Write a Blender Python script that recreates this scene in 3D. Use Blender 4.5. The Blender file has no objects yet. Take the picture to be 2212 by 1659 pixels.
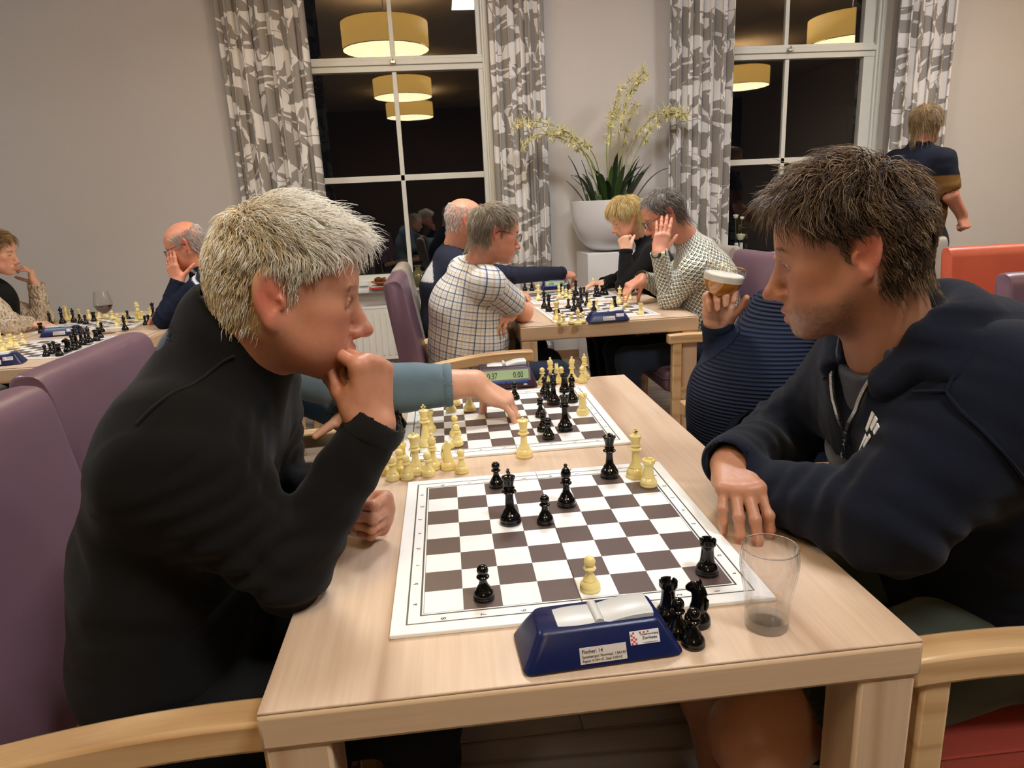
import bpy, math, random
import numpy as np
from mathutils import Vector, Matrix

# ------------------------------------------------------------------ camera
IMG_W, IMG_H = 2212, 1659
FOC = 1474.6
YAW, PITCH, ROLL = -0.0903556, -0.2535070, 0.0494472
T = 0.74                       # table-top height
ZB = T + 0.006                 # top of a folding chess board
CAM = np.array([0.0, 0.0, 0.537346 + ZB])


def _rot(yaw, pitch, roll):
    c, s = math.cos(yaw), math.sin(yaw)
    Rz = np.array([[c, -s, 0], [s, c, 0], [0, 0, 1]])
    c, s = math.cos(pitch), math.sin(pitch)
    Rx = np.array([[1, 0, 0], [0, c, -s], [0, s, c]])
    c, s = math.cos(roll), math.sin(roll)
    Ry = np.array([[c, 0, s], [0, 1, 0], [-s, 0, c]])
    return Rz @ Rx @ Ry


RC = _rot(YAW, PITCH, ROLL)


def ray(u, v):
    return RC @ np.array([(u - IMG_W / 2) / FOC, 1, -(v - IMG_H / 2) / FOC])


def at(u, v, y):
    """survey helper: the point of the room at depth y that the photo shows at (u, v)"""
    d = ray(u, v)
    return CAM + d * (y / d[1])


def on(u, v, z=T):
    """survey helper: the point at height z that the photo shows at (u, v)"""
    d = ray(u, v)
    return CAM + d * ((z - CAM[2]) / d[2])


scene = bpy.context.scene
col = scene.collection
cd = bpy.data.cameras.new('camera')
cam = bpy.data.objects.new('camera', cd)
col.objects.link(cam)
cd.sensor_fit = 'HORIZONTAL'
cd.sensor_width = 36.0
cd.lens = 36.0 * FOC / IMG_W
cd.clip_start = 0.05
M = Matrix.Identity(4)
for i in range(3):
    M[i][0] = RC[i, 0]
    M[i][1] = RC[i, 2]
    M[i][2] = -RC[i, 1]
    M[i][3] = CAM[i]
cam.matrix_world = M
scene.camera = cam

# ------------------------------------------------------------------ world (night outside) and exposure
w = bpy.data.worlds.new('night')
scene.world = w
w.use_nodes = True
w.node_tree.nodes['Background'].inputs[0].default_value = (0.012, 0.013, 0.018, 1)
w.node_tree.nodes['Background'].inputs[1].default_value = 0.15
vs = scene.view_settings
vs.view_transform = 'Standard'
vs.look = 'None'
vs.gamma = 1.0
vs.use_curve_mapping = False
vs.exposure = 0.08
LAMP_GLOW, SHADE_GLOW, PANEL_GLOW = 8.5, 2.3, 56.0
CEIL = 3.62

cy_ = scene.cycles
cy_.max_bounces = 6
cy_.diffuse_bounces = 3
cy_.glossy_bounces = 2
cy_.transmission_bounces = 6
cy_.transparent_max_bounces = 12
cy_.caustics_reflective = False
cy_.caustics_refractive = False
cy_.use_light_tree = False
cy_.use_adaptive_sampling = True
cy_.adaptive_threshold = 0.025

# ------------------------------------------------------------------ small tools
def lin(r, g=None, b=None):
    if g is None:
        r, g, b = r
    f = lambda c: (c / 255 / 12.92) if c / 255 <= 0.04045 else ((c / 255 + 0.055) / 1.055) ** 2.4
    return (f(r), f(g), f(b), 1.0)


class NT:
    """little helper around a material node tree"""

    def __init__(self, name):
        self.m = bpy.data.materials.new(name)
        self.m.use_nodes = True
        self.t = self.m.node_tree
        self.bsdf = self.t.nodes['Principled BSDF']

    def n(self, typ, **kw):
        nd = self.t.nodes.new(typ)
        for k, v in kw.items():
            if k.startswith('i_'):
                key = k[2:]
                key = int(key) if key.isdigit() else key.replace('_', ' ')
                nd.inputs[key].default_value = v
            else:
                setattr(nd, k, v)
        return nd

    def l(self, a, b):
        self.t.links.new(a, b)

    def math(self, op, a, b=None, clamp=False):
        nd = self.t.nodes.new('ShaderNodeMath')
        nd.operation = op
        nd.use_clamp = clamp
        for i, x in enumerate((a, b)):
            if x is None:
                continue
            if isinstance(x, (int, float)):
                nd.inputs[i].default_value = x
            else:
                self.l(x, nd.inputs[i])
        return nd.outputs[0]

    def mix(self, fac, a, b, blend='MIX'):
        nd = self.t.nodes.new('ShaderNodeMix')
        nd.data_type = 'RGBA'
        nd.blend_type = blend
        for key, x in ((0, fac), (6, a), (7, b)):
            if isinstance(x, (int, float)):
                nd.inputs[key].default_value = x
            elif isinstance(x, tuple):
                nd.inputs[key].default_value = x
            else:
                self.l(x, nd.inputs[key])
        return nd.outputs[2]

    def set(self, color=None, rough=None, **kw):
        if color is not None:
            if isinstance(color, tuple):
                self.bsdf.inputs['Base Color'].default_value = color
            else:
                self.l(color, self.bsdf.inputs['Base Color'])
        if rough is not None:
            if isinstance(rough, (int, float)):
                self.bsdf.inputs['Roughness'].default_value = rough
            else:
                self.l(rough, self.bsdf.inputs['Roughness'])
        for k, v in kw.items():
            self.bsdf.inputs[k.replace('_', ' ')].default_value = v
        return self.m

    def bump(self, height, strength=0.3, dist=0.01):
        b = self.n('ShaderNodeBump')
        b.inputs['Strength'].default_value = strength
        b.inputs['Distance'].default_value = dist
        self.l(height, b.inputs['Height'])
        self.l(b.outputs[0], self.bsdf.inputs['Normal'])


def simple(name, rgb, rough=0.5, noise=0.0, nscale=30.0, bump=0.0, bscale=300.0, **kw):
    t = NT(name)
    c = lin(rgb)
    tc = t.n('ShaderNodeTexCoord')
    if noise:
        nz = t.n('ShaderNodeTexNoise')
        nz.inputs['Scale'].default_value = nscale
        nz.inputs['Detail'].default_value = 4
        t.l(tc.outputs['Object'], nz.inputs['Vector'])
        a = tuple(x * (1 - noise) for x in c[:3]) + (1,)
        b = tuple(min(1, x * (1 + noise)) for x in c[:3]) + (1,)
        t.set(t.mix(nz.outputs[0], a, b), rough)
    else:
        t.set(c, rough)
    if bump:
        nb = t.n('ShaderNodeTexNoise')
        nb.inputs['Scale'].default_value = bscale
        nb.inputs['Detail'].default_value = 3
        t.l(tc.outputs['Object'], nb.inputs['Vector'])
        t.bump(nb.outputs[0], bump, 0.004)
    for k, v in kw.items():
        t.bsdf.inputs[k.replace('_', ' ')].default_value = v
    return t.m


def tag(o, label=None, cat=None, group=None, kind=None):
    if label:
        o['label'] = label
    if cat:
        o['category'] = cat
    if group:
        o['group'] = group
    if kind:
        o['kind'] = kind
    return o


def empty(name, loc=(0, 0, 0), rz=0.0, label=None, cat=None, group=None):
    o = bpy.data.objects.new(name, None)
    o.empty_display_size = 0.1
    col.objects.link(o)
    o.location = loc
    o.rotation_euler = (0, 0, rz)
    return tag(o, label, cat, group)


def mesh_obj(name, verts, faces, mat=None, parent=None, smooth=False, world=False):
    """link one mesh object; with world=True the vertices are in room coordinates although it has a parent"""
    me = bpy.data.meshes.new(name)
    if isinstance(verts, np.ndarray):
        verts = verts.astype(float)
        if world and parent is not None:
            verts = verts - np.array(parent.location)
        nv = len(verts)
        fa = np.asarray(faces, dtype=np.int32) if not isinstance(faces, list) else None
        if fa is not None and fa.ndim == 2:
            k = fa.shape[1]
            me.vertices.add(nv)
            me.vertices.foreach_set('co', verts.ravel())
            me.loops.add(fa.size)
            me.loops.foreach_set('vertex_index', fa.ravel())
            me.polygons.add(len(fa))
            me.polygons.foreach_set('loop_start', np.arange(0, fa.size, k, dtype=np.int32))
            me.update(calc_edges=True)
        else:
            me.from_pydata(verts.tolist(), [], faces)
    else:
        if world and parent is not None:
            L = parent.location
            verts = [(v[0] - L[0], v[1] - L[1], v[2] - L[2]) for v in verts]
        me.from_pydata(verts, [], faces)
    if smooth:
        me.polygons.foreach_set('use_smooth', np.ones(len(me.polygons), dtype=bool))
    me.update()
    if mat:
        me.materials.append(mat)
    o = bpy.data.objects.new(name, me)
    col.objects.link(o)
    if parent is not None:
        o.parent = parent
    return o


class MB:
    """collects simple solids into ONE mesh"""

    def __init__(self):
        self.v, self.f = [], []

    def add(self, vs, fs):
        k = len(self.v)
        self.v += [tuple(map(float, p)) for p in vs]
        self.f += [tuple(i + k for i in f) for f in fs]
        return self

    def box(self, x0, x1, y0, y1, z0, z1):
        vs = [(x0, y0, z0), (x1, y0, z0), (x1, y1, z0), (x0, y1, z0), (x0, y0, z1), (x1, y0, z1), (x1, y1, z1), (x0, y1, z1)]
        return self.add(vs, [(0, 3, 2, 1), (4, 5, 6, 7), (0, 1, 5, 4), (1, 2, 6, 5), (2, 3, 7, 6), (3, 0, 4, 7)])

    def obox(self, c, ax, ay, az):
        """box with centre c and three half-axis vectors"""
        c, ax, ay, az = map(np.array, (c, ax, ay, az))
        vs = [c + sx * ax + sy * ay + sz * az for sz in (-1, 1) for sx, sy in ((-1, -1), (1, -1), (1, 1), (-1, 1))]
        return self.add(vs, [(0, 3, 2, 1), (4, 5, 6, 7), (0, 1, 5, 4), (1, 2, 6, 5), (2, 3, 7, 6), (3, 0, 4, 7)])

    def lathe(self, prof, c=(0, 0, 0), seg=24, cap=True):
        k = len(self.v)
        n = len(prof)
        for r, z in prof:
            for j in range(seg):
                a = 2 * math.pi * j / seg
                self.v.append((c[0] + r * math.cos(a), c[1] + r * math.sin(a), c[2] + z))
        for i in range(n - 1):
            for j in range(seg):
                a, b = k + i * seg + j, k + i * seg + (j + 1) % seg
                self.f.append((a, b, b + seg, a + seg))
        if cap:
            self.f.append(tuple(k + j for j in range(seg))[::-1])
            self.f.append(tuple(k + (n - 1) * seg + j for j in range(seg)))
        return self

    def tube(self, pts, r, seg=8, cap=True, flat=None):
        """round tube along pts; r a number or list; flat=(vec, factor) widens it along vec"""
        pts = [np.array(p, float) for p in pts]
        n = len(pts)
        rs = r if isinstance(r, (list, tuple, np.ndarray)) else [r] * n
        k = len(self.v)
        up = np.array([0.0, 0.0, 1.0])
        for i in range(n):
            d = pts[min(i + 1, n - 1)] - pts[max(i - 1, 0)]
            d = d / (np.linalg.norm(d) + 1e-9)
            ref = up if abs(d @ up) < 0.95 else np.array([1.0, 0, 0])
            a = np.cross(d, ref)
            a /= np.linalg.norm(a)
            b = np.cross(a, d)
            for j in range(seg):
                t = 2 * math.pi * j / seg
                off = rs[i] * (math.cos(t) * a + math.sin(t) * b)
                if flat is not None:
                    fv = np.array(flat[0], float)
                    off = off + fv * (off @ fv) * (flat[1] - 1)
                self.v.append(tuple(pts[i] + off))
        for i in range(n - 1):
            for j in range(seg):
                a, b = k + i * seg + j, k + i * seg + (j + 1) % seg
                self.f.append((a, a + seg, b + seg, b))
        if cap:
            self.f.append(tuple(k + j for j in range(seg)))
            self.f.append(tuple(k + (n - 1) * seg + j for j in range(seg))[::-1])
        return self

    def loft(self, rings, cap=True, closed=True):
        k = len(self.v)
        m = len(rings[0])
        for r in rings:
            self.v += [tuple(map(float, p)) for p in r]
        for i in range(len(rings) - 1):
            for j in range(m if closed else m - 1):
                a, b = k + i * m + j, k + i * m + (j + 1) % m
                self.f.append((a, b, b + m, a + m))
        if cap:
            self.f.append(tuple(k + j for j in range(m))[::-1])
            self.f.append(tuple(k + (len(rings) - 1) * m + j for j in range(m)))
        return self

    def build(self, name, mat=None, parent=None, smooth=False, bevel=0.0, seg=2, world=False, angle=40):
        o = mesh_obj(name, self.v, self.f, mat, parent, smooth, world)
        if bevel:
            md = o.modifiers.new('bevel', 'BEVEL')
            md.width = bevel
            md.segments = seg
            md.limit_method = 'ANGLE'
            md.angle_limit = math.radians(30)
            o.data.polygons.foreach_set('use_smooth', np.ones(len(o.data.polygons), dtype=bool))
            o.data.set_sharp_from_angle(angle=math.radians(angle))
        elif smooth:
            o.data.set_sharp_from_angle(angle=math.radians(angle))
        return o


def sharp(o, deg=40):
    o.data.set_sharp_from_angle(angle=math.radians(deg))
    return o


def copy_tree(o, parent=None):
    c = o.copy()
    col.objects.link(c)
    if parent is not None:
        c.parent = parent
    for ch in list(o.children):
        copy_tree(ch, c)
    return c


_glyphs = {}


def text_obj(name, body, size, mat, parent, loc, rot, align='LEFT', extrude=0.0001):
    """one line of lettering as a mesh"""
    key = (body, size, mat.name, align)
    if key not in _glyphs:
        cu = bpy.data.curves.new(name, 'FONT')
        cu.body = body
        cu.size = size
        cu.align_x = align
        cu.extrude = extrude
        cu.resolution_u = 2
        tmp = bpy.data.objects.new(name, cu)
        col.objects.link(tmp)
        dg = bpy.context.evaluated_depsgraph_get()
        me = bpy.data.meshes.new_from_object(tmp.evaluated_get(dg))
        me.materials.clear()
        me.materials.append(mat)
        bpy.data.objects.remove(tmp)
        bpy.data.curves.remove(cu)
        _glyphs[key] = me
    o = bpy.data.objects.new(name, _glyphs[key])
    col.objects.link(o)
    o.parent = parent
    o.location = loc
    o.rotation_euler = rot
    return o


# ------------------------------------------------------------------ materials
def wood(name, base, dark, axis='Y', scale=1.0, rough=0.42):
    t = NT(name)
    tc = t.n('ShaderNodeTexCoord')
    mp = t.n('ShaderNodeMapping')
    s = {'X': (0.9, 9, 9), 'Y': (9, 0.9, 9), 'Z': (9, 9, 0.9)}[axis]
    mp.inputs['Scale'].default_value = tuple(x * scale for x in s)
    t.l(tc.outputs['Object'], mp.inputs['Vector'])
    n1 = t.n('ShaderNodeTexNoise', i_Scale=1.6, i_Detail=5.0, i_Distortion=0.8)
    t.l(mp.outputs[0], n1.inputs['Vector'])
    wv = t.n('ShaderNodeTexWave', wave_type='RINGS', rings_direction='SPHERICAL', i_Scale=0.55, i_Distortion=7.0, i_Detail=2.0)
    t.l(mp.outputs[0], wv.inputs['Vector'])
    mp2 = t.n('ShaderNodeMapping')
    s2 = {'X': (6, 160, 160), 'Y': (160, 6, 160), 'Z': (160, 160, 6)}[axis]
    mp2.inputs['Scale'].default_value = s2
    t.l(tc.outputs['Object'], mp2.inputs['Vector'])
    n2 = t.n('ShaderNodeTexNoise', i_Scale=1.0, i_Detail=3.0)
    t.l(mp2.outputs[0], n2.inputs['Vector'])
    line = t.math('POWER', wv.outputs[1], 7.0)
    f = t.math('MULTIPLY', n1.outputs[0], 0.38)
    f = t.math('ADD', f, t.math('MULTIPLY', line, 0.62))
    f = t.math('ADD', f, t.math('MULTIPLY', t.math('SUBTRACT', n2.outputs[0], 0.5), 0.55), clamp=True)
    t.set(t.mix(f, lin(base), lin(dark)), rough)
    t.bump(n2.outputs[0], 0.04, 0.002)
    return t.m


MAT = {}
MAT['table'] = wood('pale_laminate', (222, 196, 170), (176, 142, 114), 'Y', 1.0, 0.38)
MAT['table_edge'] = wood('pale_edge_band', (220, 190, 156), (190, 152, 116), 'X', 1.0, 0.42)
MAT['leg'] = wood('pale_leg', (221, 192, 160), (193, 156, 120), 'Z', 1.0, 0.42)
MAT['beech'] = wood('beech_arm', (224, 188, 140), (190, 146, 98), 'X', 1.0, 0.35)
MAT['plank'] = wood('floor_plank', (150, 134, 120), (98, 84, 73), 'X', 0.8, 0.45)


def leather(name, rgb, rough=0.36):
    t = NT(name)
    tc = t.n('ShaderNodeTexCoord')
    v = t.n('ShaderNodeTexVoronoi', i_Scale=420.0)
    t.l(tc.outputs['Object'], v.inputs['Vector'])
    nz = t.n('ShaderNodeTexNoise', i_Scale=6.0, i_Detail=3.0)
    t.l(tc.outputs['Object'], nz.inputs['Vector'])
    c = lin(rgb)
    a = tuple(x * 0.86 for x in c[:3]) + (1,)
    b = tuple(min(1, x * 1.12) for x in c[:3]) + (1,)
    t.set(t.mix(nz.outputs[0], a, b), rough)
    t.bump(v.outputs[0], 0.08, 0.001)
    return t.m


MAT['mauve'] = leather('mauve_leather', (114, 86, 99))
MAT['red_leather'] = leather('brick_red_leather', (150, 62, 52))
MAT['orange_leather'] = leather('orange_leather', (200, 92, 66))
MAT['taupe'] = leather('taupe_leather', (165, 154, 144))
MAT['wall'] = simple('wall_paint', (207, 200, 193), 0.85, 0.03, 3.0, 0.25, 220.0)
MAT['wall_pier'] = MAT['wall']
MAT['ceiling'] = simple('ceiling_paint', (214, 208, 198), 0.9, 0.02, 2.0)
MAT['frame'] = simple('window_paint', (226, 224, 212), 0.35, 0.04, 9.0)
MAT['white_satin'] = simple('white_satin', (226, 224, 222), 0.3, 0.02, 6.0)
MAT['radiator'] = simple('radiator_enamel', (228, 224, 214), 0.3, 0.02, 8.0)
MAT['base'] = wood('oak_baseboard', (160, 122, 88), (120, 84, 56), 'X', 1.0, 0.4)
MAT['cream_plastic'] = simple('cream_plastic', (246, 226, 152), 0.2, 0.04, 40.0)
MAT['black_plastic'] = simple('black_plastic', (13, 12, 12), 0.12, 0.1, 40.0)
MAT['blue_plastic'] = simple('navy_plastic', (19, 30, 78), 0.32, 0.05, 40.0, 0.03, 900.0)
MAT['plum_plastic'] = simple('plum_plastic', (66, 46, 62), 0.3, 0.05, 40.0)
MAT['grey_plastic'] = simple('pale_grey_plastic', (206, 208, 206), 0.35, 0.02, 40.0)
MAT['button_blue'] = simple('blue_button', (52, 82, 160), 0.35, 0.03, 40.0)
MAT['rubber'] = simple('black_rubber', (18, 18, 20), 0.6, 0.05, 40.0)
MAT['ink'] = simple('ink', (46, 44, 44), 0.6, 0.02, 40.0)
MAT['red_ink'] = simple('red_ink', (196, 56, 70), 0.6, 0.02, 40.0)
MAT['paper'] = simple('sticker_paper', (214, 206, 198), 0.55, 0.03, 60.0)
MAT['white_paper'] = simple('white_sticker', (232, 230, 230), 0.5, 0.02, 60.0)
MAT['steel'] = simple('steel', (190, 190, 188), 0.25, 0.02, 40.0, Metallic=1.0)
MAT['brass'] = simple('brass', (196, 158, 84), 0.25, 0.02, 40.0, Metallic=1.0)


def glass_mat(name, rgb=(255, 255, 255), rough=0.0, ior=1.45):
    t = NT(name)
    t.set(lin(rgb), rough, Transmission_Weight=1.0, IOR=ior)
    return t.m


MAT['glass'] = glass_mat('clear_glass')
MAT['liquid'] = glass_mat('water', ior=1.33)


def pane_mat(name='window_pane', ior=1.62, rough=0.012, tint=(1, 1, 1, 1)):
    t = NT(name)
    for nd in list(t.t.nodes):
        t.t.nodes.remove(nd)
    out = t.n('ShaderNodeOutputMaterial')
    tr = t.n('ShaderNodeBsdfTransparent')
    tr.inputs[0].default_value = tint
    gl = t.n('ShaderNodeBsdfGlossy', i_Roughness=rough)
    gl.inputs['Color'].default_value = (0.95, 0.95, 0.93, 1)
    lw = t.n('ShaderNodeLayerWeight', i_Blend=0.5)
    f0 = ((ior - 1) / (ior + 1)) ** 2 * 1.35
    sch = t.math('ADD', t.math('MULTIPLY', t.math('POWER', lw.outputs['Facing'], 5.0), 1 - f0), f0)
    mx = t.n('ShaderNodeMixShader')
    t.l(sch, mx.inputs[0])
    t.l(tr.outputs[0], mx.inputs[1])
    t.l(gl.outputs[0], mx.inputs[2])
    t.l(mx.outputs[0], out.inputs['Surface'])
    return t.m


MAT['pane'] = pane_mat()
MAT['thin_glass'] = pane_mat('thin_glass', 1.5, 0.0, (0.97, 0.98, 0.97, 1))


def tumbler_mat():
    """clear drinking glass: part straight-through, part refracting, so that light reaches the table below"""
    t = NT('tumbler_glass')
    for nd in list(t.t.nodes):
        t.t.nodes.remove(nd)
    out = t.n('ShaderNodeOutputMaterial')
    tr = t.n('ShaderNodeBsdfTransparent')
    gl = t.n('ShaderNodeBsdfGlossy', i_Roughness=0.0)
    rf = t.n('ShaderNodeBsdfGlass', i_Roughness=0.0, i_IOR=1.45)
    lw = t.n('ShaderNodeLayerWeight', i_Blend=0.5)
    sch = t.math('ADD', t.math('MULTIPLY', t.math('POWER', lw.outputs['Facing'], 3.5), 0.8), 0.04)
    m1 = t.n('ShaderNodeMixShader')
    t.l(sch, m1.inputs[0])
    t.l(tr.outputs[0], m1.inputs[1])
    t.l(gl.outputs[0], m1.inputs[2])
    m2 = t.n('ShaderNodeMixShader', i_0=0.07)
    t.l(m1.outputs[0], m2.inputs[1])
    t.l(rf.outputs[0], m2.inputs[2])
    t.l(m2.outputs[0], out.inputs['Surface'])
    return t.m


MAT['tumbler'] = tumbler_mat()
MAT['thin_water'] = pane_mat('thin_water', 1.33, 0.0, (0.96, 0.97, 0.96, 1))


def glow(name, rgb, strength):
    t = NT(name)
    t.set(lin(rgb), 0.6)
    t.bsdf.inputs['Emission Color'].default_value = lin(rgb)
    t.bsdf.inputs['Emission Strength'].default_value = strength
    return t.m


MAT['lamp_glow'] = glow('lamp_diffuser', (255, 232, 184), LAMP_GLOW)
MAT['shade_glow'] = glow('lamp_shade_cloth', (255, 200, 104), SHADE_GLOW)
MAT['shade_glow'].cycles.emission_sampling = 'NONE'
MAT['panel_glow'] = glow('led_panel', (243, 247, 255), PANEL_GLOW)


def curtain_mat(name, cloth, leafc):
    t = NT(name)
    uv = t.n('ShaderNodeUVMap')
    nz = t.n('ShaderNodeTexNoise', i_Scale=6.0, i_Detail=1.5)
    t.l(uv.outputs[0], nz.inputs['Vector'])
    sub = t.n('ShaderNodeVectorMath', operation='SUBTRACT')
    t.l(nz.outputs['Color'], sub.inputs[0])
    sub.inputs[1].default_value = (0.5, 0.5, 0.5)
    sc = t.n('ShaderNodeVectorMath', operation='SCALE')
    t.l(sub.outputs[0], sc.inputs[0])
    sc.inputs['Scale'].default_value = 0.11
    ad = t.n('ShaderNodeVectorMath', operation='ADD')
    t.l(uv.outputs[0], ad.inputs[0])
    t.l(sc.outputs[0], ad.inputs[1])
    total = None
    for k, (scale, L, W, off, vein) in enumerate(((2.9, 0.20, 0.066, 0.0, 0.009), (3.3, 0.16, 0.052, 3.7, 0.008), (5.2, 0.080, 0.026, 7.1, 0.0), (6.5, 0.058, 0.018, 1.9, 0.0))):
        o = t.n('ShaderNodeVectorMath', operation='ADD')
        t.l(ad.outputs[0], o.inputs[0])
        o.inputs[1].default_value = (off, off * 1.3, 0)
        vo = t.n('ShaderNodeTexVoronoi', voronoi_dimensions='2D', i_Scale=scale)
        vo.inputs['Randomness'].default_value = 0.75
        t.l(o.outputs[0], vo.inputs['Vector'])
        lc = t.n('ShaderNodeVectorMath', operation='SUBTRACT')
        t.l(o.outputs[0], lc.inputs[0])
        t.l(vo.outputs['Position'], lc.inputs[1])
        sp = t.n('ShaderNodeSeparateColor')
        t.l(vo.outputs['Color'], sp.inputs[0])
        vr = t.n('ShaderNodeVectorRotate', rotation_type='Z_AXIS')
        t.l(lc.outputs[0], vr.inputs['Vector'])
        t.l(t.math('MULTIPLY', sp.outputs[0], 6.283), vr.inputs['Angle'])
        sx = t.n('ShaderNodeSeparateXYZ')
        t.l(vr.outputs[0], sx.inputs[0])
        q = t.math('DIVIDE', sx.outputs[0], L)
        q = t.math('SUBTRACT', 1.0, t.math('MULTIPLY', q, q))
        ay = t.math('ABSOLUTE', sx.outputs[1])
        leaf = t.math('SUBTRACT', t.math('MULTIPLY', q, W), ay)
        m = t.math('GREATER_THAN', leaf, 0.0)
        if vein:
            cut = t.math('GREATER_THAN', ay, vein)
            lim = t.math('LESS_THAN', sp.outputs[1], 0.45)
            m = t.math('MULTIPLY', m, t.math('MAXIMUM', cut, lim))
        total = m if total is None else t.math('MAXIMUM', total, m)
    n2 = t.n('ShaderNodeTexNoise', i_Scale=3.2, i_Detail=0.5)
    t.l(uv.outputs[0], n2.inputs['Vector'])
    st = t.math('LESS_THAN', t.math('ABSOLUTE', t.math('SUBTRACT', n2.outputs[0], 0.5)), 0.0045)
    total = t.math('MAXIMUM', total, st)
    t.set(t.mix(total, lin(cloth), lin(leafc)), 0.85)
    wv = t.n('ShaderNodeTexNoise', i_Scale=900.0)
    t.l(uv.outputs[0], wv.inputs['Vector'])
    t.bump(wv.outputs[0], 0.1, 0.001)
    return t.m


MAT['curtain'] = curtain_mat('leaf_print_curtain', (236, 231, 226), (158, 151, 143))

# ------------------------------------------------------------------ the room
WY = 5.70            # face of the window wall
XL, XR, YF = -5.2, 7.6, -5.6
GY = 5.86            # plane of the panes


def struct(o, label=None, cat=None):
    o['kind'] = 'structure'
    return tag(o, label, cat)


WINS = [(-1.03, 0.47, -0.275), (2.185, 3.735, 2.935)]     # opening left, opening right, mullion
SILL, HEAD = 0.70, 3.25
b = MB()
b.box(XL, WINS[0][0], WY, WY + 0.32, 0, CEIL)
b.box(WINS[0][1], WINS[1][0], WY, WY + 0.32, 0, CEIL)
b.box(WINS[1][1], XR, WY, WY + 0.32, 0, CEIL)
for a, c, m in WINS:
    b.box(a, c, WY, WY + 0.32, 0, SILL - 0.03)
    b.box(a, c, WY, WY + 0.32, HEAD, CEIL)
struct(b.build('wall_back', MAT['wall']), 'beige painted window wall at the back of the room', 'wall')
struct(MB().box(XL - 0.1, XL, YF, WY + 0.32, 0, CEIL).build('wall_left', MAT['wall']), 'beige side wall left outside the picture', 'wall')
struct(MB().box(XR, XR + 0.1, YF, WY + 0.32, 0, CEIL).build('wall_right', MAT['wall']), 'beige side wall far right', 'wall')
MAT['wall_dark'] = simple('brown_wall_paint', (96, 78, 66), 0.85, 0.05, 3.0)
struct(MB().box(XL, XR, YF - 0.1, YF, 0, CEIL).build('wall_front', MAT['wall_dark']), 'brown wall behind the photographer, seen only in the panes', 'wall')
struct(MB().box(XL, XR, YF, WY, CEIL, CEIL + 0.1).build('ceiling', MAT['ceiling']), 'pale ceiling over the room, seen only in the panes', 'ceiling')
fl = struct(MB().box(XL, XR, YF, WY, -0.06, -0.004).build('floor', simple('floor_screed', (92, 80, 70), 0.6, 0.05, 5.0)), 'grey brown plank floor under the tables', 'floor')
random.seed(5)
PW, PL = 0.19, 1.25
pm = None
row = 0
y = 0.1
while y < WY - 0.01:
    x = -2.9 - random.random() * PL
    d = min(PW, WY - y)
    while x < 3.9:
        if pm is None or d < PW:
            o = MB().box(0, PL - 0.003, 0, d - 0.003, -0.004, 0.0).build('plank', MAT['plank'], fl)
            pm = o.data if d == PW else pm
        else:
            o = bpy.data.objects.new('plank', pm)
            col.objects.link(o)
            o.parent = fl
        o.location = (x, y, 0)
        x += PL
    y += PW
struct(MB().box(WINS[0][1] + 0.35, WINS[1][0] - 0.2, WY - 0.015, WY, 0, 0.07).build('baseboard_back', MAT['base']), 'brown wooden baseboard between the windows', 'baseboard')


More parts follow.
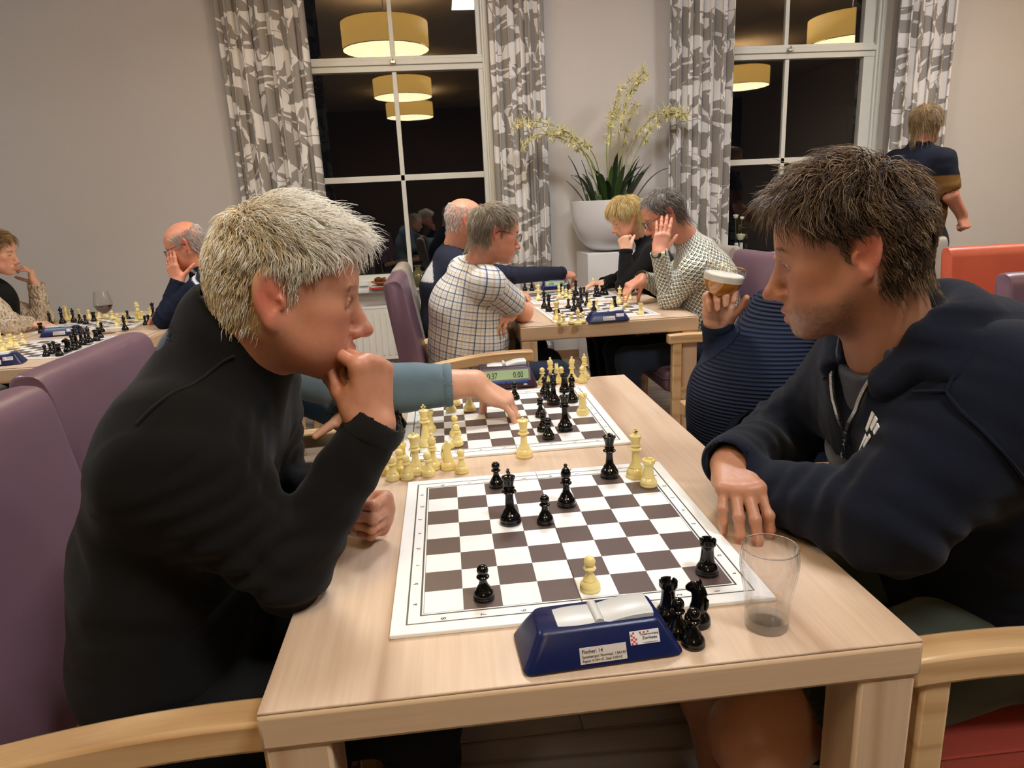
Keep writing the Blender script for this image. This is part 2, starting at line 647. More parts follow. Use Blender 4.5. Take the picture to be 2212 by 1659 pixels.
def window(idx, a, c, m, label):
    root = empty('window_%d' % idx, (m, GY, SILL), 0, label, 'window')
    root['kind'] = 'structure'
    Z0, ZT, ZM0, ZM1, ZB0, ZB1 = 0.79, HEAD, 2.35, 2.46, 1.53, 1.578
    L = lambda mb, nm, mt=None, bv=0.004: mb.build(nm, mt or MAT['frame'], root, bevel=bv, world=True)
    gl, gr = m - 0.66, m + 0.66
    # lining of the recess and box frame
    for nm, x0, x1 in (('frame_jamb', a, a + 0.035), ('frame_jamb', c - 0.035, c)):
        L(MB().box(x0, x1, WY + 0.08, GY + 0.1, SILL, ZT), nm)
    L(MB().box(a, c, WY + 0.06, GY + 0.1, SILL, Z0 - 0.045), 'bottom_rail')
    L(MB().box(gl - 0.06, gr + 0.06, GY - 0.03, GY + 0.03, Z0 - 0.05, Z0), 'sash_rail')
    for x0, x1 in ((a + 0.02, gl), (gr, c - 0.02)):
        L(MB().box(x0, x1, GY - 0.03, GY + 0.03, Z0 - 0.05, ZM0 + 0.02), 'sash_stile')
        L(MB().box(x0, x1, GY, GY + 0.06, ZM0, ZT), 'sash_stile')
    for x0, x1 in ((a + 0.02, a + 0.05), (c - 0.05, c - 0.02)):
        L(MB().box(x0, x1, GY - 0.055, GY - 0.03, SILL, ZT), 'stop_bead')
    # meeting rail with its mouldings
    L(MB().box(a + 0.02, c - 0.02, GY - 0.035, GY + 0.035, ZM0, ZM0 + 0.05), 'meeting_rail')
    L(MB().box(a + 0.02, c - 0.02, GY - 0.05, GY + 0.05, ZM0 + 0.045, ZM0 + 0.085), 'meeting_rail')
    L(MB().box(a + 0.02, c - 0.02, GY - 0.02, GY + 0.05, ZM0 + 0.08, ZM1), 'meeting_rail')
    L(MB().box(m - 0.018, m + 0.018, GY - 0.022, GY + 0.012, Z0, ZM0), 'muntin')
    L(MB().box(m - 0.018, m + 0.018, GY + 0.01, GY + 0.045, ZM1, ZT), 'muntin')
    L(MB().box(gl, gr, GY - 0.022, GY + 0.012, ZB0, ZB1), 'muntin')
    q = L(MB().box(m - 0.02, m + 0.02, GY - 0.075, GY - 0.05, ZM0 + 0.05, ZM0 + 0.075), 'sash_catch', MAT['steel'])
    L(MB().box(m - 0.004, m + 0.004, GY - 0.085, GY - 0.05, ZM0 + 0.068, ZM0 + 0.09), 'sash_catch', MAT['steel'])
    for (x0, x1, z0, z1, dy) in ((gl, m - 0.018, Z0, ZB0, 0), (m + 0.018, gr, Z0, ZB0, 0), (gl, m - 0.018, ZB1, ZM0, 0), (m + 0.018, gr, ZB1, ZM0, 0),
                                 (gl, m - 0.018, ZM1, ZT, 0.025), (m + 0.018, gr, ZM1, ZT, 0.025)):
        L(MB().box(x0, x1, GY + dy - 0.002, GY + dy + 0.002, z0, z1), 'pane', MAT['pane'], 0)
    L(MB().box(a - 0.03, c + 0.03, WY - 0.09, WY + 0.10, SILL - 0.035, SILL), 'window_sill', MAT['white_satin'], 0.006)
    return root


window(1, *WINS[0], 'tall white sash window behind the checked-shirt man, lamps mirrored in it')
window(2, *WINS[1], 'tall white sash window behind the man in the hoodie')


def curtain(x0, x1, label, seed, folds, ytop=WY - 0.1, flare=0.0):
    rnd = random.Random(seed)
    n = folds * 14
    rows = 26
    Zt, Zb = 3.42, 0.03
    width = (x1 - x0) * 1.75
    ph = [rnd.uniform(-0.5, 0.5) for _ in range(folds + 2)]
    am = [rnd.uniform(0.6, 1.15) for _ in range(folds + 2)]
    vs, fs, uvs = [], [], []
    for r in range(rows + 1):
        t = r / rows
        z = Zt + (Zb - Zt) * t
        for i in range(n + 1):
            s = i / n
            k = s * folds
            ki = int(min(k, folds - 1))
            fr = k - ki
            a = am[ki] * (1 - fr) + am[ki + 1] * fr
            p = ph[ki] * (1 - fr) + ph[ki + 1] * fr
            ang = 2 * math.pi * (k + p * 0.35 + 0.05 * math.sin(3 * t + ki))
            xx = x0 + (x1 - x0) * s + 0.014 * math.sin(2 * ang + 0.7) + flare * (t - 0.3) * (s - 0.5)
            dep = 0.040 * a * math.sin(ang) + 0.010 * math.sin(2.3 * ang + 2 * t)
            vs.append((xx, ytop + dep, z))
            uvs.append((s * width + seed * 0.37, z))
    for r in range(rows):
        for i in range(n):
            q = r * (n + 1) + i
            fs.append((q, q + n + 1, q + n + 2, q + 1))
    root = empty('curtain', ((x0 + x1) / 2, ytop, 0.0), 0, label, 'curtain', 'leaf-print curtains at the windows')
    o = mesh_obj('fabric', vs, fs, MAT['curtain'], root, True, world=True)
    ul = o.data.uv_layers.new(name='UVMap')
    li = np.empty(len(o.data.loops), dtype=np.int32)
    o.data.loops.foreach_get('vertex_index', li)
    ul.data.foreach_set('uv', np.array(uvs)[li].ravel())
    sd = o.modifiers.new('thick', 'SOLIDIFY')
    sd.thickness = 0.004
    MB().box(x0 + 0.01, x1 - 0.01, ytop + 0.0, ytop + 0.02, Zt - 0.01, Zt + 0.05).build('heading_tape', MAT['curtain'], root, world=True)
    return root


curtain(-1.49, -0.88, 'wide grey leaf-print curtain behind the white-haired man', 1, 6)
curtain(0.47, 0.87, 'leaf-print curtain right of the lamp-lit window, behind the checked shirt', 2, 5)
curtain(1.86, 2.37, 'leaf-print curtain right of the orchid, beside the second window', 3, 6)
curtain(3.72, 4.20, 'leaf-print curtain behind the walking man on the far right', 4, 5)


# radiator under window 1
rd = empty('radiator', (-0.275, WY - 0.07, 0.1), 0, 'white panel radiator under the window sill', 'radiator')
MB().box(-0.95, 0.40, WY - 0.10, WY - 0.085, 0.11, 0.545).build('panel', MAT['radiator'], rd, bevel=0.006, world=True)
MB().box(-0.95, 0.40, WY - 0.085, WY - 0.02, 0.13, 0.535).build('rear_panel', MAT['radiator'], rd, bevel=0.006, world=True)
MB().box(-0.955, 0.405, WY - 0.102, WY - 0.015, 0.535, 0.552).build('top_grille', MAT['radiator'], rd, bevel=0.004, world=True)
for i in range(26):
    x = -0.92 + i * 0.0512
    MB().tube([(x + 0.025, WY - 0.1, 0.15), (x + 0.025, WY - 0.1, 0.50)], [0.011, 0.011], 8, flat=((0, 1, 0), 0.6)).build('rib', MAT['radiator'], rd, smooth=True, world=True)


# drum lamps: real lamps of the room, mirrored in the panes
def drum_lamp(x, y, zb, label):
    root = empty('drum_lamp', (x, y, zb), 0, label, 'lamp', 'drum pendant lamps in the room')
    R, H = 0.465, 0.27
    m = MB()
    n = 48
    m.lathe([(R, 0), (R + 0.002, H)], seg=n, cap=False)
    m.build('shade', MAT['shade_glow'], root, smooth=True).modifiers.new('thick', 'SOLIDIFY').thickness = 0.004
    m = MB()
    m.lathe([(R * 0.60, -0.0), (R - 0.004, 0.0), (R - 0.004, 0.008), (R * 0.6, 0.008)], seg=n, cap=False)
    m.build('diffuser_ring', MAT['lamp_glow'], root)
    MB().lathe([(R * 0.595, 0.012), (R * 0.595, 0.02)], seg=n).build('diffuser', MAT['lamp_glow'], root)
    for zz in (0.0, H):
        m = MB()
        pts = [(R * 1.004 * math.cos(a * 2 * math.pi / n), R * 1.004 * math.sin(a * 2 * math.pi / n), zz) for a in range(n + 1)]
        m.tube(pts, 0.004, 6).build('hoop', MAT['brass'], root, smooth=True)
    MB().tube([(0, 0, 0.05), (0, 0, CEIL - zb)], 0.008, 8).build('rod', MAT['steel'], root, smooth=True)
    for k in range(3):
        a = k * 2.094
        MB().tube([(0, 0, H - 0.02), (R * math.cos(a), R * math.sin(a), H - 0.02)], 0.004, 6).build('spoke', MAT['steel'], root, smooth=True)
    MB().lathe([(0.06, 0), (0.06, 0.03)], (0, 0, CEIL - zb - 0.03), 20).build('ceiling_rose', MAT['frame'], root, smooth=True)


for lx, ly, lz, lb in ((-0.45, 3.55, 3.0, 'drum pendant lamp mirrored largest, in the upper pane of the left window'),
                       (-0.45, -0.25, 3.08, 'drum pendant lamp mirrored in the left window below the largest one'),
                       (-0.45, -3.05, 3.12, 'drum pendant lamp mirrored lowest and smallest in the left window'),
                       (5.02, 0.14, 3.0, 'drum pendant lamp mirrored beside the curtain in the right window'),
                       (4.78, 3.74, 2.9, 'drum pendant lamp mirrored in the upper pane of the right window')):
    drum_lamp(lx, ly, lz, lb)


def led_panel(x, y, label):  # fill light: glowing panels added out of frame to brighten walls and tables
    root = empty('led_panel', (x, y, CEIL), 0, label, 'light', 'added ceiling fill panels')
    MB().box(-0.30, 0.30, -0.30, 0.30, -0.015, -0.008).build('diffuser', MAT['panel_glow'], root)
    for x0, x1, y0, y1 in ((-0.32, -0.30, -0.32, 0.32), (0.30, 0.32, -0.32, 0.32), (-0.30, 0.30, -0.32, -0.30), (-0.30, 0.30, 0.30, 0.32)):
        MB().box(x0, x1, y0, y1, -0.02, 0.0).build('frame', MAT['frame'], root)


led_panel(1.2, -0.5, 'added ceiling fill panel above the photographer')
led_panel(0.62, 3.0, 'added ceiling fill panel between the near and the middle table')
led_panel(3.7, 3.3, 'added ceiling fill panel near the right window')
led_panel(-3.2, 2.3, 'added ceiling fill panel far left of the picture')

# ------------------------------------------------------------------ tables
def table(x0, x1, y0, y1, th, label, lw=0.075):
    root = empty('table', ((x0 + x1) / 2, (y0 + y1) / 2, 0), 0, label, 'table')
    MB().box(x0, x1, y0, y1, T - th, T - 0.003).build('edge_frame', MAT['table_edge'], root, bevel=0.006, world=True)
    MB().box(x0 + 0.002, x1 - 0.002, y0 + 0.002, y1 - 0.002, T - 0.004, T).build('tabletop', MAT['table'], root, bevel=0.0015, world=True)
    i = 0.004
    for xa in (x0 + i, x1 - i - lw):
        for ya in (y0 + i, y1 - i - lw):
            MB().box(xa, xa + lw, ya, ya + lw, 0, T - th).build('leg', MAT['leg'], root, bevel=0.005, world=True)
        xb = xa + lw * 0.2
        MB().box(xb, xb + lw * 0.6, y0 + lw, y1 - lw, T - th - 0.05, T - th).build('rail', MAT['leg'], root, bevel=0.003, world=True)
    return root


table(-0.25, 0.56, 0.684, 2.11, 0.052, 'large pale wooden table in the foreground with two chess boards')
table(0.335, 1.195, 3.13, 4.56, 0.072, 'pale wooden table before the planter, between checked shirt and patterned shirt')
table(-2.42, -1.485, 2.94, 4.68, 0.065, 'pale wooden table at the left edge with the wine glass')


# ------------------------------------------------------------------ armchairs (local: +x is forward)
def slab(prof, y0, y1, r):
    """padded panel: a closed side outline in (x, z) swept from y0 to y1 with pinched ends"""
    prof = np.array(prof)
    c = prof.mean(0)
    rings = []
    for k, (yy, s) in enumerate(((y0, 0.80), (y0 + r * 0.25, 0.93), (y0 + r, 1.0), (y1 - r, 1.0), (y1 - r * 0.25, 0.93), (y1, 0.80))):
        e = (1 - s) * 0.06
        q = c + (prof - c) * np.array([1 - (1 - s) * 0.9, 1 - e])
        rings.append([(p[0], yy, p[1]) for p in q])
    return rings


def rounded(pts, r, n=5):
    pts = [np.array(p, float) for p in pts]
    out = []
    m = len(pts)
    for i in range(m):
        p, a, b2 = pts[i], pts[i - 1], pts[(i + 1) % m]
        da, db = (a - p), (b2 - p)
        ra = min(r, np.linalg.norm(da) * 0.45)
        rb = min(r, np.linalg.norm(db) * 0.45)
        A = p + da / np.linalg.norm(da) * ra
        B = p + db / np.linalg.norm(db) * rb
        for k in range(n + 1):
            t = k / n
            out.append((1 - t) ** 2 * A + 2 * t * (1 - t) * p + t * t * B)
    return out


def armchair(loc, heading, mat, label, group='padded armchairs with wooden arms'):
    root = empty('armchair', (loc[0], loc[1], 0), heading, label, 'chair', group)
    w = 0.265
    back = rounded([(-0.20, 0.40), (-0.235, 0.62), (-0.30, 1.00), (-0.385, 1.00), (-0.335, 0.62), (-0.29, 0.40)], 0.05)
    bo = MB().loft(slab(back, -w, w, 0.03)).build('backrest', mat, root, smooth=True, angle=70)
    for s in (-1, 1):
        seam = [(-0.208, s * (w - 0.012), 0.45), (-0.240, s * (w - 0.012), 0.63), (-0.300, s * (w - 0.012), 0.955), (-0.318, s * (w - 0.012), 0.985)]
        MB().tube(seam, 0.0045, 6).build('piping', mat, bo, smooth=True)
    seat = rounded([(-0.24, 0.36), (-0.24, 0.455), (0.235, 0.475), (0.265, 0.45), (0.26, 0.36)], 0.03)
    so = MB().loft(slab(seat, -w, w, 0.03)).build('seat', mat, root, smooth=True, angle=70)
    MB().tube([(-0.2, -w + 0.002, 0.425), (0.25, -w + 0.002, 0.43), (0.267, -w + 0.02, 0.43), (0.267, w - 0.02, 0.43), (0.25, w - 0.002, 0.43), (-0.2, w - 0.002, 0.425)], 0.004, 6).build('piping', mat, so, smooth=True)
    for s in (-1, 1):
        ring = []
        for k in range(13):
            t = k / 12
            x = -0.28 + 0.54 * t
            zt = 0.606 + 0.056 * math.sin(t * 1.9) ** 0.9
            th = 0.046
            yc = s * 0.297
            hw = 0.027
            ring.append([(x, yc - hw, zt - th), (x, yc + hw, zt - th), (x, yc + hw, zt), (x, yc - hw, zt)])
        MB().loft(ring).build('armrest', MAT['beech'], root, bevel=0.006)
        MB().box(0.195, 0.24, s * 0.297 - 0.02, s * 0.297 + 0.02, 0, 0.62).build('leg', MAT['beech'], root, bevel=0.006)
        MB().obox((-0.285, s * 0.245, 0.31), (0.022, 0, 0.0), (0, 0.02, 0), (-0.025, 0, 0.31)).build('leg', MAT['beech'], root, bevel=0.006)
        MB().box(-0.27, 0.2, s * 0.28 - 0.012, s * 0.28 + 0.012, 0.33, 0.39).build('side_rail', MAT['beech'], root, bevel=0.004)
    return root


PI = math.pi
armchair((-0.475, 1.09), 0.0, MAT['mauve'], 'mauve leather armchair under the white-haired man, lower left corner')
armchair((-0.53, 1.71), 0.0, MAT['mauve'], 'mauve leather armchair behind the white-haired man, near the left table')
armchair((0.86, 1.07), PI, MAT['red_leather'], 'brick-red leather armchair under the man in the hoodie')
armchair((0.98, 1.72), PI, MAT['mauve'], 'mauve armchair of the ribbed-sweater drinker behind the hoodie')
armchair((0.11, 3.27), 0.0, MAT['mauve'], 'mauve leather armchair of the man in the checked shirt')
armchair((0.10, 3.93), 0.0, MAT['taupe'], 'taupe leather armchair of the bald man reaching over the board')
armchair((1.30, 3.42), PI, MAT['mauve'], 'mauve armchair of the man in the patterned shirt')
armchair((1.36, 4.15), PI, MAT['taupe'], 'taupe armchair of the blond boy, mostly hidden')
armchair((-1.12, 3.95), PI, MAT['taupe'], 'taupe armchair of the bald man with glasses at the left table')
armchair((-2.72, 4.02), 0.0, MAT['taupe'], 'taupe armchair of the woman in the knitted cardigan')
armchair((2.62, 2.72), -PI * 0.52, MAT['orange_leather'], 'orange leather armchair near the right edge')
armchair((2.72, 3.45), -PI * 0.45, MAT['taupe'], 'taupe leather armchair behind the orange one')
armchair((2.065, 1.72), -PI * 0.5, MAT['mauve'], 'mauve armchair corner at the right edge just above the hood')

# ------------------------------------------------------------------ chess boards
def board_mat():
    t = NT('printed_board')
    tc = t.n('ShaderNodeTexCoord')
    s = t.n('ShaderNodeSeparateXYZ')
    t.l(tc.outputs['Object'], s.inputs[0])
    X, Y = s.outputs[0], s.outputs[1]
    Q = 0.055
    ax, ay = t.math('ABSOLUTE', X), t.math('ABSOLUTE', Y)
    mx = t.math('MAXIMUM', ax, ay)
    inside = t.math('LESS_THAN', mx, 4 * Q)
    fx = t.math('FLOOR', t.math('DIVIDE', X, Q))
    fy = t.math('FLOOR', t.math('DIVIDE', Y, Q))
    par = t.math('ABSOLUTE', t.math('MODULO', t.math('ADD', fx, fy), 2.0))
    # dark where the parity is odd: far-left corner square is dark
    dark = t.math('MULTIPLY', par, inside)
    line = None
    for a, b2 in ((0.2200, 0.2207), (0.2228, 0.2256), (0.2415, 0.2440)):
        m = t.math('MULTIPLY', t.math('GREATER_THAN', mx, a), t.math('LESS_THAN', mx, b2))
        line = m if line is None else t.math('MAXIMUM', line, m)
    nz = t.n('ShaderNodeTexNoise', i_Scale=14.0, i_Detail=4.0)
    t.l(tc.outputs['Object'], nz.inputs['Vector'])
    white = t.mix(nz.outputs[0], lin(243, 243, 240), lin(252, 252, 250))
    c = t.mix(dark, white, lin(96, 80, 75))
    c = t.mix(line, c, lin(74, 70, 66))
    t.set(c, 0.32)
    return t.m


MAT['board'] = board_mat()


def chess_board(cx, cy, rz, label, letters=True):
    root = empty('chess_board', (cx, cy, T), rz, label, 'chess board', 'folding chess boards')
    h = 0.2645
    for x0, x1 in ((-h, -0.0004), (0.0004, h)):
        MB().box(x0, x1, -h, h, 0.0, ZB - T).build('board_half', MAT['board'], root, bevel=0.0012)
    if letters:
        for i in range(8):
            p = -0.1925 + 0.055 * i
            for s in (-1, 1):
                text_obj('file_letter', 'abcdefgh'[i], 0.011, MAT['ink'], root, (s * 0.2335 + 0.003, p - 0.003, ZB - T + 0.0002), (0, 0, PI / 2 if s > 0 else PI / 2), 'CENTER')
                text_obj('rank_number', '87654321'[i], 0.011, MAT['ink'], root, (p + 0.003, s * 0.2335 - 0.003, ZB - T + 0.0002), (0, 0, PI / 2), 'CENTER')
    return root


chess_board(0.1594, 1.0633, -0.003, 'near chess board with few pieces, in front of the hoodie man')
chess_board(0.137, 1.7215, 0.0016, 'second chess board on the near table, under the reaching hand')
chess_board(0.755, 3.455, 0.05, 'chess board by the blue clock before the checked shirt', False)
chess_board(0.75, 4.10, 0.03, 'chess board at the far end of the middle table', False)
chess_board(-1.915, 3.365, 0.0, 'chess board nearest on the left table with black pieces lined up', False)
chess_board(-1.99, 4.175, 0.03, 'chess board behind the wine glass on the left table', False)


# ------------------------------------------------------------------ chess pieces
def lathe_np(prof, seg=28):
    m = MB()
    m.lathe(prof, seg=seg)
    return m


def bell(R, h0=0.0):
    """weighted base common to all pieces, scaled by base radius R"""
    return [(R * 0.93, 0), (R, R * 0.08), (R, R * 0.27), (R * 0.95, R * 0.36), (R * 0.97, R * 0.42), (R * 0.98, R * 0.52), (R * 0.90, R * 0.74), (R * 0.74, R * 0.95), (R * 0.66, R * 1.04),
            (R * 0.69, R * 1.10), (R * 0.64, R * 1.20)]


def collar(r, z, R):
    return [(r, z), (R * 0.92, z + 0.0012), (R, z + 0.0025), (R * 0.92, z + 0.004), (r * 1.05, z + 0.0055)]


def piece_meshes():
    P = {}
    # pawn
    R = 0.0150
    pr = bell(R) + [(0.0062, 0.0235), (0.0052, 0.0290), (0.0058, 0.0315)] + collar(0.0058, 0.0318, 0.0094)
    c, r = 0.0445, 0.0083
    pr += [(r * math.cos(a), c + r * math.sin(a)) for a in np.linspace(-0.95, 1.52, 11)]
    P['pawn'] = lathe_np(pr)
    # rook
    R = 0.0168
    pr = bell(R) + [(0.0100, 0.0260), (0.0090, 0.0380), (0.0096, 0.0440), (0.0118, 0.0465), (0.0122, 0.0475), (0.0122, 0.0500), (0.0082, 0.0500), (0.0080, 0.0490), (0.001, 0.0490)]
    m = lathe_np(pr)
    for k in range(4):
        for a0, a1 in ((k * PI / 2 + 0.16, (k + 1) * PI / 2 - 0.16),):
            n = 6
            r1, r2, z0, z1 = 0.0085, 0.0122, 0.0495, 0.0545
            ring = []
            for i in range(n + 1):
                a = a0 + (a1 - a0) * i / n
                ca, sa = math.cos(a), math.sin(a)
                ring.append([(r1 * ca, r1 * sa, z0), (r2 * ca, r2 * sa, z0), (r2 * ca, r2 * sa, z1), (r1 * ca, r1 * sa, z1)])
            m.loft(ring)
    P['rook'] = m
    # bishop
    R = 0.0172
    pr = bell(R) + [(0.0070, 0.0270), (0.0056, 0.0370), (0.0062, 0.0415)] + collar(0.0062, 0.0418, 0.0108) + collar(0.0062, 0.0478, 0.0086)
    pr += [(0.0060, 0.0540), (0.0083, 0.0570), (0.0094, 0.0610), (0.0088, 0.0655), (0.0066, 0.0705), (0.0038, 0.0745), (0.0026, 0.0755), (0.0034, 0.0772), (0.0036, 0.0790), (0.0026, 0.0808), (0.0005, 0.0816)]
    m = lathe_np(pr)
    m.obox((0.0045, 0, 0.0665), (0.0042, 0, 0.0034), (0, 0.0070, 0), (-0.0003, 0, 0.00045))
    P['bishop'] = m
    # queen
    R = 0.0188
    body = [(0.0080, 0.0290), (0.0066, 0.0460), (0.0072, 0.0525)] + collar(0.0072, 0.0530, 0.0130) + [(0.0080, 0.0592)] + collar(0.0076, 0.0598, 0.0098)
    pr = bell(R) + body + [(0.0080, 0.0670), (0.0096, 0.0760), (0.0122, 0.0830), (0.0126, 0.0842), (0.0100, 0.0838), (0.0064, 0.0866), (0.0030, 0.0880), (0.0032, 0.0905), (0.0020, 0.0925), (0.0004, 0.0930)]
    m = lathe_np(pr)
    for k in range(9):
        a = k * 2 * PI / 9
        m.lathe([(0.0010, 0), (0.0026, 0.0010), (0.0027, 0.0026), (0.0010, 0.0040)], (0.0112 * math.cos(a), 0.0112 * math.sin(a), 0.0828), 8)
    P['queen'] = m
    # king
    R = 0.0192
    body = [(0.0082, 0.0300), (0.0068, 0.0500), (0.0074, 0.0565)] + collar(0.0074, 0.0570, 0.0132) + [(0.0082, 0.0635)] + collar(0.0078, 0.0640, 0.0102)
    pr = bell(R) + body + [(0.0084, 0.0720), (0.0098, 0.0800), (0.0122, 0.0862), (0.0118, 0.0872), (0.0070, 0.0888), (0.0030, 0.0900)]
    m = lathe_np(pr)
    m.box(-0.0022, 0.0022, -0.0016, 0.0016, 0.0885, 0.1010)
    m.box(-0.0056, 0.0056, -0.0016, 0.0016, 0.0930, 0.0966)
    P['king'] = m
    # knight: turned base with a carved horse head swept in profile
    R = 0.0172
    m = lathe_np(bell(R) + [(0.0104, 0.0222), (0.0060, 0.0235)])
    prof = [(0.0102, 0.0215, 0.0100), (0.0100, 0.0280, 0.0092), (0.0088, 0.0340, 0.0082), (0.0080, 0.0400, 0.0072)]
    stations = [  # centre x, z, half length along the local normal, half width
        (0.0000, 0.0210, 0.0112, 0.0102, 0.00), (-0.0012, 0.0280, 0.0108, 0.0090, 0.05), (-0.0022, 0.0350, 0.0104, 0.0078, 0.16), (-0.0018, 0.0420, 0.0104, 0.0068, 0.36),
        (0.0006, 0.0484, 0.0108, 0.0062, 0.75), (0.0050, 0.0520, 0.0100, 0.0058, 1.25), (0.0098, 0.0512, 0.0078, 0.0052, 1.62), (0.0140, 0.0486, 0.0056, 0.0046, 1.80), (0.0165, 0.0470, 0.0040, 0.0036, 1.85)]
    rings = []
    for x, z, hl, hw, tilt in stations:
        d = np.array([math.sin(tilt), math.cos(tilt)])
        nrm = np.array([d[1], -d[0]])
        ring = []
        for j in range(14):
            a = 2 * PI * j / 14
            ca, sa = math.cos(a), math.sin(a)
            p = np.array([x, z]) + nrm * hl * np.sign(ca) * abs(ca) ** 0.8
            ring.append((p[0], hw * np.sign(sa) * abs(sa) ** 0.8, p[1]))
        rings.append(ring)
    m.loft(rings)
    for s in (-1, 1):
        m.loft([[(-0.0010 + e * math.cos(a), s * 0.0034 + e * 0.8 * math.sin(a), z) for a in np.linspace(0, 2 * PI, 8, endpoint=False)] for e, z in ((0.0034, 0.0560), (0.0030, 0.0600), (0.0012, 0.0645))])
    mane = [(-0.0120, 0.0260), (-0.0135, 0.0330), (-0.0130, 0.0400), (-0.0112, 0.0470), (-0.0080, 0.0540), (-0.0040, 0.0590)]
    m.tube([(x, 0, z) for x, z in mane], [0.0025, 0.0030, 0.0032, 0.0032, 0.0030, 0.0022], 8)
    P['knight'] = m
    return P


PIECE = {}
for k, m in piece_meshes().items():
    o = m.build('piece', None, None, smooth=True, angle=50)
    me = o.data
    bpy.data.objects.remove(o)
    for cn, mm in (('black', 'black_plastic'), ('cream', 'cream_plastic')):
        c = me.copy()
        c.name = cn + '_' + k
        c.materials.append(MAT[mm])
        PIECE[cn, k] = c

prnd = random.Random(11)


def piece(colr, kind, u, v, z, label, group, rz=None):
    p = on(u, v, z)
    o = bpy.data.objects.new(colr + '_' + kind, PIECE[colr, kind])
    col.objects.link(o)
    o.location = p
    o.rotation_euler = (0, 0, prnd.uniform(0, 6.28) if rz is None else rz)
    return tag(o, label, 'chess ' + kind, group)


B, W = 'black', 'cream'
G1 = 'pieces standing on the near board'
for c, k, u, v, lb in ((B, 'pawn', 1073, 1051, 'black pawn on the near board, behind the black king'), (B, 'king', 1103, 1129, 'black king standing on the near board'),
                       (B, 'pawn', 1178, 1129, 'black pawn right of the black king on the near board'), (B, 'bishop', 1224, 1091, 'black bishop in the middle of the near board'),
                       (B, 'queen', 1317, 1029, 'black queen at the far edge of the near board'), (W, 'king', 1373, 1029, 'cream king beside the black queen on the near board'),
                       (W, 'rook', 1401, 1049, 'cream rook at the far right corner of the near board'), (B, 'rook', 1527, 1238, 'black rook at the right corner of the near board'),
                       (W, 'pawn', 1275, 1273, 'lone cream pawn on the near board behind the clock'), (B, 'pawn', 1046, 1292, 'black pawn on the near board, lowest left')):
    piece(c, k, u, v, ZB, lb, G1, PI / 2 + 0.35 if k == 'king' and c == B else (0.3 if k == 'king' else None))
G2 = 'captured black pieces beside the near clock'
for k, u, v, lb in (('rook', 1443, 1333, 'captured black rook directly right of the blue clock'), ('knight', 1506, 1347, 'captured black knight behind the pawn, right of the clock'),
                    ('pawn', 1463, 1370, 'captured black pawn touching the clock corner'), ('pawn', 1497, 1393, 'captured black pawn nearest the table edge')):
    piece(B, k, u, v, T, lb, G2, 2.2 if k == 'knight' else None)
G3 = 'captured cream pieces between the two near boards'
PWN = 'cream pawn in the captured cluster between the near boards'
for k, u, v, lb in (('pawn', 849, 1036, 'front left cream pawn of the captured cluster between the boards'), ('pawn', 880, 1034, 'cream pawn before the captured queen in the cluster'), ('pawn', 866, 1019, 'cream pawn before the captured rook in the cluster'), ('rook', 870, 1008, 'captured cream rook at the back of the cream cluster'),
                    ('queen', 900, 1023, 'captured cream queen in the cluster by the black sleeve'), ('pawn', 926, 1027, 'cream pawn before the captured bishop in the cluster'), ('bishop', 937, 1012, 'captured cream bishop in the cluster between boards'),
                    ('knight', 969, 1012, 'captured cream knight between the two near boards'), ('pawn', 998, 1020, 'rightmost cream pawn of the captured cluster'), ('pawn', 834, 1022, 'leftmost captured cream pawn, half hidden by the black sleeve'),
                    ('queen', 1133, 986, 'cream queen standing alone between the two near boards')):
    piece(W, k, u, v, T, lb, G3, 0.5 if k == 'knight' else None)
G4 = 'pieces standing on the second board'
for c, k, u, v, lb in ((W, 'king', 921, 962, 'cream king at the near left corner of the second board'), (W, 'rook', 929, 932, 'cream rook behind the cream king, second board'),
                       (W, 'pawn', 988, 962, 'nearer of two cream pawns in line, second board'), (W, 'pawn', 984, 941, 'farther of two cream pawns in line, second board'),
                       (W, 'pawn', 975, 889, 'cream pawn below the grey-blue cuff, second board'), (W, 'knight', 983, 876, 'cream piece half hidden by the grey-blue cuff'),
                       (W, 'bishop', 1015, 887, 'cream bishop below the reaching wrist, second board'), (B, 'pawn', 1168, 900, 'farthest of three black pawns in line, second board'),
                       (B, 'pawn', 1173, 931, 'middle of three black pawns in line, second board'), (B, 'pawn', 1185, 947, 'nearest of three black pawns in line, second board'),
                       (B, 'king', 1221, 928, 'black king in front of the cream rook, second board'), (B, 'queen', 1196, 872, 'black queen on the second board'),
                       (B, 'bishop', 1236, 868, 'black bishop right of the black queen, second board'), (B, 'rook', 1220, 846, 'black rook at the far edge of the second board'),
                       (B, 'pawn', 1177, 850, 'black pawn left of the black queen, second board'), (B, 'pawn', 1184, 862, 'black pawn hidden behind the black queen'),
                       (W, 'rook', 1259, 894, 'cream rook at the right edge of the second board'), (B, 'pawn', 1112, 862, 'black pawn peeking over the reaching hand')):
    piece(c, k, u, v, ZB, lb, G4)
G5 = 'cream pieces at the far end of the near table'
for k, u, v, lb in (('pawn', 1172, 829, 'cream pawn right beside the plum clock'), ('bishop', 1190, 826, 'cream bishop next to the knight, far end of the near table'),
                    ('knight', 1203, 827, 'cream knight at the far end of the near table'), ('pawn', 1213, 827, 'cream pawn between knight and bishop, far end of the near table'),
                    ('bishop', 1236, 824, 'cream bishop standing free at the far end of the near table'), ('bishop', 1263, 818, 'rearmost cream bishop at the far end of the near table'),
                    ('pawn', 1258, 826, 'rightmost cream pawn at the far end of the near table')):
    piece(W, k, u, v, T, lb, G5)
for k, u, v, lb in (('knight', 862, 940, 'captured black knight beside the white-haired man’s wrist'), ('pawn', 848, 952, 'captured black pawn beside the white-haired man’s wrist'),
                    ('bishop', 866, 922, 'captured black bishop beside the second board')):
    piece(B, k, u, v, T, lb, 'captured black pieces left of the second board')
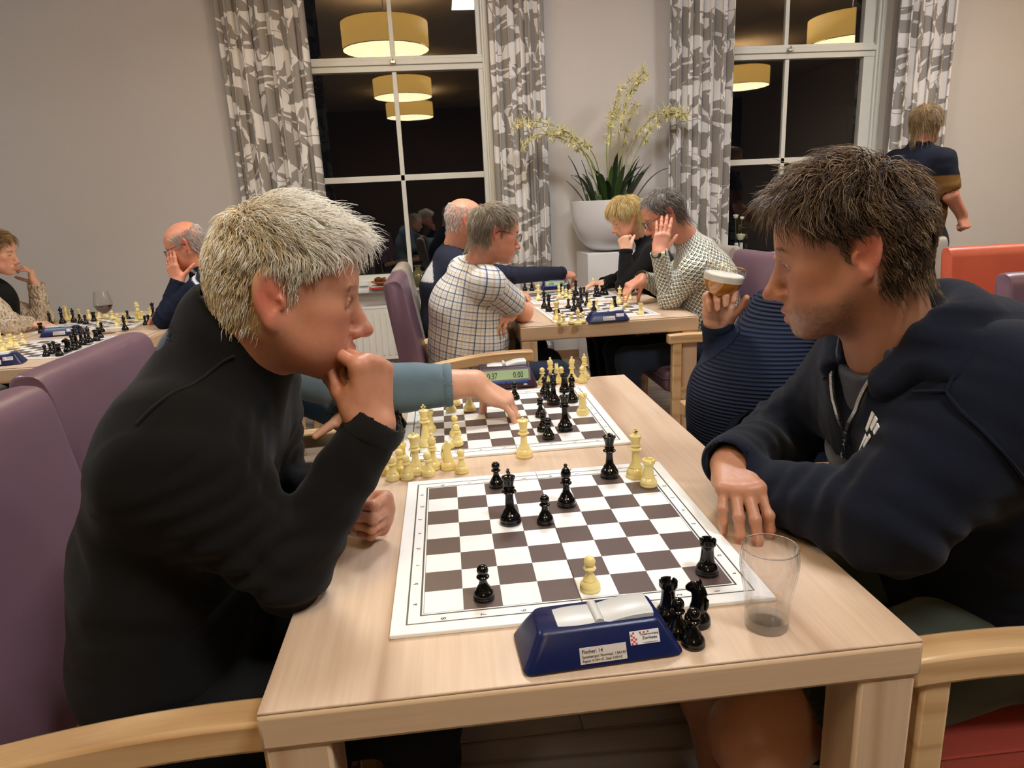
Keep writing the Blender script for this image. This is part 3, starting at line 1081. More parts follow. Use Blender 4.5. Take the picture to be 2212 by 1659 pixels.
small = {('cream', 'pawn'): 'cream pawn', ('black', 'pawn'): 'black pawn'}


ORD = ['leftmost', 'second from left', 'third from left', 'fourth from left', 'fifth from left', 'sixth from left', 'seventh from left', 'eighth from left']


def many(rows, z, where, group):
    for c, k, u, v in rows:
        same = sorted(r for r in (x[2] for x in rows if x[0] == c and x[1] == k))
        lb = '%s %s %s' % (c, k, where)
        if len(same) > 1:
            i = same.index(u)
            lb = '%s, %s' % (lb, 'rightmost' if i == len(same) - 1 else ORD[i])
        piece(c, k, u, v, z, lb, group)


many([(B, 'king', 1176, 666), (B, 'queen', 1186, 673), (W, 'queen', 1202, 691), (B, 'rook', 1203, 676), (B, 'pawn', 1228, 666), (B, 'bishop', 1240, 672), (B, 'queen', 1255, 655), (B, 'bishop', 1268, 660),
      (B, 'pawn', 1248, 664), (B, 'pawn', 1254, 673), (W, 'pawn', 1273, 662), (W, 'pawn', 1288, 668), (B, 'rook', 1327, 662), (W, 'pawn', 1322, 667), (W, 'pawn', 1352, 661), (W, 'king', 1339, 657),
      (W, 'rook', 1384, 679), (B, 'pawn', 1283, 671)], ZB, 'on the board behind the labelled clock', 'pieces on the middle table, near board')
many([(W, 'pawn', 1209, 700), (W, 'pawn', 1218, 704), (W, 'pawn', 1234, 699), (W, 'bishop', 1249, 702), (W, 'pawn', 1260, 697)], T, 'captured, beside the clock on the middle table', 'captured pieces on the middle table')
many([(W, 'bishop', 1352, 646), (W, 'bishop', 1361, 648)], T, 'under the patterned-shirt man’s fingers', 'captured pieces under a hand')
many([(W, 'queen', 1163, 648), (W, 'bishop', 1208, 644), (W, 'pawn', 1223, 642), (W, 'pawn', 1216, 637), (W, 'pawn', 1231, 645), (B, 'queen', 1244, 637), (B, 'pawn', 1262, 638), (B, 'rook', 1241, 648),
      (B, 'pawn', 1286, 640), (B, 'pawn', 1292, 641), (B, 'rook', 1289, 635), (B, 'rook', 1301, 636), (B, 'king', 1308, 637), (B, 'pawn', 1227, 631), (B, 'pawn', 1213, 630)], ZB,
     'on the farther board of the middle table', 'pieces on the middle table, far board')
many([(W, 'pawn', 1281, 618), (W, 'pawn', 1301, 617), (B, 'bishop', 1134, 628), (B, 'knight', 1149, 628)], T, 'off the far board of the middle table', 'captured pieces at the far board')
many([(B, 'pawn', 100, 770), (B, 'pawn', 111, 765), (B, 'pawn', 119, 761), (B, 'rook', 129, 769), (B, 'knight', 147, 760), (B, 'bishop', 160, 756), (B, 'king', 167, 751), (B, 'queen', 178, 745),
      (B, 'bishop', 194, 740), (B, 'pawn', 186, 737), (B, 'rook', 209, 736), (B, 'rook', 217, 730), (W, 'pawn', 7, 759), (W, 'pawn', 18, 753), (W, 'rook', 24, 745), (W, 'pawn', 36, 749), (W, 'pawn', 51, 742), (W, 'bishop', 4, 748)],
     ZB, 'on the nearest board of the left table', 'pieces on the left table, near board')
many([(B, 'rook', 90, 719), (B, 'king', 136, 699), (W, 'queen', 145, 692), (W, 'pawn', 153, 688), (B, 'bishop', 160, 695), (B, 'pawn', 174, 697), (B, 'pawn', 186, 699), (W, 'pawn', 172, 685), (W, 'pawn', 193, 687),
      (B, 'rook', 204, 694), (W, 'bishop', 216, 685), (W, 'rook', 229, 685), (W, 'pawn', 244, 690), (W, 'pawn', 215, 704), (B, 'pawn', 221, 717), (W, 'pawn', 253, 705), (W, 'pawn', 256, 696), (W, 'rook', 271, 697),
      (B, 'pawn', 277, 689), (B, 'bishop', 271, 713)], ZB, 'on the board behind the wine glass', 'pieces on the left table, far board')
many([(W, 'rook', 297, 697), (W, 'queen', 301, 690), (W, 'pawn', 309, 690), (W, 'king', 299, 685), (B, 'pawn', 315, 702), (B, 'pawn', 322, 699), (W, 'rook', 327, 684), (B, 'queen', 333, 686), (B, 'bishop', 110, 702)], T,
     'standing off the board on the left table', 'captured pieces on the left table')


# ------------------------------------------------------------------ chess clocks
def hull_rings(L0, L1, D0, D1, z0, z1, bulge=0.0, n=10):
    rings = []
    for k in range(n + 1):
        t = k / n
        e = math.sin(t * PI / 2) ** 0.0 * t
        L = L0 + (L1 - L0) * t
        D = D0 + (D1 - D0) * t + bulge * math.sin(t * PI)
        z = z0 + (z1 - z0) * t
        pts = rounded([(-L / 2, -D / 2), (L / 2, -D / 2), (L / 2, D / 2), (-L / 2, D / 2)], 0.012, 4)
        rings.append([(p[0], p[1], z) for p in pts])
    return rings


def clock(cx, cy, rz, mat, label, tilt=1, lcd=None, stickers=True, sc=1.0, tall=1.0):
    """local: -y is the side towards the camera"""
    root = empty('chess_clock', (cx, cy, T), rz, label, 'chess clock')
    root.scale = (sc, sc, sc * tall)
    MB().loft(hull_rings(0.186, 0.186, 0.080, 0.080, 0.0, 0.006, 0, 1)).build('foot', MAT['rubber'], root, smooth=True)
    MB().loft(hull_rings(0.200, 0.152, 0.092, 0.054, 0.004, 0.046, 0.004)).build('housing', mat, root, smooth=True, angle=60)
    # rocker with a waist
    rk = MB()
    for s in (-1, 1):
        n = 10
        rings = []
        for k in range(n + 1):
            t = k / n
            x = s * (0.006 + 0.062 * t)
            z = 0.0475 + 0.0030 * math.sin(t * PI * 0.9) + tilt * s * (-0.0055) * t
            zb = 0.040
            hy = 0.0225
            rings.append([(x, -hy, zb), (x, hy, zb), (x, hy, z - 0.003), (x, hy - 0.004, z), (x, -hy + 0.004, z), (x, -hy, z - 0.003)])
        rk.loft(rings)
    ro = rk.build('rocker', MAT['grey_plastic'], root, smooth=True, angle=50)
    ob = MB().tube([(0, -0.0215, 0.0455), (0, 0.0215, 0.0455)], 0.0060, 12).build('rocker_pivot', MAT['grey_plastic'], ro, smooth=True)
    th = math.atan2(0.042, 0.019)       # slope of the front face
    def face(t, x, off=0.0006):
        z = 0.004 + 0.042 * t
        yy = -(0.046 + (0.027 - 0.046) * t) - 0.002 * math.sin(t * PI) - off
        return (x, yy, z)
    rx = th
    if stickers:
        def sticker(x0, x1, t0, t1, m, nm):
            q = []
            for t, o2 in ((t0, 0.0004), (t1, 0.0004)):
                q.append([face(t, x0, o2), face(t, x1, o2)])
            mb = MB()
            a, b2 = q[0]
            d, c = q[1]
            n = np.array([0, -math.sin(th), math.cos(th)]) * 0.0006
            mb.add([a, b2, c, d] + [tuple(np.array(p) + n) for p in (a, b2, c, d)], [(0, 3, 2, 1), (4, 5, 6, 7), (0, 1, 5, 4), (1, 2, 6, 5), (2, 3, 7, 6), (3, 0, 4, 7)])
            return mb.build(nm, m, root)
        sticker(-0.031, 0.027, 0.10, 0.53, MAT['paper'], 'label_sticker')
        sticker(0.033, 0.070, 0.42, 0.76, MAT['white_paper'], 'club_sticker')
        rot = (rx, 0, 0)
        for t, tx, sz in ((0.395, 'Fischer: 14', 0.0060), (0.275, "Speeltempo: Normaal: 1:00+30'", 0.0043), (0.160, "Rapid: 0:10+10', Snel 0:05+5'", 0.0043)):
            text_obj('lettering', tx, sz, MAT['ink'], root, face(t, -0.0285, 0.0016), rot)
        for t, tx, sz in ((0.655, 'Schaakvereniging', 0.0034), (0.550, 'Zierikzee', 0.0050), (0.455, 'www.zierikzeeschaak.nl', 0.0020)):
            text_obj('lettering', tx, sz, MAT['ink'], root, face(t, 0.0575, 0.0016), rot, 'CENTER')
        for i in range(6):
            for j in range(3):
                if (i + j) % 2 == 0 and (j < 2 or i < 4):
                    p0, p1 = face(0.435 + i * 0.052, 0.0338 + j * 0.0026, 0.0013), face(0.435 + i * 0.052 + 0.050, 0.0338 + j * 0.0026, 0.0013)
                    MB().add([p0, (p0[0] + 0.0025, p0[1], p0[2]), (p1[0] + 0.0025, p1[1], p1[2]), p1], [(0, 1, 2, 3)]).build('check_mark', MAT['red_ink'], root)
        for i in range(3):
            p0, p1 = face(0.700, 0.045 + i * 0.005, 0.0013), face(0.745, 0.045 + i * 0.005, 0.0013)
            MB().add([p0, (p0[0] + 0.0022, p0[1], p0[2]), (p1[0] + 0.0022, p1[1], p1[2]), p1], [(0, 1, 2, 3)]).build('check_mark', MAT['red_ink'], root)
    if lcd:
        bz = MB()
        n = np.array([0, -math.sin(th), math.cos(th)]) * 0.002
        def plate(x0, x1, t0, t1, m, nm, h=1.0):
            a, b2, c, d = face(t0, x0, 0), face(t0, x1, 0), face(t1, x1, 0), face(t1, x0, 0)
            mb = MB().add([a, b2, c, d] + [tuple(np.array(p) + n * h) for p in (a, b2, c, d)], [(0, 3, 2, 1), (4, 5, 6, 7), (0, 1, 5, 4), (1, 2, 6, 5), (2, 3, 7, 6), (3, 0, 4, 7)])
            return mb.build(nm, m, root)
        plate(-0.078, 0.078, 0.30, 0.88, MAT['grey_bezel'], 'bezel', 0.8)
        sc_ = plate(-0.072, 0.072, 0.38, 0.80, MAT['lcd'], 'display', 1.2)
        for x, tx in lcd:
            text_obj('digits', tx, 0.0185, MAT['ink'], root, face(0.46, x, 0.0035), (rx, 0, 0), 'CENTER')
        for x0, x1 in ((-0.07, -0.002), (0.002, 0.07)):
            plate(x0, x1, 0.20, 0.29, MAT['button_blue'], 'button', 2.0)
        plate(0.055, 0.066, 0.08, 0.15, MAT['grey_plastic'], 'maker_badge', 0.8)
    return root


MAT['grey_bezel'] = simple('grey_bezel', (128, 122, 136), 0.35, 0.03, 30.0)
MAT['lcd'] = simple('lcd_green', (176, 204, 160), 0.25, 0.02, 30.0)
clock(0.158, 0.745, 0.05, MAT['blue_plastic'], 'navy blue chess clock with white labels at the near table edge', tilt=-1)
clock(0.164, 2.065, 0.0, MAT['plum_plastic'], 'plum chess clock with green display behind the reaching hand', tilt=-1, lcd=((-0.040, '0:37'), (0.040, '0.00')), stickers=False, tall=1.55)
clock(0.755, 3.155, 0.02, MAT['blue_plastic'], 'blue chess clock on the edge of the middle table', tilt=-1)
clock(0.735, 4.52, 0.0, MAT['blue_plastic'], 'small blue clock with display below the bald man’s sleeve', tilt=1, lcd=((-0.036, '0:44'), (0.04, '0:54')), stickers=False, tall=1.4)
clock(-2.03, 3.80, 0.12, MAT['blue_plastic'], 'blue chess clock between the two boards on the left table', tilt=1)
clock(-1.905, 3.03, 0.25, MAT['blue_plastic'], 'blue chess clock cut off by the left picture edge', tilt=1)


# ------------------------------------------------------------------ glasses
def goblet(name, outer, inner, base, mat, label, cat, fill=None, fillmat=None, rot=None, seg=40):
    root = empty(name, base, 0, label, cat)
    m = MB().lathe(outer + inner, seg=seg, cap=False)
    n = len(outer + inner)
    m.build('glass', mat, root, smooth=True, angle=60)
    if fill:
        MB().lathe(fill, seg=seg).build('drink', fillmat, root, smooth=True, angle=60)
    if rot:
        root.rotation_euler = rot
    return root


p = on(1655, 1350)
goblet('beer_tumbler', [(0.0, 0.0), (0.0255, 0.0), (0.0275, 0.003), (0.0278, 0.02), (0.0285, 0.035), (0.0310, 0.055), (0.0348, 0.075), (0.0365, 0.088), (0.0362, 0.098), (0.0350, 0.108), (0.0345, 0.1125)],
       [(0.0333, 0.1130), (0.0328, 0.108), (0.0340, 0.098), (0.0345, 0.088), (0.0328, 0.075), (0.0290, 0.055), (0.0265, 0.035), (0.0258, 0.022), (0.0240, 0.013), (0.0, 0.012)], tuple(p), MAT['tumbler'],
       'nearly empty clear tumbler at the right table corner', 'glass', [(0.0005, 0.0118), (0.0243, 0.0130), (0.0261, 0.022), (0.0263, 0.026), (0.0005, 0.026)], MAT['thin_water'])
tm = [o for o in bpy.data.objects if o.name.startswith('beer_tumbler')][0]
MB().tube([(0.0340 * math.cos(a), 0.0340 * math.sin(a), 0.1128) for a in np.linspace(0, 2 * PI, 49)], 0.0009, 8).build('rim', MAT['glass'], tm, smooth=True)
MB().lathe([(0.0005, 0.0006), (0.0262, 0.0006), (0.0272, 0.004), (0.0270, 0.0105), (0.0005, 0.0105)], seg=40).build('thick_base', MAT['tumbler'], tm, smooth=True)
MAT['wine'] = simple('red_wine', (58, 10, 20), 0.05, 0.05, 40.0, Coat_Weight=1.0)
p = on(235, 720)
goblet('wine_glass', [(0.0, 0.0), (0.036, 0.0), (0.0365, 0.0015), (0.012, 0.006), (0.0048, 0.014), (0.0042, 0.06), (0.0050, 0.095), (0.014, 0.104), (0.036, 0.126), (0.0445, 0.146), (0.0440, 0.165), (0.0385, 0.195), (0.0335, 0.222)],
       [(0.0325, 0.222), (0.0373, 0.195), (0.0427, 0.165), (0.0432, 0.146), (0.0345, 0.1275), (0.012, 0.1065), (0.0, 0.104)], tuple(p), MAT['tumbler'],
       'stemmed wine glass with some red wine on the left table', 'wine glass',
       [(0.0005, 0.1038), (0.0125, 0.1062), (0.035, 0.1272), (0.0435, 0.146), (0.0435, 0.150), (0.0005, 0.150)], MAT['wine'])

MAT['beer'] = simple('amber_beer', (214, 142, 34), 0.08, 0.06, 60.0, Subsurface_Weight=0.5, Subsurface_Radius=(0.03, 0.015, 0.004), Coat_Weight=1.0)
MAT['foam'] = simple('beer_foam', (240, 234, 222), 0.8, 0.03, 200.0, 0.3, 400.0)
p = at(1543, 688, 1.69)
bg = goblet('beer_goblet', [(0.0, 0.0), (0.030, 0.0), (0.0305, 0.0015), (0.010, 0.005), (0.0050, 0.012), (0.0046, 0.045), (0.012, 0.055), (0.034, 0.070), (0.0475, 0.092), (0.0515, 0.115), (0.0505, 0.134)],
            [(0.0495, 0.134), (0.0504, 0.115), (0.0464, 0.0925), (0.033, 0.0712), (0.011, 0.0565), (0.0, 0.0555)], tuple(p), MAT['thin_glass'], 'stemmed beer goblet raised in the drinker’s hand', 'beer glass',
            [(0.0005, 0.0552), (0.0115, 0.0562), (0.0335, 0.0709), (0.0469, 0.0922), (0.0488, 0.1000), (0.0005, 0.1000)], MAT['beer'], rot=(0.10, 0.16, 0))
MB().lathe([(0.0005, 0.1001), (0.0490, 0.1001), (0.0508, 0.1150), (0.0480, 0.1170), (0.0300, 0.1150), (0.0005, 0.1160)], seg=40).build('foam', MAT['foam'], bg, smooth=True)
bgo = [ch for ch in bg.children if ch.name.startswith('glass')][0]
MB().tube([(0.0500 * math.cos(a), 0.0500 * math.sin(a), 0.134) for a in np.linspace(0, 2 * PI, 49)], 0.0009, 6).build('gilt_rim', MAT['brass'], bgo, smooth=True)

# ------------------------------------------------------------------ people: smooth implicit bodies, meshed once
_rng = np.random.RandomState(3)
_NT = _rng.rand(32, 32, 32).astype(np.float32)


def vnoise(P, f):
    q = np.asarray(P, np.float32) * f
    i = np.floor(q).astype(int)
    t = q - i
    t = t * t * (3 - 2 * t)
    a = i % 32
    b2 = (i + 1) % 32
    x, y, z = t[:, 0], t[:, 1], t[:, 2]
    g = lambda p, r, s: _NT[p[:, 0], r[:, 1], s[:, 2]]
    c00 = g(a, a, a) * (1 - x) + g(b2, a, a) * x
    c10 = g(a, b2, a) * (1 - x) + g(b2, b2, a) * x
    c01 = g(a, a, b2) * (1 - x) + g(b2, a, b2) * x
    c11 = g(a, b2, b2) * (1 - x) + g(b2, b2, b2) * x
    return ((c00 * (1 - y) + c10 * y) * (1 - z) + (c01 * (1 - y) + c11 * y) * z) - 0.5


def nrm(v):
    v = np.asarray(v, float)
    return v / (np.linalg.norm(v) + 1e-12)


class Field:
    """a solid built by smooth unions and cuts; frame() sets local axes for the next shapes"""

    def __init__(self):
        self.ops = []
        self.frame()

    def frame(self, R=np.eye(3), t=np.zeros(3), s=1.0):
        self.R, self.t, self.s = np.array(R, float), np.array(t, float), s
        return self

    def _w(self, p):
        return self.t + self.s * (self.R @ np.array(p, float))

    def _v(self, v):
        return self.R @ np.array(v, float)

    def cap(self, a, b, ra, rb=None, k=0.012, sub=False):
        rb = ra if rb is None else rb
        a, b = self._w(a), self._w(b)
        ra, rb, k = ra * self.s, rb * self.s, k * self.s
        ab = b - a
        L2 = ab @ ab + 1e-12

        def f(P):
            q = P - a
            t = np.clip(q @ ab / L2, 0, 1)
            return np.sqrt(((q - t[:, None] * ab) ** 2).sum(1)) - (ra + (rb - ra) * t)
        m = max(ra, rb)
        self.ops.append((np.minimum(a, b) - m, np.maximum(a, b) + m, k, sub, f))
        return self

    def ecap(self, a, b, da, db, wa, wb, lat, k=0.03, sub=False):
        """flattened capsule: half depth d, half width w along lat"""
        a, b = self._w(a), self._w(b)
        ab = b - a
        L = np.linalg.norm(ab) + 1e-9
        u = ab / L
        l = np.array(lat, float)
        l = nrm(l - u * (l @ u))
        fw = np.cross(u, l)

        def f(P):
            q = P - a
            s = q @ u
            t = np.clip(s / L, 0, 1)
            d = da + (db - da) * t
            w2 = wa + (wb - wa) * t
            ex = s - t * L
            lx = (q @ l) * d / w2
            return np.sqrt(lx ** 2 + (q @ fw) ** 2 + ex ** 2) - d
        m = max(da, db, wa, wb)
        self.ops.append((np.minimum(a, b) - m, np.maximum(a, b) + m, k, sub, f))
        return self

    def ell(self, c, r, k=0.012, sub=False, rot=None):
        c = self._w(c)
        r = np.array(r, float) * self.s
        k = k * self.s
        Rm = self.R if rot is None else self.R @ rot
        m = np.abs(Rm) @ r

        def f(P):
            q = ((P - c) @ Rm) / r
            k0 = np.sqrt((q * q).sum(1)) + 1e-9
            k1 = np.sqrt(((q / r) ** 2).sum(1)) + 1e-9
            return k0 * (k0 - 1) / k1
        self.ops.append((c - m, c + m, k, sub, f))
        return self

    def half(self, p, n, k=0.004):
        """cut away everything on the side of n beyond p, near the last shape's box"""
        p, n = self._w(p), nrm(self._v(n))
        self.ops.append((None, None, k * self.s, 'plane', lambda P: (P - p) @ n))
        return self

    @staticmethod
    def _mix(old, d, k, sub):
        if sub:
            d = -d
            if k > 0:
                h = np.maximum(k - np.abs(old - d), 0) / k
                return np.maximum(old, d) + h * h * k * 0.25
            return np.maximum(old, d)
        if k > 0:
            h = np.maximum(k - np.abs(old - d), 0) / k
            return np.minimum(old, d) - h * h * k * 0.25
        return np.minimum(old, d)

    def at(self, P):
        D = np.full(len(P), 0.2)
        for lo, hi, k, sub, f in self.ops:
            D = np.maximum(D, f(P)) if sub == 'plane' else self._mix(D, f(P), k, sub)
        return D

    def mesh(self, h, lo=None, hi=None):
        los = [o[0] for o in self.ops if o[0] is not None and o[3] is False]
        his = [o[1] for o in self.ops if o[1] is not None and o[3] is False]
        mk = max(o[2] for o in self.ops) * 0.6
        lo = np.min(los, 0) - 3 * h - mk if lo is None else np.array(lo, float)
        hi = np.max(his, 0) + 3 * h + mk if hi is None else np.array(hi, float)
        n = np.ceil((hi - lo) / h).astype(int) + 1
        ax = [lo[i] + h * np.arange(n[i]) for i in range(3)]
        D = np.full(n, 0.2, np.float32)
        for a, b, k, sub, f in self.ops:
            if a is None:
                i0, i1 = np.zeros(3, int), n
            else:
                i0 = np.clip(np.floor((a - k - 2.5 * h - lo) / h).astype(int), 0, n)
                i1 = np.clip(np.ceil((b + k + 2.5 * h - lo) / h).astype(int) + 1, 0, n)
            if np.any(i1 <= i0):
                continue
            g = np.stack(np.meshgrid(*[ax[i][i0[i]:i1[i]] for i in range(3)], indexing='ij'), -1)
            sh = g.shape[:3]
            d = f(g.reshape(-1, 3)).reshape(sh)
            S = D[i0[0]:i1[0], i0[1]:i1[1], i0[2]:i1[2]]
            D[i0[0]:i1[0], i0[1]:i1[1], i0[2]:i1[2]] = np.maximum(S, d) if sub == 'plane' else self._mix(S, d, k, sub)
        return surface_nets(D, lo, h)


def surface_nets(D, lo, h):
    ins = D < 0
    c = ins[:-1, :-1, :-1].astype(np.int8)
    tot = np.zeros(c.shape, np.int8)
    offs = [(i, j, k) for i in (0, 1) for j in (0, 1) for k in (0, 1)]
    nx, ny, nz = c.shape
    for i, j, k in offs:
        tot += ins[i:i + nx, j:j + ny, k:k + nz]
    act = (tot > 0) & (tot < 8)
    idx = np.argwhere(act)
    vals = np.stack([D[idx[:, 0] + i, idx[:, 1] + j, idx[:, 2] + k] for i, j, k in offs], 1)
    acc = np.zeros((len(idx), 3))
    cnt = np.zeros(len(idx))
    O = np.array(offs, float)
    for a in range(8):
        for b in range(a + 1, 8):
            if np.abs(O[a] - O[b]).sum() != 1:
                continue
            va, vb = vals[:, a], vals[:, b]
            m = (va < 0) != (vb < 0)
            t = np.where(m, va / np.where(m, va - vb, 1), 0)
            acc += m[:, None] * (O[a] + t[:, None] * (O[b] - O[a]))
            cnt += m
    V = lo + h * (idx + acc / cnt[:, None])
    vid = np.full(c.shape, -1, np.int64)
    vid[idx[:, 0], idx[:, 1], idx[:, 2]] = np.arange(len(idx))
    F = []
    for ax in range(3):
        s0 = [slice(None)] * 3
        s1 = [slice(None)] * 3
        s0[ax], s1[ax] = slice(0, -1), slice(1, None)
        A, B2 = ins[tuple(s0)], ins[tuple(s1)]
        e = np.argwhere(A != B2)
        o1, o2 = [d for d in range(3) if d != ax]
        ok = (e[:, o1] > 0) & (e[:, o2] > 0) & (e[:, o1] < D.shape[o1] - 1) & (e[:, o2] < D.shape[o2] - 1)
        e = e[ok]
        flip = A[e[:, 0], e[:, 1], e[:, 2]]

        def g(d1, d2):
            q = e.copy()
            q[:, o1] -= d1
            q[:, o2] -= d2
            return vid[q[:, 0], q[:, 1], q[:, 2]]
        q = np.stack([g(1, 1), g(0, 1), g(0, 0), g(1, 0)], 1)
        if ax == 1:
            flip = ~flip
        q[~flip] = q[~flip][:, ::-1]
        F.append(q)
    F = np.concatenate(F)
    F = F[(F >= 0).all(1)]
    return V, F


def normals(V, F):
    n = np.cross(V[F[:, 2]] - V[F[:, 0]], V[F[:, 3]] - V[F[:, 1]])
    N = np.zeros_like(V)
    for k in range(4):
        np.add.at(N, F[:, k], n)
    return N / (np.linalg.norm(N, axis=1)[:, None] + 1e-12)


def put_color(o, name, C):
    a = o.data.color_attributes.new(name, 'FLOAT_COLOR', 'POINT')
    C = np.concatenate([C, np.ones((len(C), 1))], 1).astype(np.float32)
    a.data.foreach_set('color', C.ravel())


def put_uv(o, UV):
    ul = o.data.uv_layers.new(name='UVMap')
    li = np.empty(len(o.data.loops), dtype=np.int32)
    o.data.loops.foreach_get('vertex_index', li)
    ul.data.foreach_set('uv', UV[li].ravel())


def snap(F, p, off=0.002, it=8):
    p = np.array(p, float)
    e = 0.002
    for _ in range(it):
        Q = np.array([p, p + (e, 0, 0), p + (0, e, 0), p + (0, 0, e)])
        d = F.at(Q)
        g = nrm(d[1:] - d[0])
        p = p - g * np.clip(d[0] - off, -0.03, 0.03)
    return p


def snap_line(F, pts, off=0.002, n=6):
    out = []
    for a, b2 in zip(pts, pts[1:]):
        for k in range(n):
            out.append(snap(F, np.array(a) * (1 - k / n) + np.array(b2) * k / n, off))
    out.append(snap(F, pts[-1], off))
    return out


def head_frame(heading, pitch, roll=0.0):
    """columns: forward, left, up; pitch > 0 looks down, roll > 0 leans to the right ear"""
    f = np.array([math.cos(heading), math.sin(heading), 0])
    l = np.array([-math.sin(heading), math.cos(heading), 0])
    u = np.array([0, 0, 1.0])
    f2 = f * math.cos(pitch) - u * math.sin(pitch)
    u2 = u * math.cos(pitch) + f * math.sin(pitch)
    l3 = l * math.cos(roll) + u2 * math.sin(roll)
    u3 = u2 * math.cos(roll) - l * math.sin(roll)
    return np.stack([f2, l3, u3], 1)


def ry(a):
    c, s = math.cos(a), math.sin(a)
    return np.array([[c, 0, s], [0, 1, 0], [-s, 0, c]])


def rz3(a):
    c, s = math.cos(a), math.sin(a)
    return np.array([[c, -s, 0], [s, c, 0], [0, 0, 1]])


def head_shape(F, R, c, s, neck_to=None, jaw=1.0, nose=1.0, fat=0.0, mouth_open=0.0, neck_r=0.056, ear=1.0, eyes=False):
    F.frame(R, c, s)
    F.ell((0.000, 0, 0.030), (0.098, 0.077, 0.086), 0.0)
    F.ell((-0.030, 0, 0.020), (0.066, 0.071, 0.074), 0.03)
    F.ell((0.042, 0, 0.036), (0.054, 0.062, 0.058), 0.02)
    F.ell((0.042, 0, -0.035), (0.053, 0.058 + fat * 0.5, 0.070), 0.03)
    F.ell((0.046, 0, -0.078), (0.046 * jaw, 0.046 + fat, 0.034), 0.03)
    F.ell((0.080, 0, -0.103), (0.017 * jaw, 0.021, 0.015), 0.022)
    for y in (-1, 1):
        F.cap((0.002, y * 0.058, -0.040), (0.066, y * 0.024, -0.098), 0.013 + fat * 0.5, 0.012, 0.03)
        F.ell((0.058, y * 0.047, -0.020), (0.024, 0.016, 0.016), 0.024)
        F.ell((0.060, y * 0.038 * (1 + fat * 4), -0.060), (0.024, 0.018 + fat, 0.026), 0.03)
    F.cap((0.083, -0.030, 0.020), (0.083, 0.030, 0.020), 0.0125, None, 0.018)
    for y in (-1, 1):
        F.ell((0.103, y * 0.033, -0.001), (0.019, 0.017, 0.012), 0.014, True)
    # nose
    F.cap((0.0915, 0, 0.006), (0.113 * 1.0 + 0.003 * (nose - 1), 0, -0.038), 0.0075, 0.0105 * nose, 0.012)
    F.ell((0.1165 + 0.004 * (nose - 1), 0, -0.044), (0.0125 * nose, 0.0115 * nose, 0.0105), 0.008)
    for y in (-1, 1):
        F.ell((0.1035, y * 0.0135, -0.0485), (0.0115, 0.0072, 0.0080), 0.007)
        F.ell((0.1105, y * 0.0075, -0.0555), (0.0065, 0.0036, 0.0040), 0.002, True)
        # lids over the eyeball
        F.ell((0.0800, y * 0.0315, 0.0005), (0.0145, 0.0150, 0.0125), 0.005)
        if eyes:
            F.ell((0.0935, y * 0.0325, -0.0030), (0.0075, 0.0125, 0.0030), 0.0015, True)
            F.cap((0.0955, y * 0.021, 0.0075), (0.0880, y * 0.045, 0.0070), 0.0010, None, 0.0025, True)
            F.cap((0.0920, y * 0.020, -0.0125), (0.0860, y * 0.042, -0.0125), 0.0012, None, 0.0050, True)
        else:
            F.cap((0.0945, y * 0.022, -0.0045), (0.0880, y * 0.044, -0.0035), 0.0010, None, 0.0015, True)
        F.cap((0.0960, y * 0.020, 0.0165), (0.0885, y * 0.046, 0.0195), 0.0040, 0.0030, 0.006)
    # mouth
    F.ell((0.088, 0, -0.074), (0.0165, 0.027, 0.017), 0.014)
    F.ell((0.1010, 0, -0.0715), (0.0078, 0.0215, 0.0052), 0.005)
    F.ell((0.0985, 0, -0.0835 - mouth_open * 0.5), (0.0082, 0.0185, 0.0060), 0.005)
    F.ell((0.1090, 0, -0.0772 - mouth_open * 0.25), (0.0125, 0.0240, 0.0012 + mouth_open * 0.5), 0.0025, True)
    F.cap((0.0925, -0.026, -0.0785), (0.0925, 0.026, -0.0785), 0.0015, None, 0.004, True)
    for y in (-1, 1):
        F.cap((0.1000, y * 0.0200, -0.0510), (0.0860, y * 0.0330, -0.0740), 0.0012, None, 0.006, True)
    # ears
    for y in (-1, 1):
        E = rz3(-y * 0.42) @ ry(-0.22)
        q = lambda x, yy, z: (-0.010 + (x + 0.010) * ear, y * (0.074 + (yy - 0.074) * ear), z * ear)
        r_ = lambda *v: tuple(x * ear for x in v)
        F.ell(q(-0.012, 0.0790, 0.000), r_(0.0175, 0.0062, 0.0315), 0.004, False, E)
        F.ell(q(-0.007, 0.0770, -0.027), r_(0.0085, 0.0058, 0.0100), 0.006, False, E)
        F.ell(q(-0.0105, 0.0865, 0.002), r_(0.0118, 0.0058, 0.0225), 0.003, True, E)
        F.ell(q(-0.0110, 0.0795, 0.010), r_(0.0060, 0.0038, 0.0130), 0.004, False, E)
        F.ell(q(0.0010, 0.0785, -0.006), r_(0.0045, 0.0045, 0.0080), 0.004, False, E)
        F.ell(q(-0.0030, 0.0860, -0.009), r_(0.0065, 0.0080, 0.0080), 0.003, True, E)
    if neck_to is not None:
        a = F._w((-0.022, 0, -0.045))
        b2 = np.array(neck_to, float)
        F.frame()
        F.cap(a, b2, neck_r * s, neck_r * s * 1.10, 0.035)
    F.frame()
    return F


HAND = {'relaxed': ((25, 30, 20), (28, 34, 22), (30, 36, 24), (32, 36, 24)),
        'fist': ((78, 95, 55), (80, 98, 58), (82, 98, 58), (84, 98, 55)),
        'reach': ((30, 28, 18), (42, 30, 20), (48, 34, 22), (48, 36, 24)),
        'flat': ((4, 8, 5), (4, 9, 6), (5, 10, 6), (6, 10, 8)),
        'grip': ((48, 48, 30), (50, 50, 32), (52, 52, 32), (54, 52, 32))}


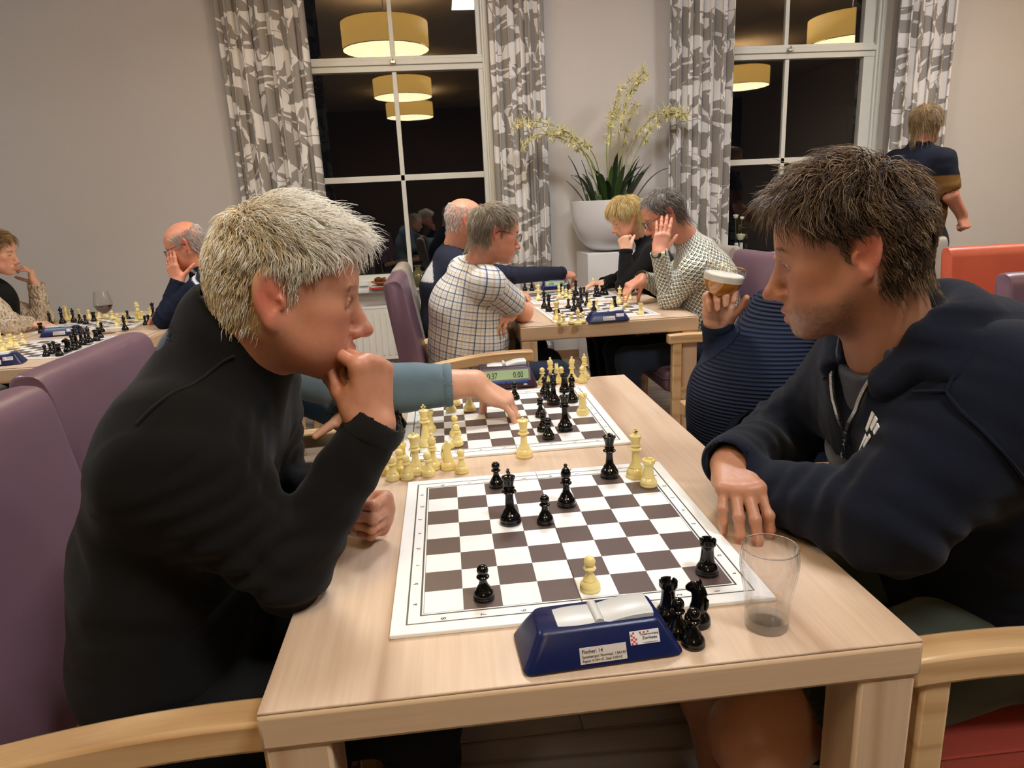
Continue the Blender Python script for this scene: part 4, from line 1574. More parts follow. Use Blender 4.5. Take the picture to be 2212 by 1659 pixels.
def hand_shape(F, wrist, d, n, side, pose='relaxed', s=1.0, thumb=(0.55, 0.75, 0.35), thumb2=None, spread=6.0, fore=None, fr=0.030, nails=None, curl=None):
    """side=+1 right hand, -1 left; d wrist->knuckles, n out of the palm"""
    d = nrm(d)
    n = nrm(np.array(n, float) - d * (np.array(n, float) @ d))
    t = np.cross(d, n) * side
    w = np.array(wrist, float)
    F.frame()
    G = lambda a, b2, c2: w + s * (a * d + b2 * t + c2 * n)
    if fore is not None:
        F.cap(fore, w, fr * 1.25, fr * 0.92 * s, 0.02)
    F.ell(w, (0.026 * s, 0.028 * s, 0.021 * s), 0.02, False, np.stack([d, t, n], 1))
    base = [(0.089, 0.0285), (0.093, 0.0095), (0.089, -0.0095), (0.081, -0.0275)]
    rad = [0.0098, 0.0100, 0.0094, 0.0083]
    ln = [(0.043, 0.026, 0.022), (0.048, 0.030, 0.023), (0.044, 0.028, 0.023), (0.034, 0.021, 0.020)]
    tips = []
    angs = HAND[pose] if curl is None else curl
    for k in range(4):
        a0 = G(0.012, base[k][1] * 0.72, 0.0)
        b0 = G(base[k][0], base[k][1], -0.003)
        F.cap(a0, b0, 0.0145 * s, 0.0118 * s, 0.016)
        F.ell(b0, (rad[k] * 1.18 * s,) * 3, 0.008)
        sp = math.radians(spread * (1.5, 0.5, -0.5, -1.6)[k])
        p = b0
        th = 0.0
        for j in range(3):
            th += math.radians(angs[k][j])
            dd = nrm((d * math.cos(sp) + t * math.sin(sp)) * math.cos(th) + n * math.sin(th))
            q = p + dd * ln[k][j] * s
            r0, r1 = rad[k] * s * (1.0, 0.93, 0.86)[j], rad[k] * s * (0.93, 0.86, 0.72)[j]
            F.cap(p, q, r0, r1, 0.0035)
            if j < 2:
                F.ell(q, (r1 * 1.06,) * 3, 0.003)
            p = q
        tips.append(p)
    F.ell(G(0.045, -0.004, 0.009), (0.040 * s, 0.036 * s, 0.014 * s), 0.012, False, np.stack([d, t, n], 1))
    F.ell(G(0.034, 0.024, 0.014), (0.030 * s, 0.016 * s, 0.016 * s), 0.012, False, np.stack([d, t, n], 1))
    p = G(0.022, 0.026, 0.010)
    d1 = nrm(thumb[0] * d + thumb[1] * t + thumb[2] * n)
    tv = thumb if thumb2 is None else thumb2
    d2 = nrm(tv[0] * d + tv[1] * t + tv[2] * n)
    q = p + d1 * 0.043 * s
    F.cap(p, q, 0.0135 * s, 0.0108 * s, 0.012)
    q2 = q + nrm(d1 + d2) * 0.032 * s
    F.cap(q, q2, 0.0106 * s, 0.0098 * s, 0.004)
    q3 = q2 + d2 * 0.024 * s
    F.cap(q2, q3, 0.0100 * s, 0.0078 * s, 0.004)
    tips.append(q3)
    return tips


def skin_mat(name, rough=0.42):
    t = NT(name)
    at_ = t.n('ShaderNodeVertexColor')
    at_.layer_name = 'tone'
    tc = t.n('ShaderNodeTexCoord')
    nz = t.n('ShaderNodeTexNoise', i_Scale=38.0, i_Detail=4.0)
    t.l(tc.outputs['Object'], nz.inputs['Vector'])
    f = t.math('ADD', t.math('MULTIPLY', nz.outputs[0], 0.34), 0.83)
    cm = t.n('ShaderNodeCombineColor')
    for i in range(3):
        t.l(f if i else t.math('ADD', t.math('MULTIPLY', f, 0.6), 0.4), cm.inputs[i])
    t.set(t.mix(1.0, at_.outputs[0], cm.outputs[0], 'MULTIPLY'), rough)
    t.bsdf.inputs['Subsurface Weight'].default_value = 0.18
    t.bsdf.inputs['Subsurface Radius'].default_value = (0.012, 0.005, 0.003)
    t.bsdf.inputs['Subsurface Scale'].default_value = 0.6
    n2 = t.n('ShaderNodeTexNoise', i_Scale=420.0, i_Detail=4.0)
    t.l(tc.outputs['Object'], n2.inputs['Vector'])
    n3 = t.n('ShaderNodeTexNoise', i_Scale=90.0, i_Detail=4.0)
    t.l(tc.outputs['Object'], n3.inputs['Vector'])
    t.bump(t.math('ADD', n2.outputs[0], n3.outputs[0]), 0.22, 0.0022)
    return t.m


MAT['skin'] = skin_mat('skin')


def hair_mat(name, root, tip, rough=0.42):
    t = NT(name)
    at_ = t.n('ShaderNodeVertexColor')
    at_.layer_name = 'strand'
    t.set(at_.outputs[0], rough)
    t.bsdf.inputs['Specular IOR Level'].default_value = 0.35
    return t.m


MAT['hair'] = hair_mat('hair_strands', None, None)


def lin3(rgb):
    return np.array(lin(rgb)[:3])


def skin_tones(V, R, c, s, base=(222, 164, 132), red=(204, 116, 94), stubble=0.0, stub_rgb=(120, 96, 84), scalp=None, scalp_rgb=None, lips=(178, 100, 90)):
    L = ((V - c) @ R) / s
    C = np.tile(lin3(base), (len(V), 1))
    g = lambda p, r: np.exp(-(((L - np.array(p)) / np.array(r)) ** 2).sum(1))

    def blend(w, rgb):
        nonlocal C
        w = np.clip(w, 0, 1)[:, None]
        C = C * (1 - w) + lin3(rgb) * w
    ls = L * np.array([1, 1, 1])
    yy = np.abs(L[:, 1])
    Ls = np.stack([L[:, 0], yy, L[:, 2]], 1)
    gs = lambda p, r: np.exp(-(((Ls - np.array(p)) / np.array(r)) ** 2).sum(1))
    blend(0.75 * gs((0.118, 0, -0.046), (0.016, 0.018, 0.016)), red)
    blend(0.55 * gs((0.070, 0.045, -0.030), (0.03, 0.025, 0.025)), red)
    blend(0.85 * gs((-0.012, 0.088, 0.0), (0.030, 0.014, 0.042)), (206, 112, 92))
    blend(0.35 * gs((0.05, 0.05, -0.09), (0.06, 0.05, 0.05)), red)
    if stubble:
        w = np.clip((-0.052 - L[:, 2] + 0.25 * (0.03 - L[:, 0]).clip(0)) / 0.02, 0, 1) * np.clip((L[:, 0] - 0.0) / 0.02, 0, 1) * np.clip((L[:, 2] + 0.135) / 0.02, 0, 1)
        w = w * (1 - gs((0.105, 0, -0.078), (0.02, 0.03, 0.012)))
        w *= 0.75 + 0.9 * vnoise(V, 260)
        blend(stubble * w, stub_rgb)
    blend(0.85 * g((0.104, 0, -0.0715), (0.011, 0.020, 0.0055)), lips)
    blend(0.85 * g((0.102, 0, -0.0845), (0.011, 0.018, 0.0065)), lips)
    blend(0.9 * gs((0.0925, 0.033, -0.0045), (0.008, 0.012, 0.0022)), (70, 48, 42))
    blend(0.55 * gs((0.0945, 0.033, 0.0195), (0.012, 0.014, 0.0050)), (132, 96, 76))
    if scalp is not None:
        blend(scalp(L), scalp_rgb)
    return C


def scalp_default(front=0.072, side=0.010, low=-0.055):
    """soft mask of where hair grows, in head coordinates"""
    def f(L):
        x, y, z = L[:, 0], np.abs(L[:, 1]), L[:, 2]
        line = np.where(z > 0.03, front - 0.55 * (0.085 - z).clip(0), 0.028 + (z - 0.03) * 0.35)
        m1 = np.clip((line - x) / 0.008 + 0.5, 0, 1)
        lowl = np.where(x > -0.02, -0.005 - 0.25 * x, low)
        m2 = np.clip((z - lowl) / 0.010 + 0.5, 0, 1)
        ear = np.exp(-(((x + 0.010) / 0.026) ** 2 + ((z + 0.004) / 0.038) ** 2) * 1.2)
        m3 = np.where(y > 0.055, 1 - np.clip(ear * 1.6, 0, 1), 1)
        return m1 * m2 * m3
    return f


def skull(R, c, s):
    F = Field().frame(R, c, s)
    F.ell((0.000, 0, 0.030), (0.098, 0.077, 0.086), 0.0)
    F.ell((-0.030, 0, 0.020), (0.066, 0.071, 0.074), 0.03)
    F.ell((0.042, 0, 0.036), (0.054, 0.062, 0.058), 0.02)
    F.ell((0.042, 0, -0.035), (0.053, 0.058, 0.070), 0.03)
    F.cap((-0.022, 0, -0.045), (-0.05, 0, -0.13), 0.058, 0.06, 0.035)
    return F


def whorl_flow(w=(-0.055, 0.0, 0.105), sweep=0.8, swirl=0.25, fringe=0.0, part=0.0):
    """natural growth: out from the crown, swept back at the sides, forward into the fringe"""
    w = np.array(w)

    def f(L):
        d = L - w
        d = d / (np.linalg.norm(d, axis=1)[:, None] + 1e-6)
        o = L - np.array([0, 0, 0.02])
        o = o / (np.linalg.norm(o, axis=1)[:, None] + 1e-6)
        d = d - o * (d * o).sum(1)[:, None]
        d = d / (np.linalg.norm(d, axis=1)[:, None] + 1e-6)
        sw = np.cross(o, d)
        side = np.clip((np.abs(L[:, 1]) - 0.035) / 0.03, 0, 1) * np.clip((0.085 - L[:, 2]) / 0.05, 0, 1)
        v = d + swirl * sw
        v[:, 0] -= sweep * side
        v[:, 2] -= 0.25 * side
        fr = np.clip((L[:, 0] - 0.03) / 0.04, 0, 1) * np.clip((L[:, 2] - 0.06) / 0.03, 0, 1)
        v[:, 2] += fringe * fr
        v[:, 1] += part * np.clip((L[:, 2] - 0.07) / 0.03, 0, 1)
        return v
    return f


def hair_cap(K, low=-0.06):
    """body of hair under the strands, in the head frame already set on K"""
    K.ell((-0.004, 0, 0.035), (0.1010, 0.0800, 0.0865), 0.0)
    K.ell((-0.045, 0, -0.02 + (low + 0.06)), (0.052, 0.066, 0.050), 0.03)
    K.ell((0.108, 0, -0.005), (0.062, 0.12, 0.062), 0.02, True)
    K.ell((0.072, 0, -0.070), (0.112, 0.12, 0.075), 0.02, True)
    for y in (-1, 1):
        K.ell((-0.004, y * 0.085, -0.012), (0.030, 0.026, 0.044), 0.012, True)
        K.ell((0.060, y * 0.080, 0.012), (0.050, 0.040, 0.046), 0.012, True)
    return K


def brows(pr, R, c, s, rgb, seed=0, thick=1.0, n=70):
    rg = np.random.RandomState(seed)
    m = MB()
    Lr = np.array(pr.root.location)
    g = lambda p: c + s * (R @ np.array(p, float)) - Lr
    for y in (-1, 1):
        for i in range(n):
            t = rg.rand()
            x0 = 0.0985 - 0.012 * t ** 2
            p = np.array([x0, y * (0.014 + 0.032 * t), 0.0175 + 0.006 * math.sin(t * 2.6) + rg.normal() * 0.0016])
            d = np.array([0.001, y * (0.006 + 0.003 * t), 0.003 * (1 - 2 * t)]) + rg.normal(size=3) * 0.0008
            m.tube([g(p), g(p + d * 0.6 + np.array([0.0008, 0, 0])), g(p + d * 1.2)], [0.0005 * thick, 0.0004 * thick, 0.0002], 3, cap=False)
    return m.build('eyebrows', simple('brow_hair', rgb, 0.6), pr.root, smooth=True)


def eyeballs(pr, R, c, s, down=0.45):
    """eyeball and iris behind each pair of lids"""
    Lr = np.array(pr.root.location)
    for y in (-1, 1):
        o3 = np.array([0.0798, y * 0.0315, -0.0010])
        m = MB()
        rr = 0.0121
        m.lathe([(rr * math.cos(a), rr * math.sin(a)) for a in np.linspace(-1.5, 1.5, 13)], seg=20)
        m.v = [tuple(c + s * (R @ (o3 + np.array(v))) - Lr) for v in m.v]
        e = m.build('eye', MAT['eye_white'], pr.root, smooth=True, angle=80)
        g = nrm([math.cos(down), 0.0, -math.sin(down)])
        e1 = np.array([0, 1.0, 0])
        e2 = np.cross(g, e1)
        m = MB()
        m.loft([[c + s * (R @ (o3 + g * z + r2 * (math.cos(a) * e1 + math.sin(a) * e2))) - Lr for a in np.linspace(0, 2 * PI, 16, endpoint=False)] for r2, z in ((0.0056, rr * 0.86), (0.0050, rr * 0.935), (0.0030, rr * 0.99), (0.0006, rr * 1.012))])
        m.build('iris', MAT['iris'], e, smooth=True, angle=80)


def lashes(pr, R, c, s, rgb=(60, 42, 36)):
    Lr = np.array(pr.root.location)
    g = lambda p: c + s * (R @ np.array(p, float)) - Lr
    m = MB()
    for y in (-1, 1):
        pts = [g((0.0938 - 0.010 * (t - 0.4) ** 2 * 4, y * (0.0215 + 0.021 * t), -0.0046 + 0.0012 * t)) for t in np.linspace(0, 1, 7)]
        m.tube(pts, [0.0004, 0.0009, 0.0011, 0.0011, 0.0011, 0.0009, 0.0004], 5)
    return m.build('eyelashes', simple('lash', rgb, 0.6), pr.root, smooth=True)


def grow_hair(Fh, R, c, s, mask, flow, n, length, seed=0, steps=8, lift=0.010, r=0.0007, colors=((200, 180, 140), (232, 222, 205)), curl=0.0, gravity=0.25, jitter=0.25, clump=0.5, rootoff=-0.002, tipr=0.25):
    """strands rooted on the head that follow flow(L) (head coordinates) and lie on one another"""
    rg = np.random.RandomState(seed)
    Fh = skull(R, c, s)
    # roots by casting from inside the skull
    dirs = rg.normal(size=(n * 4, 3))
    dirs /= np.linalg.norm(dirs, axis=1)[:, None]
    o = np.array([-0.005, 0, 0.025])
    t = np.full(len(dirs), 0.05)
    for _ in range(7):
        P = c + s * ((o + dirs * t[:, None]) @ R.T)
        t = np.clip(t - Fh.at(P) / s, 0.03, 0.16)
    L0 = o + dirs * t[:, None]
    keep = rg.rand(len(L0)) < mask(L0)
    L0 = L0[keep][:n]
    n = len(L0)
    # clumps: strands lean to the direction of a neighbour root
    nc = max(8, n // 14)
    cen = L0[rg.choice(n, nc, replace=False)]
    own = np.empty(n, int)
    for i in range(0, n, 2000):
        own[i:i + 2000] = ((L0[i:i + 2000, None, :] - cen[None]) ** 2).sum(2).argmin(1)
    cj = rg.normal(size=(nc, 3))[own]
    jit = rg.normal(size=(n, 3))
    ln = length(L0) * (0.75 + 0.5 * rg.rand(n))
    up = rg.rand(n) ** 1.3
    ph = rg.rand(nc)[own] * 6.28 + 0.5 * rg.rand(n)
    gdir = R.T @ np.array([0, 0, -1.0])
    lf = lift(L0) if callable(lift) else lift
    L = L0 + 0
    pts = [L + rootoff * dirs[:1] * 0]
    P0 = L0 + 0
    off = s
    for k in range(1, steps + 1):
        tt = k / steps
        f = flow(L)
        f = f / (np.linalg.norm(f, axis=1)[:, None] + 1e-9)
        v = f + gravity * tt * gdir + jitter * (clump * cj + (1 - clump) * 0.7 * jit)
        if curl:
            side = np.cross(f, L / (np.linalg.norm(L, axis=1)[:, None] + 1e-9))
            v = v + curl * (np.sin(ph + tt * 9.0)[:, None] * side + 0.6 * np.cos(ph * 1.7 + tt * 9.0)[:, None] * L / 0.1)
        v = v / (np.linalg.norm(v, axis=1)[:, None] + 1e-9)
        L = L + v * (ln / steps)[:, None]
        # keep above the head surface
        h = 0.0015 + lf * up * math.sin(min(1, tt * 1.4) * PI / 2)
        for _ in range(1):
            P = c + s * (L @ R.T)
            d = Fh.at(P) / s
            q = L - np.array([-0.005, 0, 0.02])
            q = q / (np.linalg.norm(q, axis=1)[:, None] + 1e-9)
            L = L + q * np.clip(h - d, 0, 0.02)[:, None]
        pts.append(L)
    PT = np.stack(pts, 1)                      # n, steps+1, 3
    W = c + s * (PT @ R.T)
    # three-sided tapering tubes
    tan = np.gradient(W, axis=1)
    tan /= np.linalg.norm(tan, axis=2)[:, :, None] + 1e-12
    ref = W - c
    ref /= np.linalg.norm(ref, axis=2)[:, :, None] + 1e-12
    a = np.cross(tan, ref)
    a /= np.linalg.norm(a, axis=2)[:, :, None] + 1e-12
    b2 = np.cross(a, tan)
    m = steps + 1
    rad = r * (0.7 + 0.6 * rg.rand(n))[:, None] * (1 - (1 - tipr) * np.linspace(0, 1, m) ** 1.5)[None]
    rings = [W + rad[:, :, None] * (math.cos(x) * a + math.sin(x) * b2) for x in (PI / 2, PI / 2 + 2.094, PI / 2 + 4.189)]
    V = np.stack(rings, 2).reshape(-1, 3)      # n, m, 3
    i = np.arange(n)[:, None, None] * m * 3 + np.arange(m - 1)[None, :, None] * 3 + np.arange(3)[None, None, :]
    j = np.arange(n)[:, None, None] * m * 3 + np.arange(m - 1)[None, :, None] * 3 + ((np.arange(3) + 1) % 3)[None, None, :]
    Q = np.stack([i, j, j + 3, i + 3], -1).reshape(-1, 4)
    cols = [lin3(x) for x in colors]
    mixv = np.clip(0.5 + 0.35 * rg.normal(size=n) * 0.6 + 0.5 * (rg.rand(nc)[own] - 0.5), 0, 1) * (len(cols) - 1)
    i0 = np.minimum(mixv.astype(int), len(cols) - 2)
    fr = (mixv - i0)[:, None]
    ca = np.array(cols)
    C = ca[i0] * (1 - fr) + ca[i0 + 1] * fr
    C = np.repeat(C, m * 3, axis=0)
    return V, Q, C


def limb_uv(V, segs):
    """unrolled cloth coordinates: each vertex takes its nearest limb (a, b, radius, zero direction)"""
    best = np.full(len(V), 1e9)
    UV = np.zeros((len(V), 2))
    for i, (a, b2, r, ref) in enumerate(segs):
        a, b2 = np.array(a, float), np.array(b2, float)
        u = nrm(b2 - a)
        L = np.linalg.norm(b2 - a)
        q = V - a
        s = q @ u
        t = np.clip(s, -0.04, L + 0.04)
        rad = q - s[:, None] * u
        dist = np.linalg.norm(q - t[:, None] * u, axis=1) / r
        if i:
            dist = np.where(s < 0.035, dist * 3, dist)
        plain = ref is None
        ref = (0.3, 0.5, 1.0) if plain else ref
        e1 = nrm(np.array(ref, float) - u * (np.array(ref, float) @ u))
        e2 = np.cross(u, e1)
        ang = np.arctan2(rad @ e2, rad @ e1)
        m = dist < best
        best[m] = dist[m]
        UV[m, 0] = (ang * r)[m] + i * 0.377
        UV[m, 1] = 0.0 if plain else s[m]
    return UV


def folds(V, N, arms, amp=0.004, seed=0.0, scale=1.0, drape=0.5, calm=(), ring=0.35):
    """creases: rings round bent elbows, long soft drapes elsewhere"""
    D = np.zeros(len(V))
    wv = vnoise(V + seed, 6.0 * scale) + 0.5 * vnoise(V + seed + 3, 13.0 * scale)
    for a, e, w2 in arms:
        a, e, w2 = (np.array(x, float) for x in (a, e, w2))
        for p, q in ((a, e), (e, w2)):
            u = nrm(q - p)
            L = np.linalg.norm(q - p)
            s = (V - p) @ u
            rr = np.linalg.norm(V - p - np.clip(s, 0, L)[:, None] * u, axis=1)
            near = np.exp(-((V - e) ** 2).sum(1) / 0.010) + ring * ((s > 0) & (s < L)) * np.exp(-(rr / 0.12) ** 2) * (0.4 + 1.2 * np.clip(vnoise(V + seed + 5, 9.0) + 0.3, 0, 1))
            D += near * np.sin(s * 120 * scale + 14 * wv) * 0.6
    q = np.sin((V[:, 2] * 1.4 + V[:, 0] * 0.5 + V[:, 1] * 0.3) * 34 * scale + 11 * wv)
    D += drape * (np.abs(q) ** 0.7 * np.sign(q)) * (0.5 + vnoise(V + seed + 9, 5.0))
    for q, r in calm:
        D *= 1 - np.exp(-((V - np.array(q)) ** 2).sum(1) / (r * r))
    return V + N * (amp * D)[:, None]


class Person:
    def __init__(self, base, label, group=None):
        self.root = empty('person', tuple(base), 0, label, 'person', group)
        self.lv, self.lf, self.n = [], [], 0
        self.head = None

    def skin_add(self, F, h):
        V, Q = F.mesh(h)
        self.lv.append(V)
        self.lf.append(Q + self.n)
        self.n += len(V)
        return V, Q

    def skin_build(self, trunk=None, **tone):
        if trunk is not None:
            F = Field()
            for a, b2, ra, rb in trunk:
                F.cap(a, b2, ra, rb, 0.03)
            self.skin_add(F, 0.012)
        V, Q = np.concatenate(self.lv), np.concatenate(self.lf)
        if trunk is not None:
            # join head, arms and hands to the trunk under the clothes
            base = self.n - len(self.lv[-1])
            pick = np.arange(0, len(self.lv[-1]), 4)
            B3 = self.lv[-1][pick]
            n0 = 0
            add = []
            for v in self.lv[:-1]:
                sub = np.arange(0, len(v), 7 + len(v) // 600)
                best = (9, 0, 0)
                for i0 in range(0, len(sub), 400):
                    d = ((v[sub[i0:i0 + 400], None] - B3[None]) ** 2).sum(2)
                    k = d.argmin()
                    i, j = divmod(k, len(B3))
                    if d[i, j] < best[0]:
                        best = (d[i, j], sub[i0 + i], j)
                i, j = best[1] + n0, pick[best[2]] + base
                fa = Q[(Q == i).any(1)][0]
                fb = Q[(Q == j).any(1)][0]
                ka, kb = int(np.where(fa == i)[0][0]), int(np.where(fb == j)[0][0])
                add.append([i, fa[(ka + 1) % 4], fb[(kb + 1) % 4], j])
                n0 += len(v)
            Q = np.concatenate([Q, np.array(add)])
        o = mesh_obj('body', V, Q, MAT['skin'], self.root, True, world=True)
        R, c, s = self.head
        put_color(o, 'tone', skin_tones(V, R, c, s, **tone))
        return o

    def cloth(self, name, F, h, mat, fold=None, uv=None, color=None, parent=None):
        V, Q = F.mesh(h)
        if fold:
            V = folds(V, normals(V, Q), **fold)
        o = mesh_obj(name, V, Q, mat, parent or self.root, True, world=True) if parent is None else None
        if uv:
            put_uv(o, limb_uv(V, uv))
        if color is not None:
            put_color(o, 'tone', color(V))
        return o

    def hair(self, V, Q, C, name='hair'):
        o = mesh_obj(name, V, Q, MAT['hair'], self.root, True, world=True)
        put_color(o, 'strand', C)
        return o


def fabric(name, rgb, rough=0.85, weave=900.0, bump=0.25, sheen=0.3, noise=0.12, kind='noise'):
    t = NT(name)
    tc = t.n('ShaderNodeTexCoord')
    nz = t.n('ShaderNodeTexNoise', i_Scale=18.0, i_Detail=5.0)
    t.l(tc.outputs['Object'], nz.inputs['Vector'])
    c = lin(rgb)
    a = tuple(x * (1 - noise) for x in c[:3]) + (1,)
    b2 = tuple(min(1, x * (1 + noise)) for x in c[:3]) + (1,)
    t.set(t.mix(nz.outputs[0], a, b2), rough)
    t.bsdf.inputs['Sheen Weight'].default_value = sheen
    t.bsdf.inputs['Sheen Roughness'].default_value = 0.5
    t.bsdf.inputs['Specular IOR Level'].default_value = 0.2
    w2 = t.n('ShaderNodeTexNoise', i_Scale=weave, i_Detail=2.0)
    t.l(tc.outputs['Object'], w2.inputs['Vector'])
    t.bump(w2.outputs[0], bump, 0.002)
    return t.m


def glasses(root, R, c, s, mat=None):
    mat = mat or MAT['specs']
    g = lambda p: tuple(c + s * (R @ np.array(p, float)) - np.array(root.location))
    fr = empty('glasses_frame')
    bpy.data.objects.remove(fr)
    m = MB()
    for y in (-1, 1):
        ring = []
        for k in range(19):
            a = 2 * PI * k / 18
            ca, sa = math.cos(a), math.sin(a)
            ring.append(g((0.112 - 0.006 * (abs(ca) * (1 if ca * y > 0 else 0)), y * 0.033 + 0.025 * np.sign(ca) * abs(ca) ** 0.7, -0.003 + 0.0165 * np.sign(sa) * abs(sa) ** 0.7)))
        m.tube(ring, 0.0016 * s, 6)
        m.tube([g((0.106, y * 0.058, 0.004)), g((0.088, y * 0.073, 0.006)), g((0.0, y * 0.082, 0.008)), g((-0.018, y * 0.083, -0.008))], 0.0017 * s, 6)
    m.tube([g((0.113, -0.009, 0.0)), g((0.115, 0, 0.003)), g((0.113, 0.009, 0.0))], 0.0015 * s, 6)
    o = m.build('glasses', mat, root, smooth=True)
    for y in (-1, 1):
        lm = MB()
        pts = []
        for k in range(18):
            a = 2 * PI * k / 18
            ca, sa = math.cos(a), math.sin(a)
            pts.append((0.112 - 0.006 * (abs(ca) * (1 if ca * y > 0 else 0)), y * 0.033 + 0.0245 * np.sign(ca) * abs(ca) ** 0.7, -0.003 + 0.016 * np.sign(sa) * abs(sa) ** 0.7))
        lm.loft([[g((p[0] - 0.0005, p[1], p[2])) for p in pts], [g((p[0] + 0.0007, p[1], p[2])) for p in pts]])
        lo = lm.build('lens', MAT['pane'], o)
    return o


MAT['eye_white'] = simple('eye_white', (214, 204, 196), 0.15, 0.03, 200.0)
MAT['iris'] = simple('dark_iris', (52, 44, 38), 0.08, 0.2, 300.0)
MAT['specs'] = simple('spectacle_frame', (28, 26, 30), 0.3, 0.05, 30.0)

# ------------------------------------------------------------------ the white-haired man, left foreground
def white_haired_man():
    pr = Person((-0.5, 1.08, 0.0), 'white-haired man in a black fleece resting his mouth on his fist')
    R = head_frame(0.14, 0.20, 0.0)
    c = at(612, 628, 1.00)
    s = 0.995
    pr.head = (R, c, s)
    neck = np.array([-0.345, 1.03, 1.035])
    F = Field()
    head_shape(F, R, c, s, neck, nose=1.15, fat=0.008, neck_r=0.060, ear=1.25, eyes=True)
    Fh = F
    pr.skin_add(F, 0.0024)
    shR, shL = np.array([-0.375, 0.905, 0.985]), np.array([-0.37, 1.235, 0.99])
    elR, elL = np.array([-0.255, 0.925, 0.792]), np.array([-0.36, 1.27, 0.80])
    wrR = at(806, 925, 0.95)
    wrL = np.array([-0.205, 1.135, 0.79])
    # right hand: loose fist under the nose
    H = Field()
    hand_shape(H, wrR, at(800, 800, 0.965) - wrR, (-0.80, 0.60, 0.1), 1, s=1.02, curl=((62, 88, 48), (70, 90, 50), (76, 92, 50), (80, 92, 50)), thumb=(0.75, -0.10, 0.75), thumb2=(0.55, -0.35, 0.8),
               spread=2, fore=wrR + (elR - wrR) * 0.45, fr=0.031)
    pr.skin_add(H, 0.0024)
    H = Field()
    hand_shape(H, wrL, (0.80, -0.52, -0.02), (-0.30, -0.85, 0.10), -1, 'fist', s=1.0, thumb=(0.8, 0.45, 0.45), thumb2=(0.6, -0.1, 0.8), spread=2, fore=wrL + (elL - wrL) * 0.4)
    pr.skin_add(H, 0.0028)
    pr.skin_build(trunk=[((-0.5, 1.1, 0.6), neck - np.array([0.02, 0, 0.03]), 0.07, 0.045), (shR, shL, 0.04, 0.04), (shR, elR, 0.04, 0.032), (elR, wrR, 0.032, 0.022), (shL, elL, 0.04, 0.032), (elL, wrL, 0.032, 0.02)],
                  base=(200, 140, 110), red=(178, 92, 74), scalp=scalp_default(0.070), scalp_rgb=(198, 170, 130))
    # black fleece
    lat = np.array([0.05, 1, 0])
    C = Field()
    st = [((-0.510, 1.10, 0.46), 0.130, 0.200), ((-0.500, 1.10, 0.62), 0.130, 0.200), ((-0.465, 1.09, 0.78), 0.128, 0.200), ((-0.415, 1.07, 0.93), 0.110, 0.185), ((-0.365, 1.05, 1.02), 0.085, 0.13)]
    for (a, da, wa), (b2, db, wb) in zip(st, st[1:]):
        C.ecap(a, b2, da, db, wa, wb, lat, 0.06)
    C.cap(shR, shL, 0.078, 0.075, 0.08)
    for sh, el, wr in ((shR, elR, wrR), (shL, elL, wrL)):
        C.cap(sh, el, 0.080, 0.060, 0.06)
        C.cap(el, wr, 0.056, 0.041, 0.02)
    # stand collar: its rim runs from the nape down to the throat
    cax = nrm([0.72, 0.02, 0.69])
    cc = np.array([-0.304, 1.028, 1.120])
    C.cap(neck - cax * 0.03, cc, 0.092, 0.092, 0.04)
    fr_ = np.stack([cax, np.array([0, 1.0, 0]), np.cross(cax, [0, 1.0, 0])], 1)
    C.ell(cc + cax * 0.115, (0.11, 0.16, 0.16), 0.008, True, fr_)
    C.cap(cc - cax * 0.03, cc + cax * 0.2, 0.080, 0.084, 0.004, True)
    # hollow cuffs
    for el, wr, r in ((elR, wrR, 0.0305), (elL, wrL, 0.030)):
        u = nrm(wr - el)
        C.cap(wr - u * 0.018, wr + u * 0.09, r + 0.002, r + 0.004, 0.004, True)
    fl_ = dict(arms=[(shR, elR, wrR), (shL, elL, wrL)], amp=0.0070, seed=1.0, drape=0.5, ring=0.6, calm=[(wrR, 0.045), (wrL, 0.045), (cc, 0.10)])
    o = pr.cloth('fleece_sweater', C, 0.0042, fabric('black_fleece', (18, 17, 17), 0.92, 700.0, 0.3, 0.05), fl_)
    seam = snap_line(C, [at(505, 772, 0.93), at(430, 800, 0.90), at(375, 870, 0.88), at(350, 960, 0.88)], 0.0015)
    MB().tube([q - np.array(pr.root.location) for q in seam], 0.0022, 6).build('seam', MAT['fleece_rib'], o, smooth=True)
    for el, wr in ((elR, wrR), (elL, wrL)):
        u = nrm(wr - el)
        pts = []
        ref = nrm(np.cross(u, [0.3, 1, 0.2]))
        r2 = np.cross(u, ref)
        pts = [wr - u * 0.014 - np.array(pr.root.location) + 0.0400 * (math.cos(a) * ref + math.sin(a) * r2) + u * 0.016 for a in np.linspace(0, 2 * PI, 33)]
        MB().tube(pts, 0.0052, 8, flat=(u, 3.4)).build('cuff', MAT['fleece_rib'], o, smooth=True)
    # tee collar and trousers
    K = Field()
    K.cap(cc - cax * 0.06, cc - cax * 0.012, 0.080, 0.080, 0.01)
    K.ell(cc + cax * 0.108, (0.11, 0.16, 0.16), 0.004, True, fr_)
    K.cap(cc - cax * 0.03, cc + cax * 0.2, 0.072, 0.072, 0.004, True)
    pr.cloth('undershirt', K, 0.004, fabric('navy_tee', (34, 44, 66), 0.9))
    Tr = Field()
    for y in (-1, 1):
        hip, kn, an = np.array([-0.48, 1.08 + y * 0.10, 0.50]), np.array([-0.09, 1.08 + y * 0.13, 0.52]), np.array([-0.10, 1.08 + y * 0.12, 0.10])
        Tr.cap(hip, kn, 0.092, 0.070, 0.05)
        Tr.cap(kn, an, 0.066, 0.055, 0.03)
    Tr.ecap((-0.50, 1.09, 0.50), (-0.50, 1.09, 0.60), 0.125, 0.13, 0.185, 0.185, lat, 0.05)
    pr.cloth('trousers', Tr, 0.008, fabric('black_trousers', (15, 15, 16), 0.9, sheen=0.0), dict(arms=[], amp=0.004, seed=4.0))
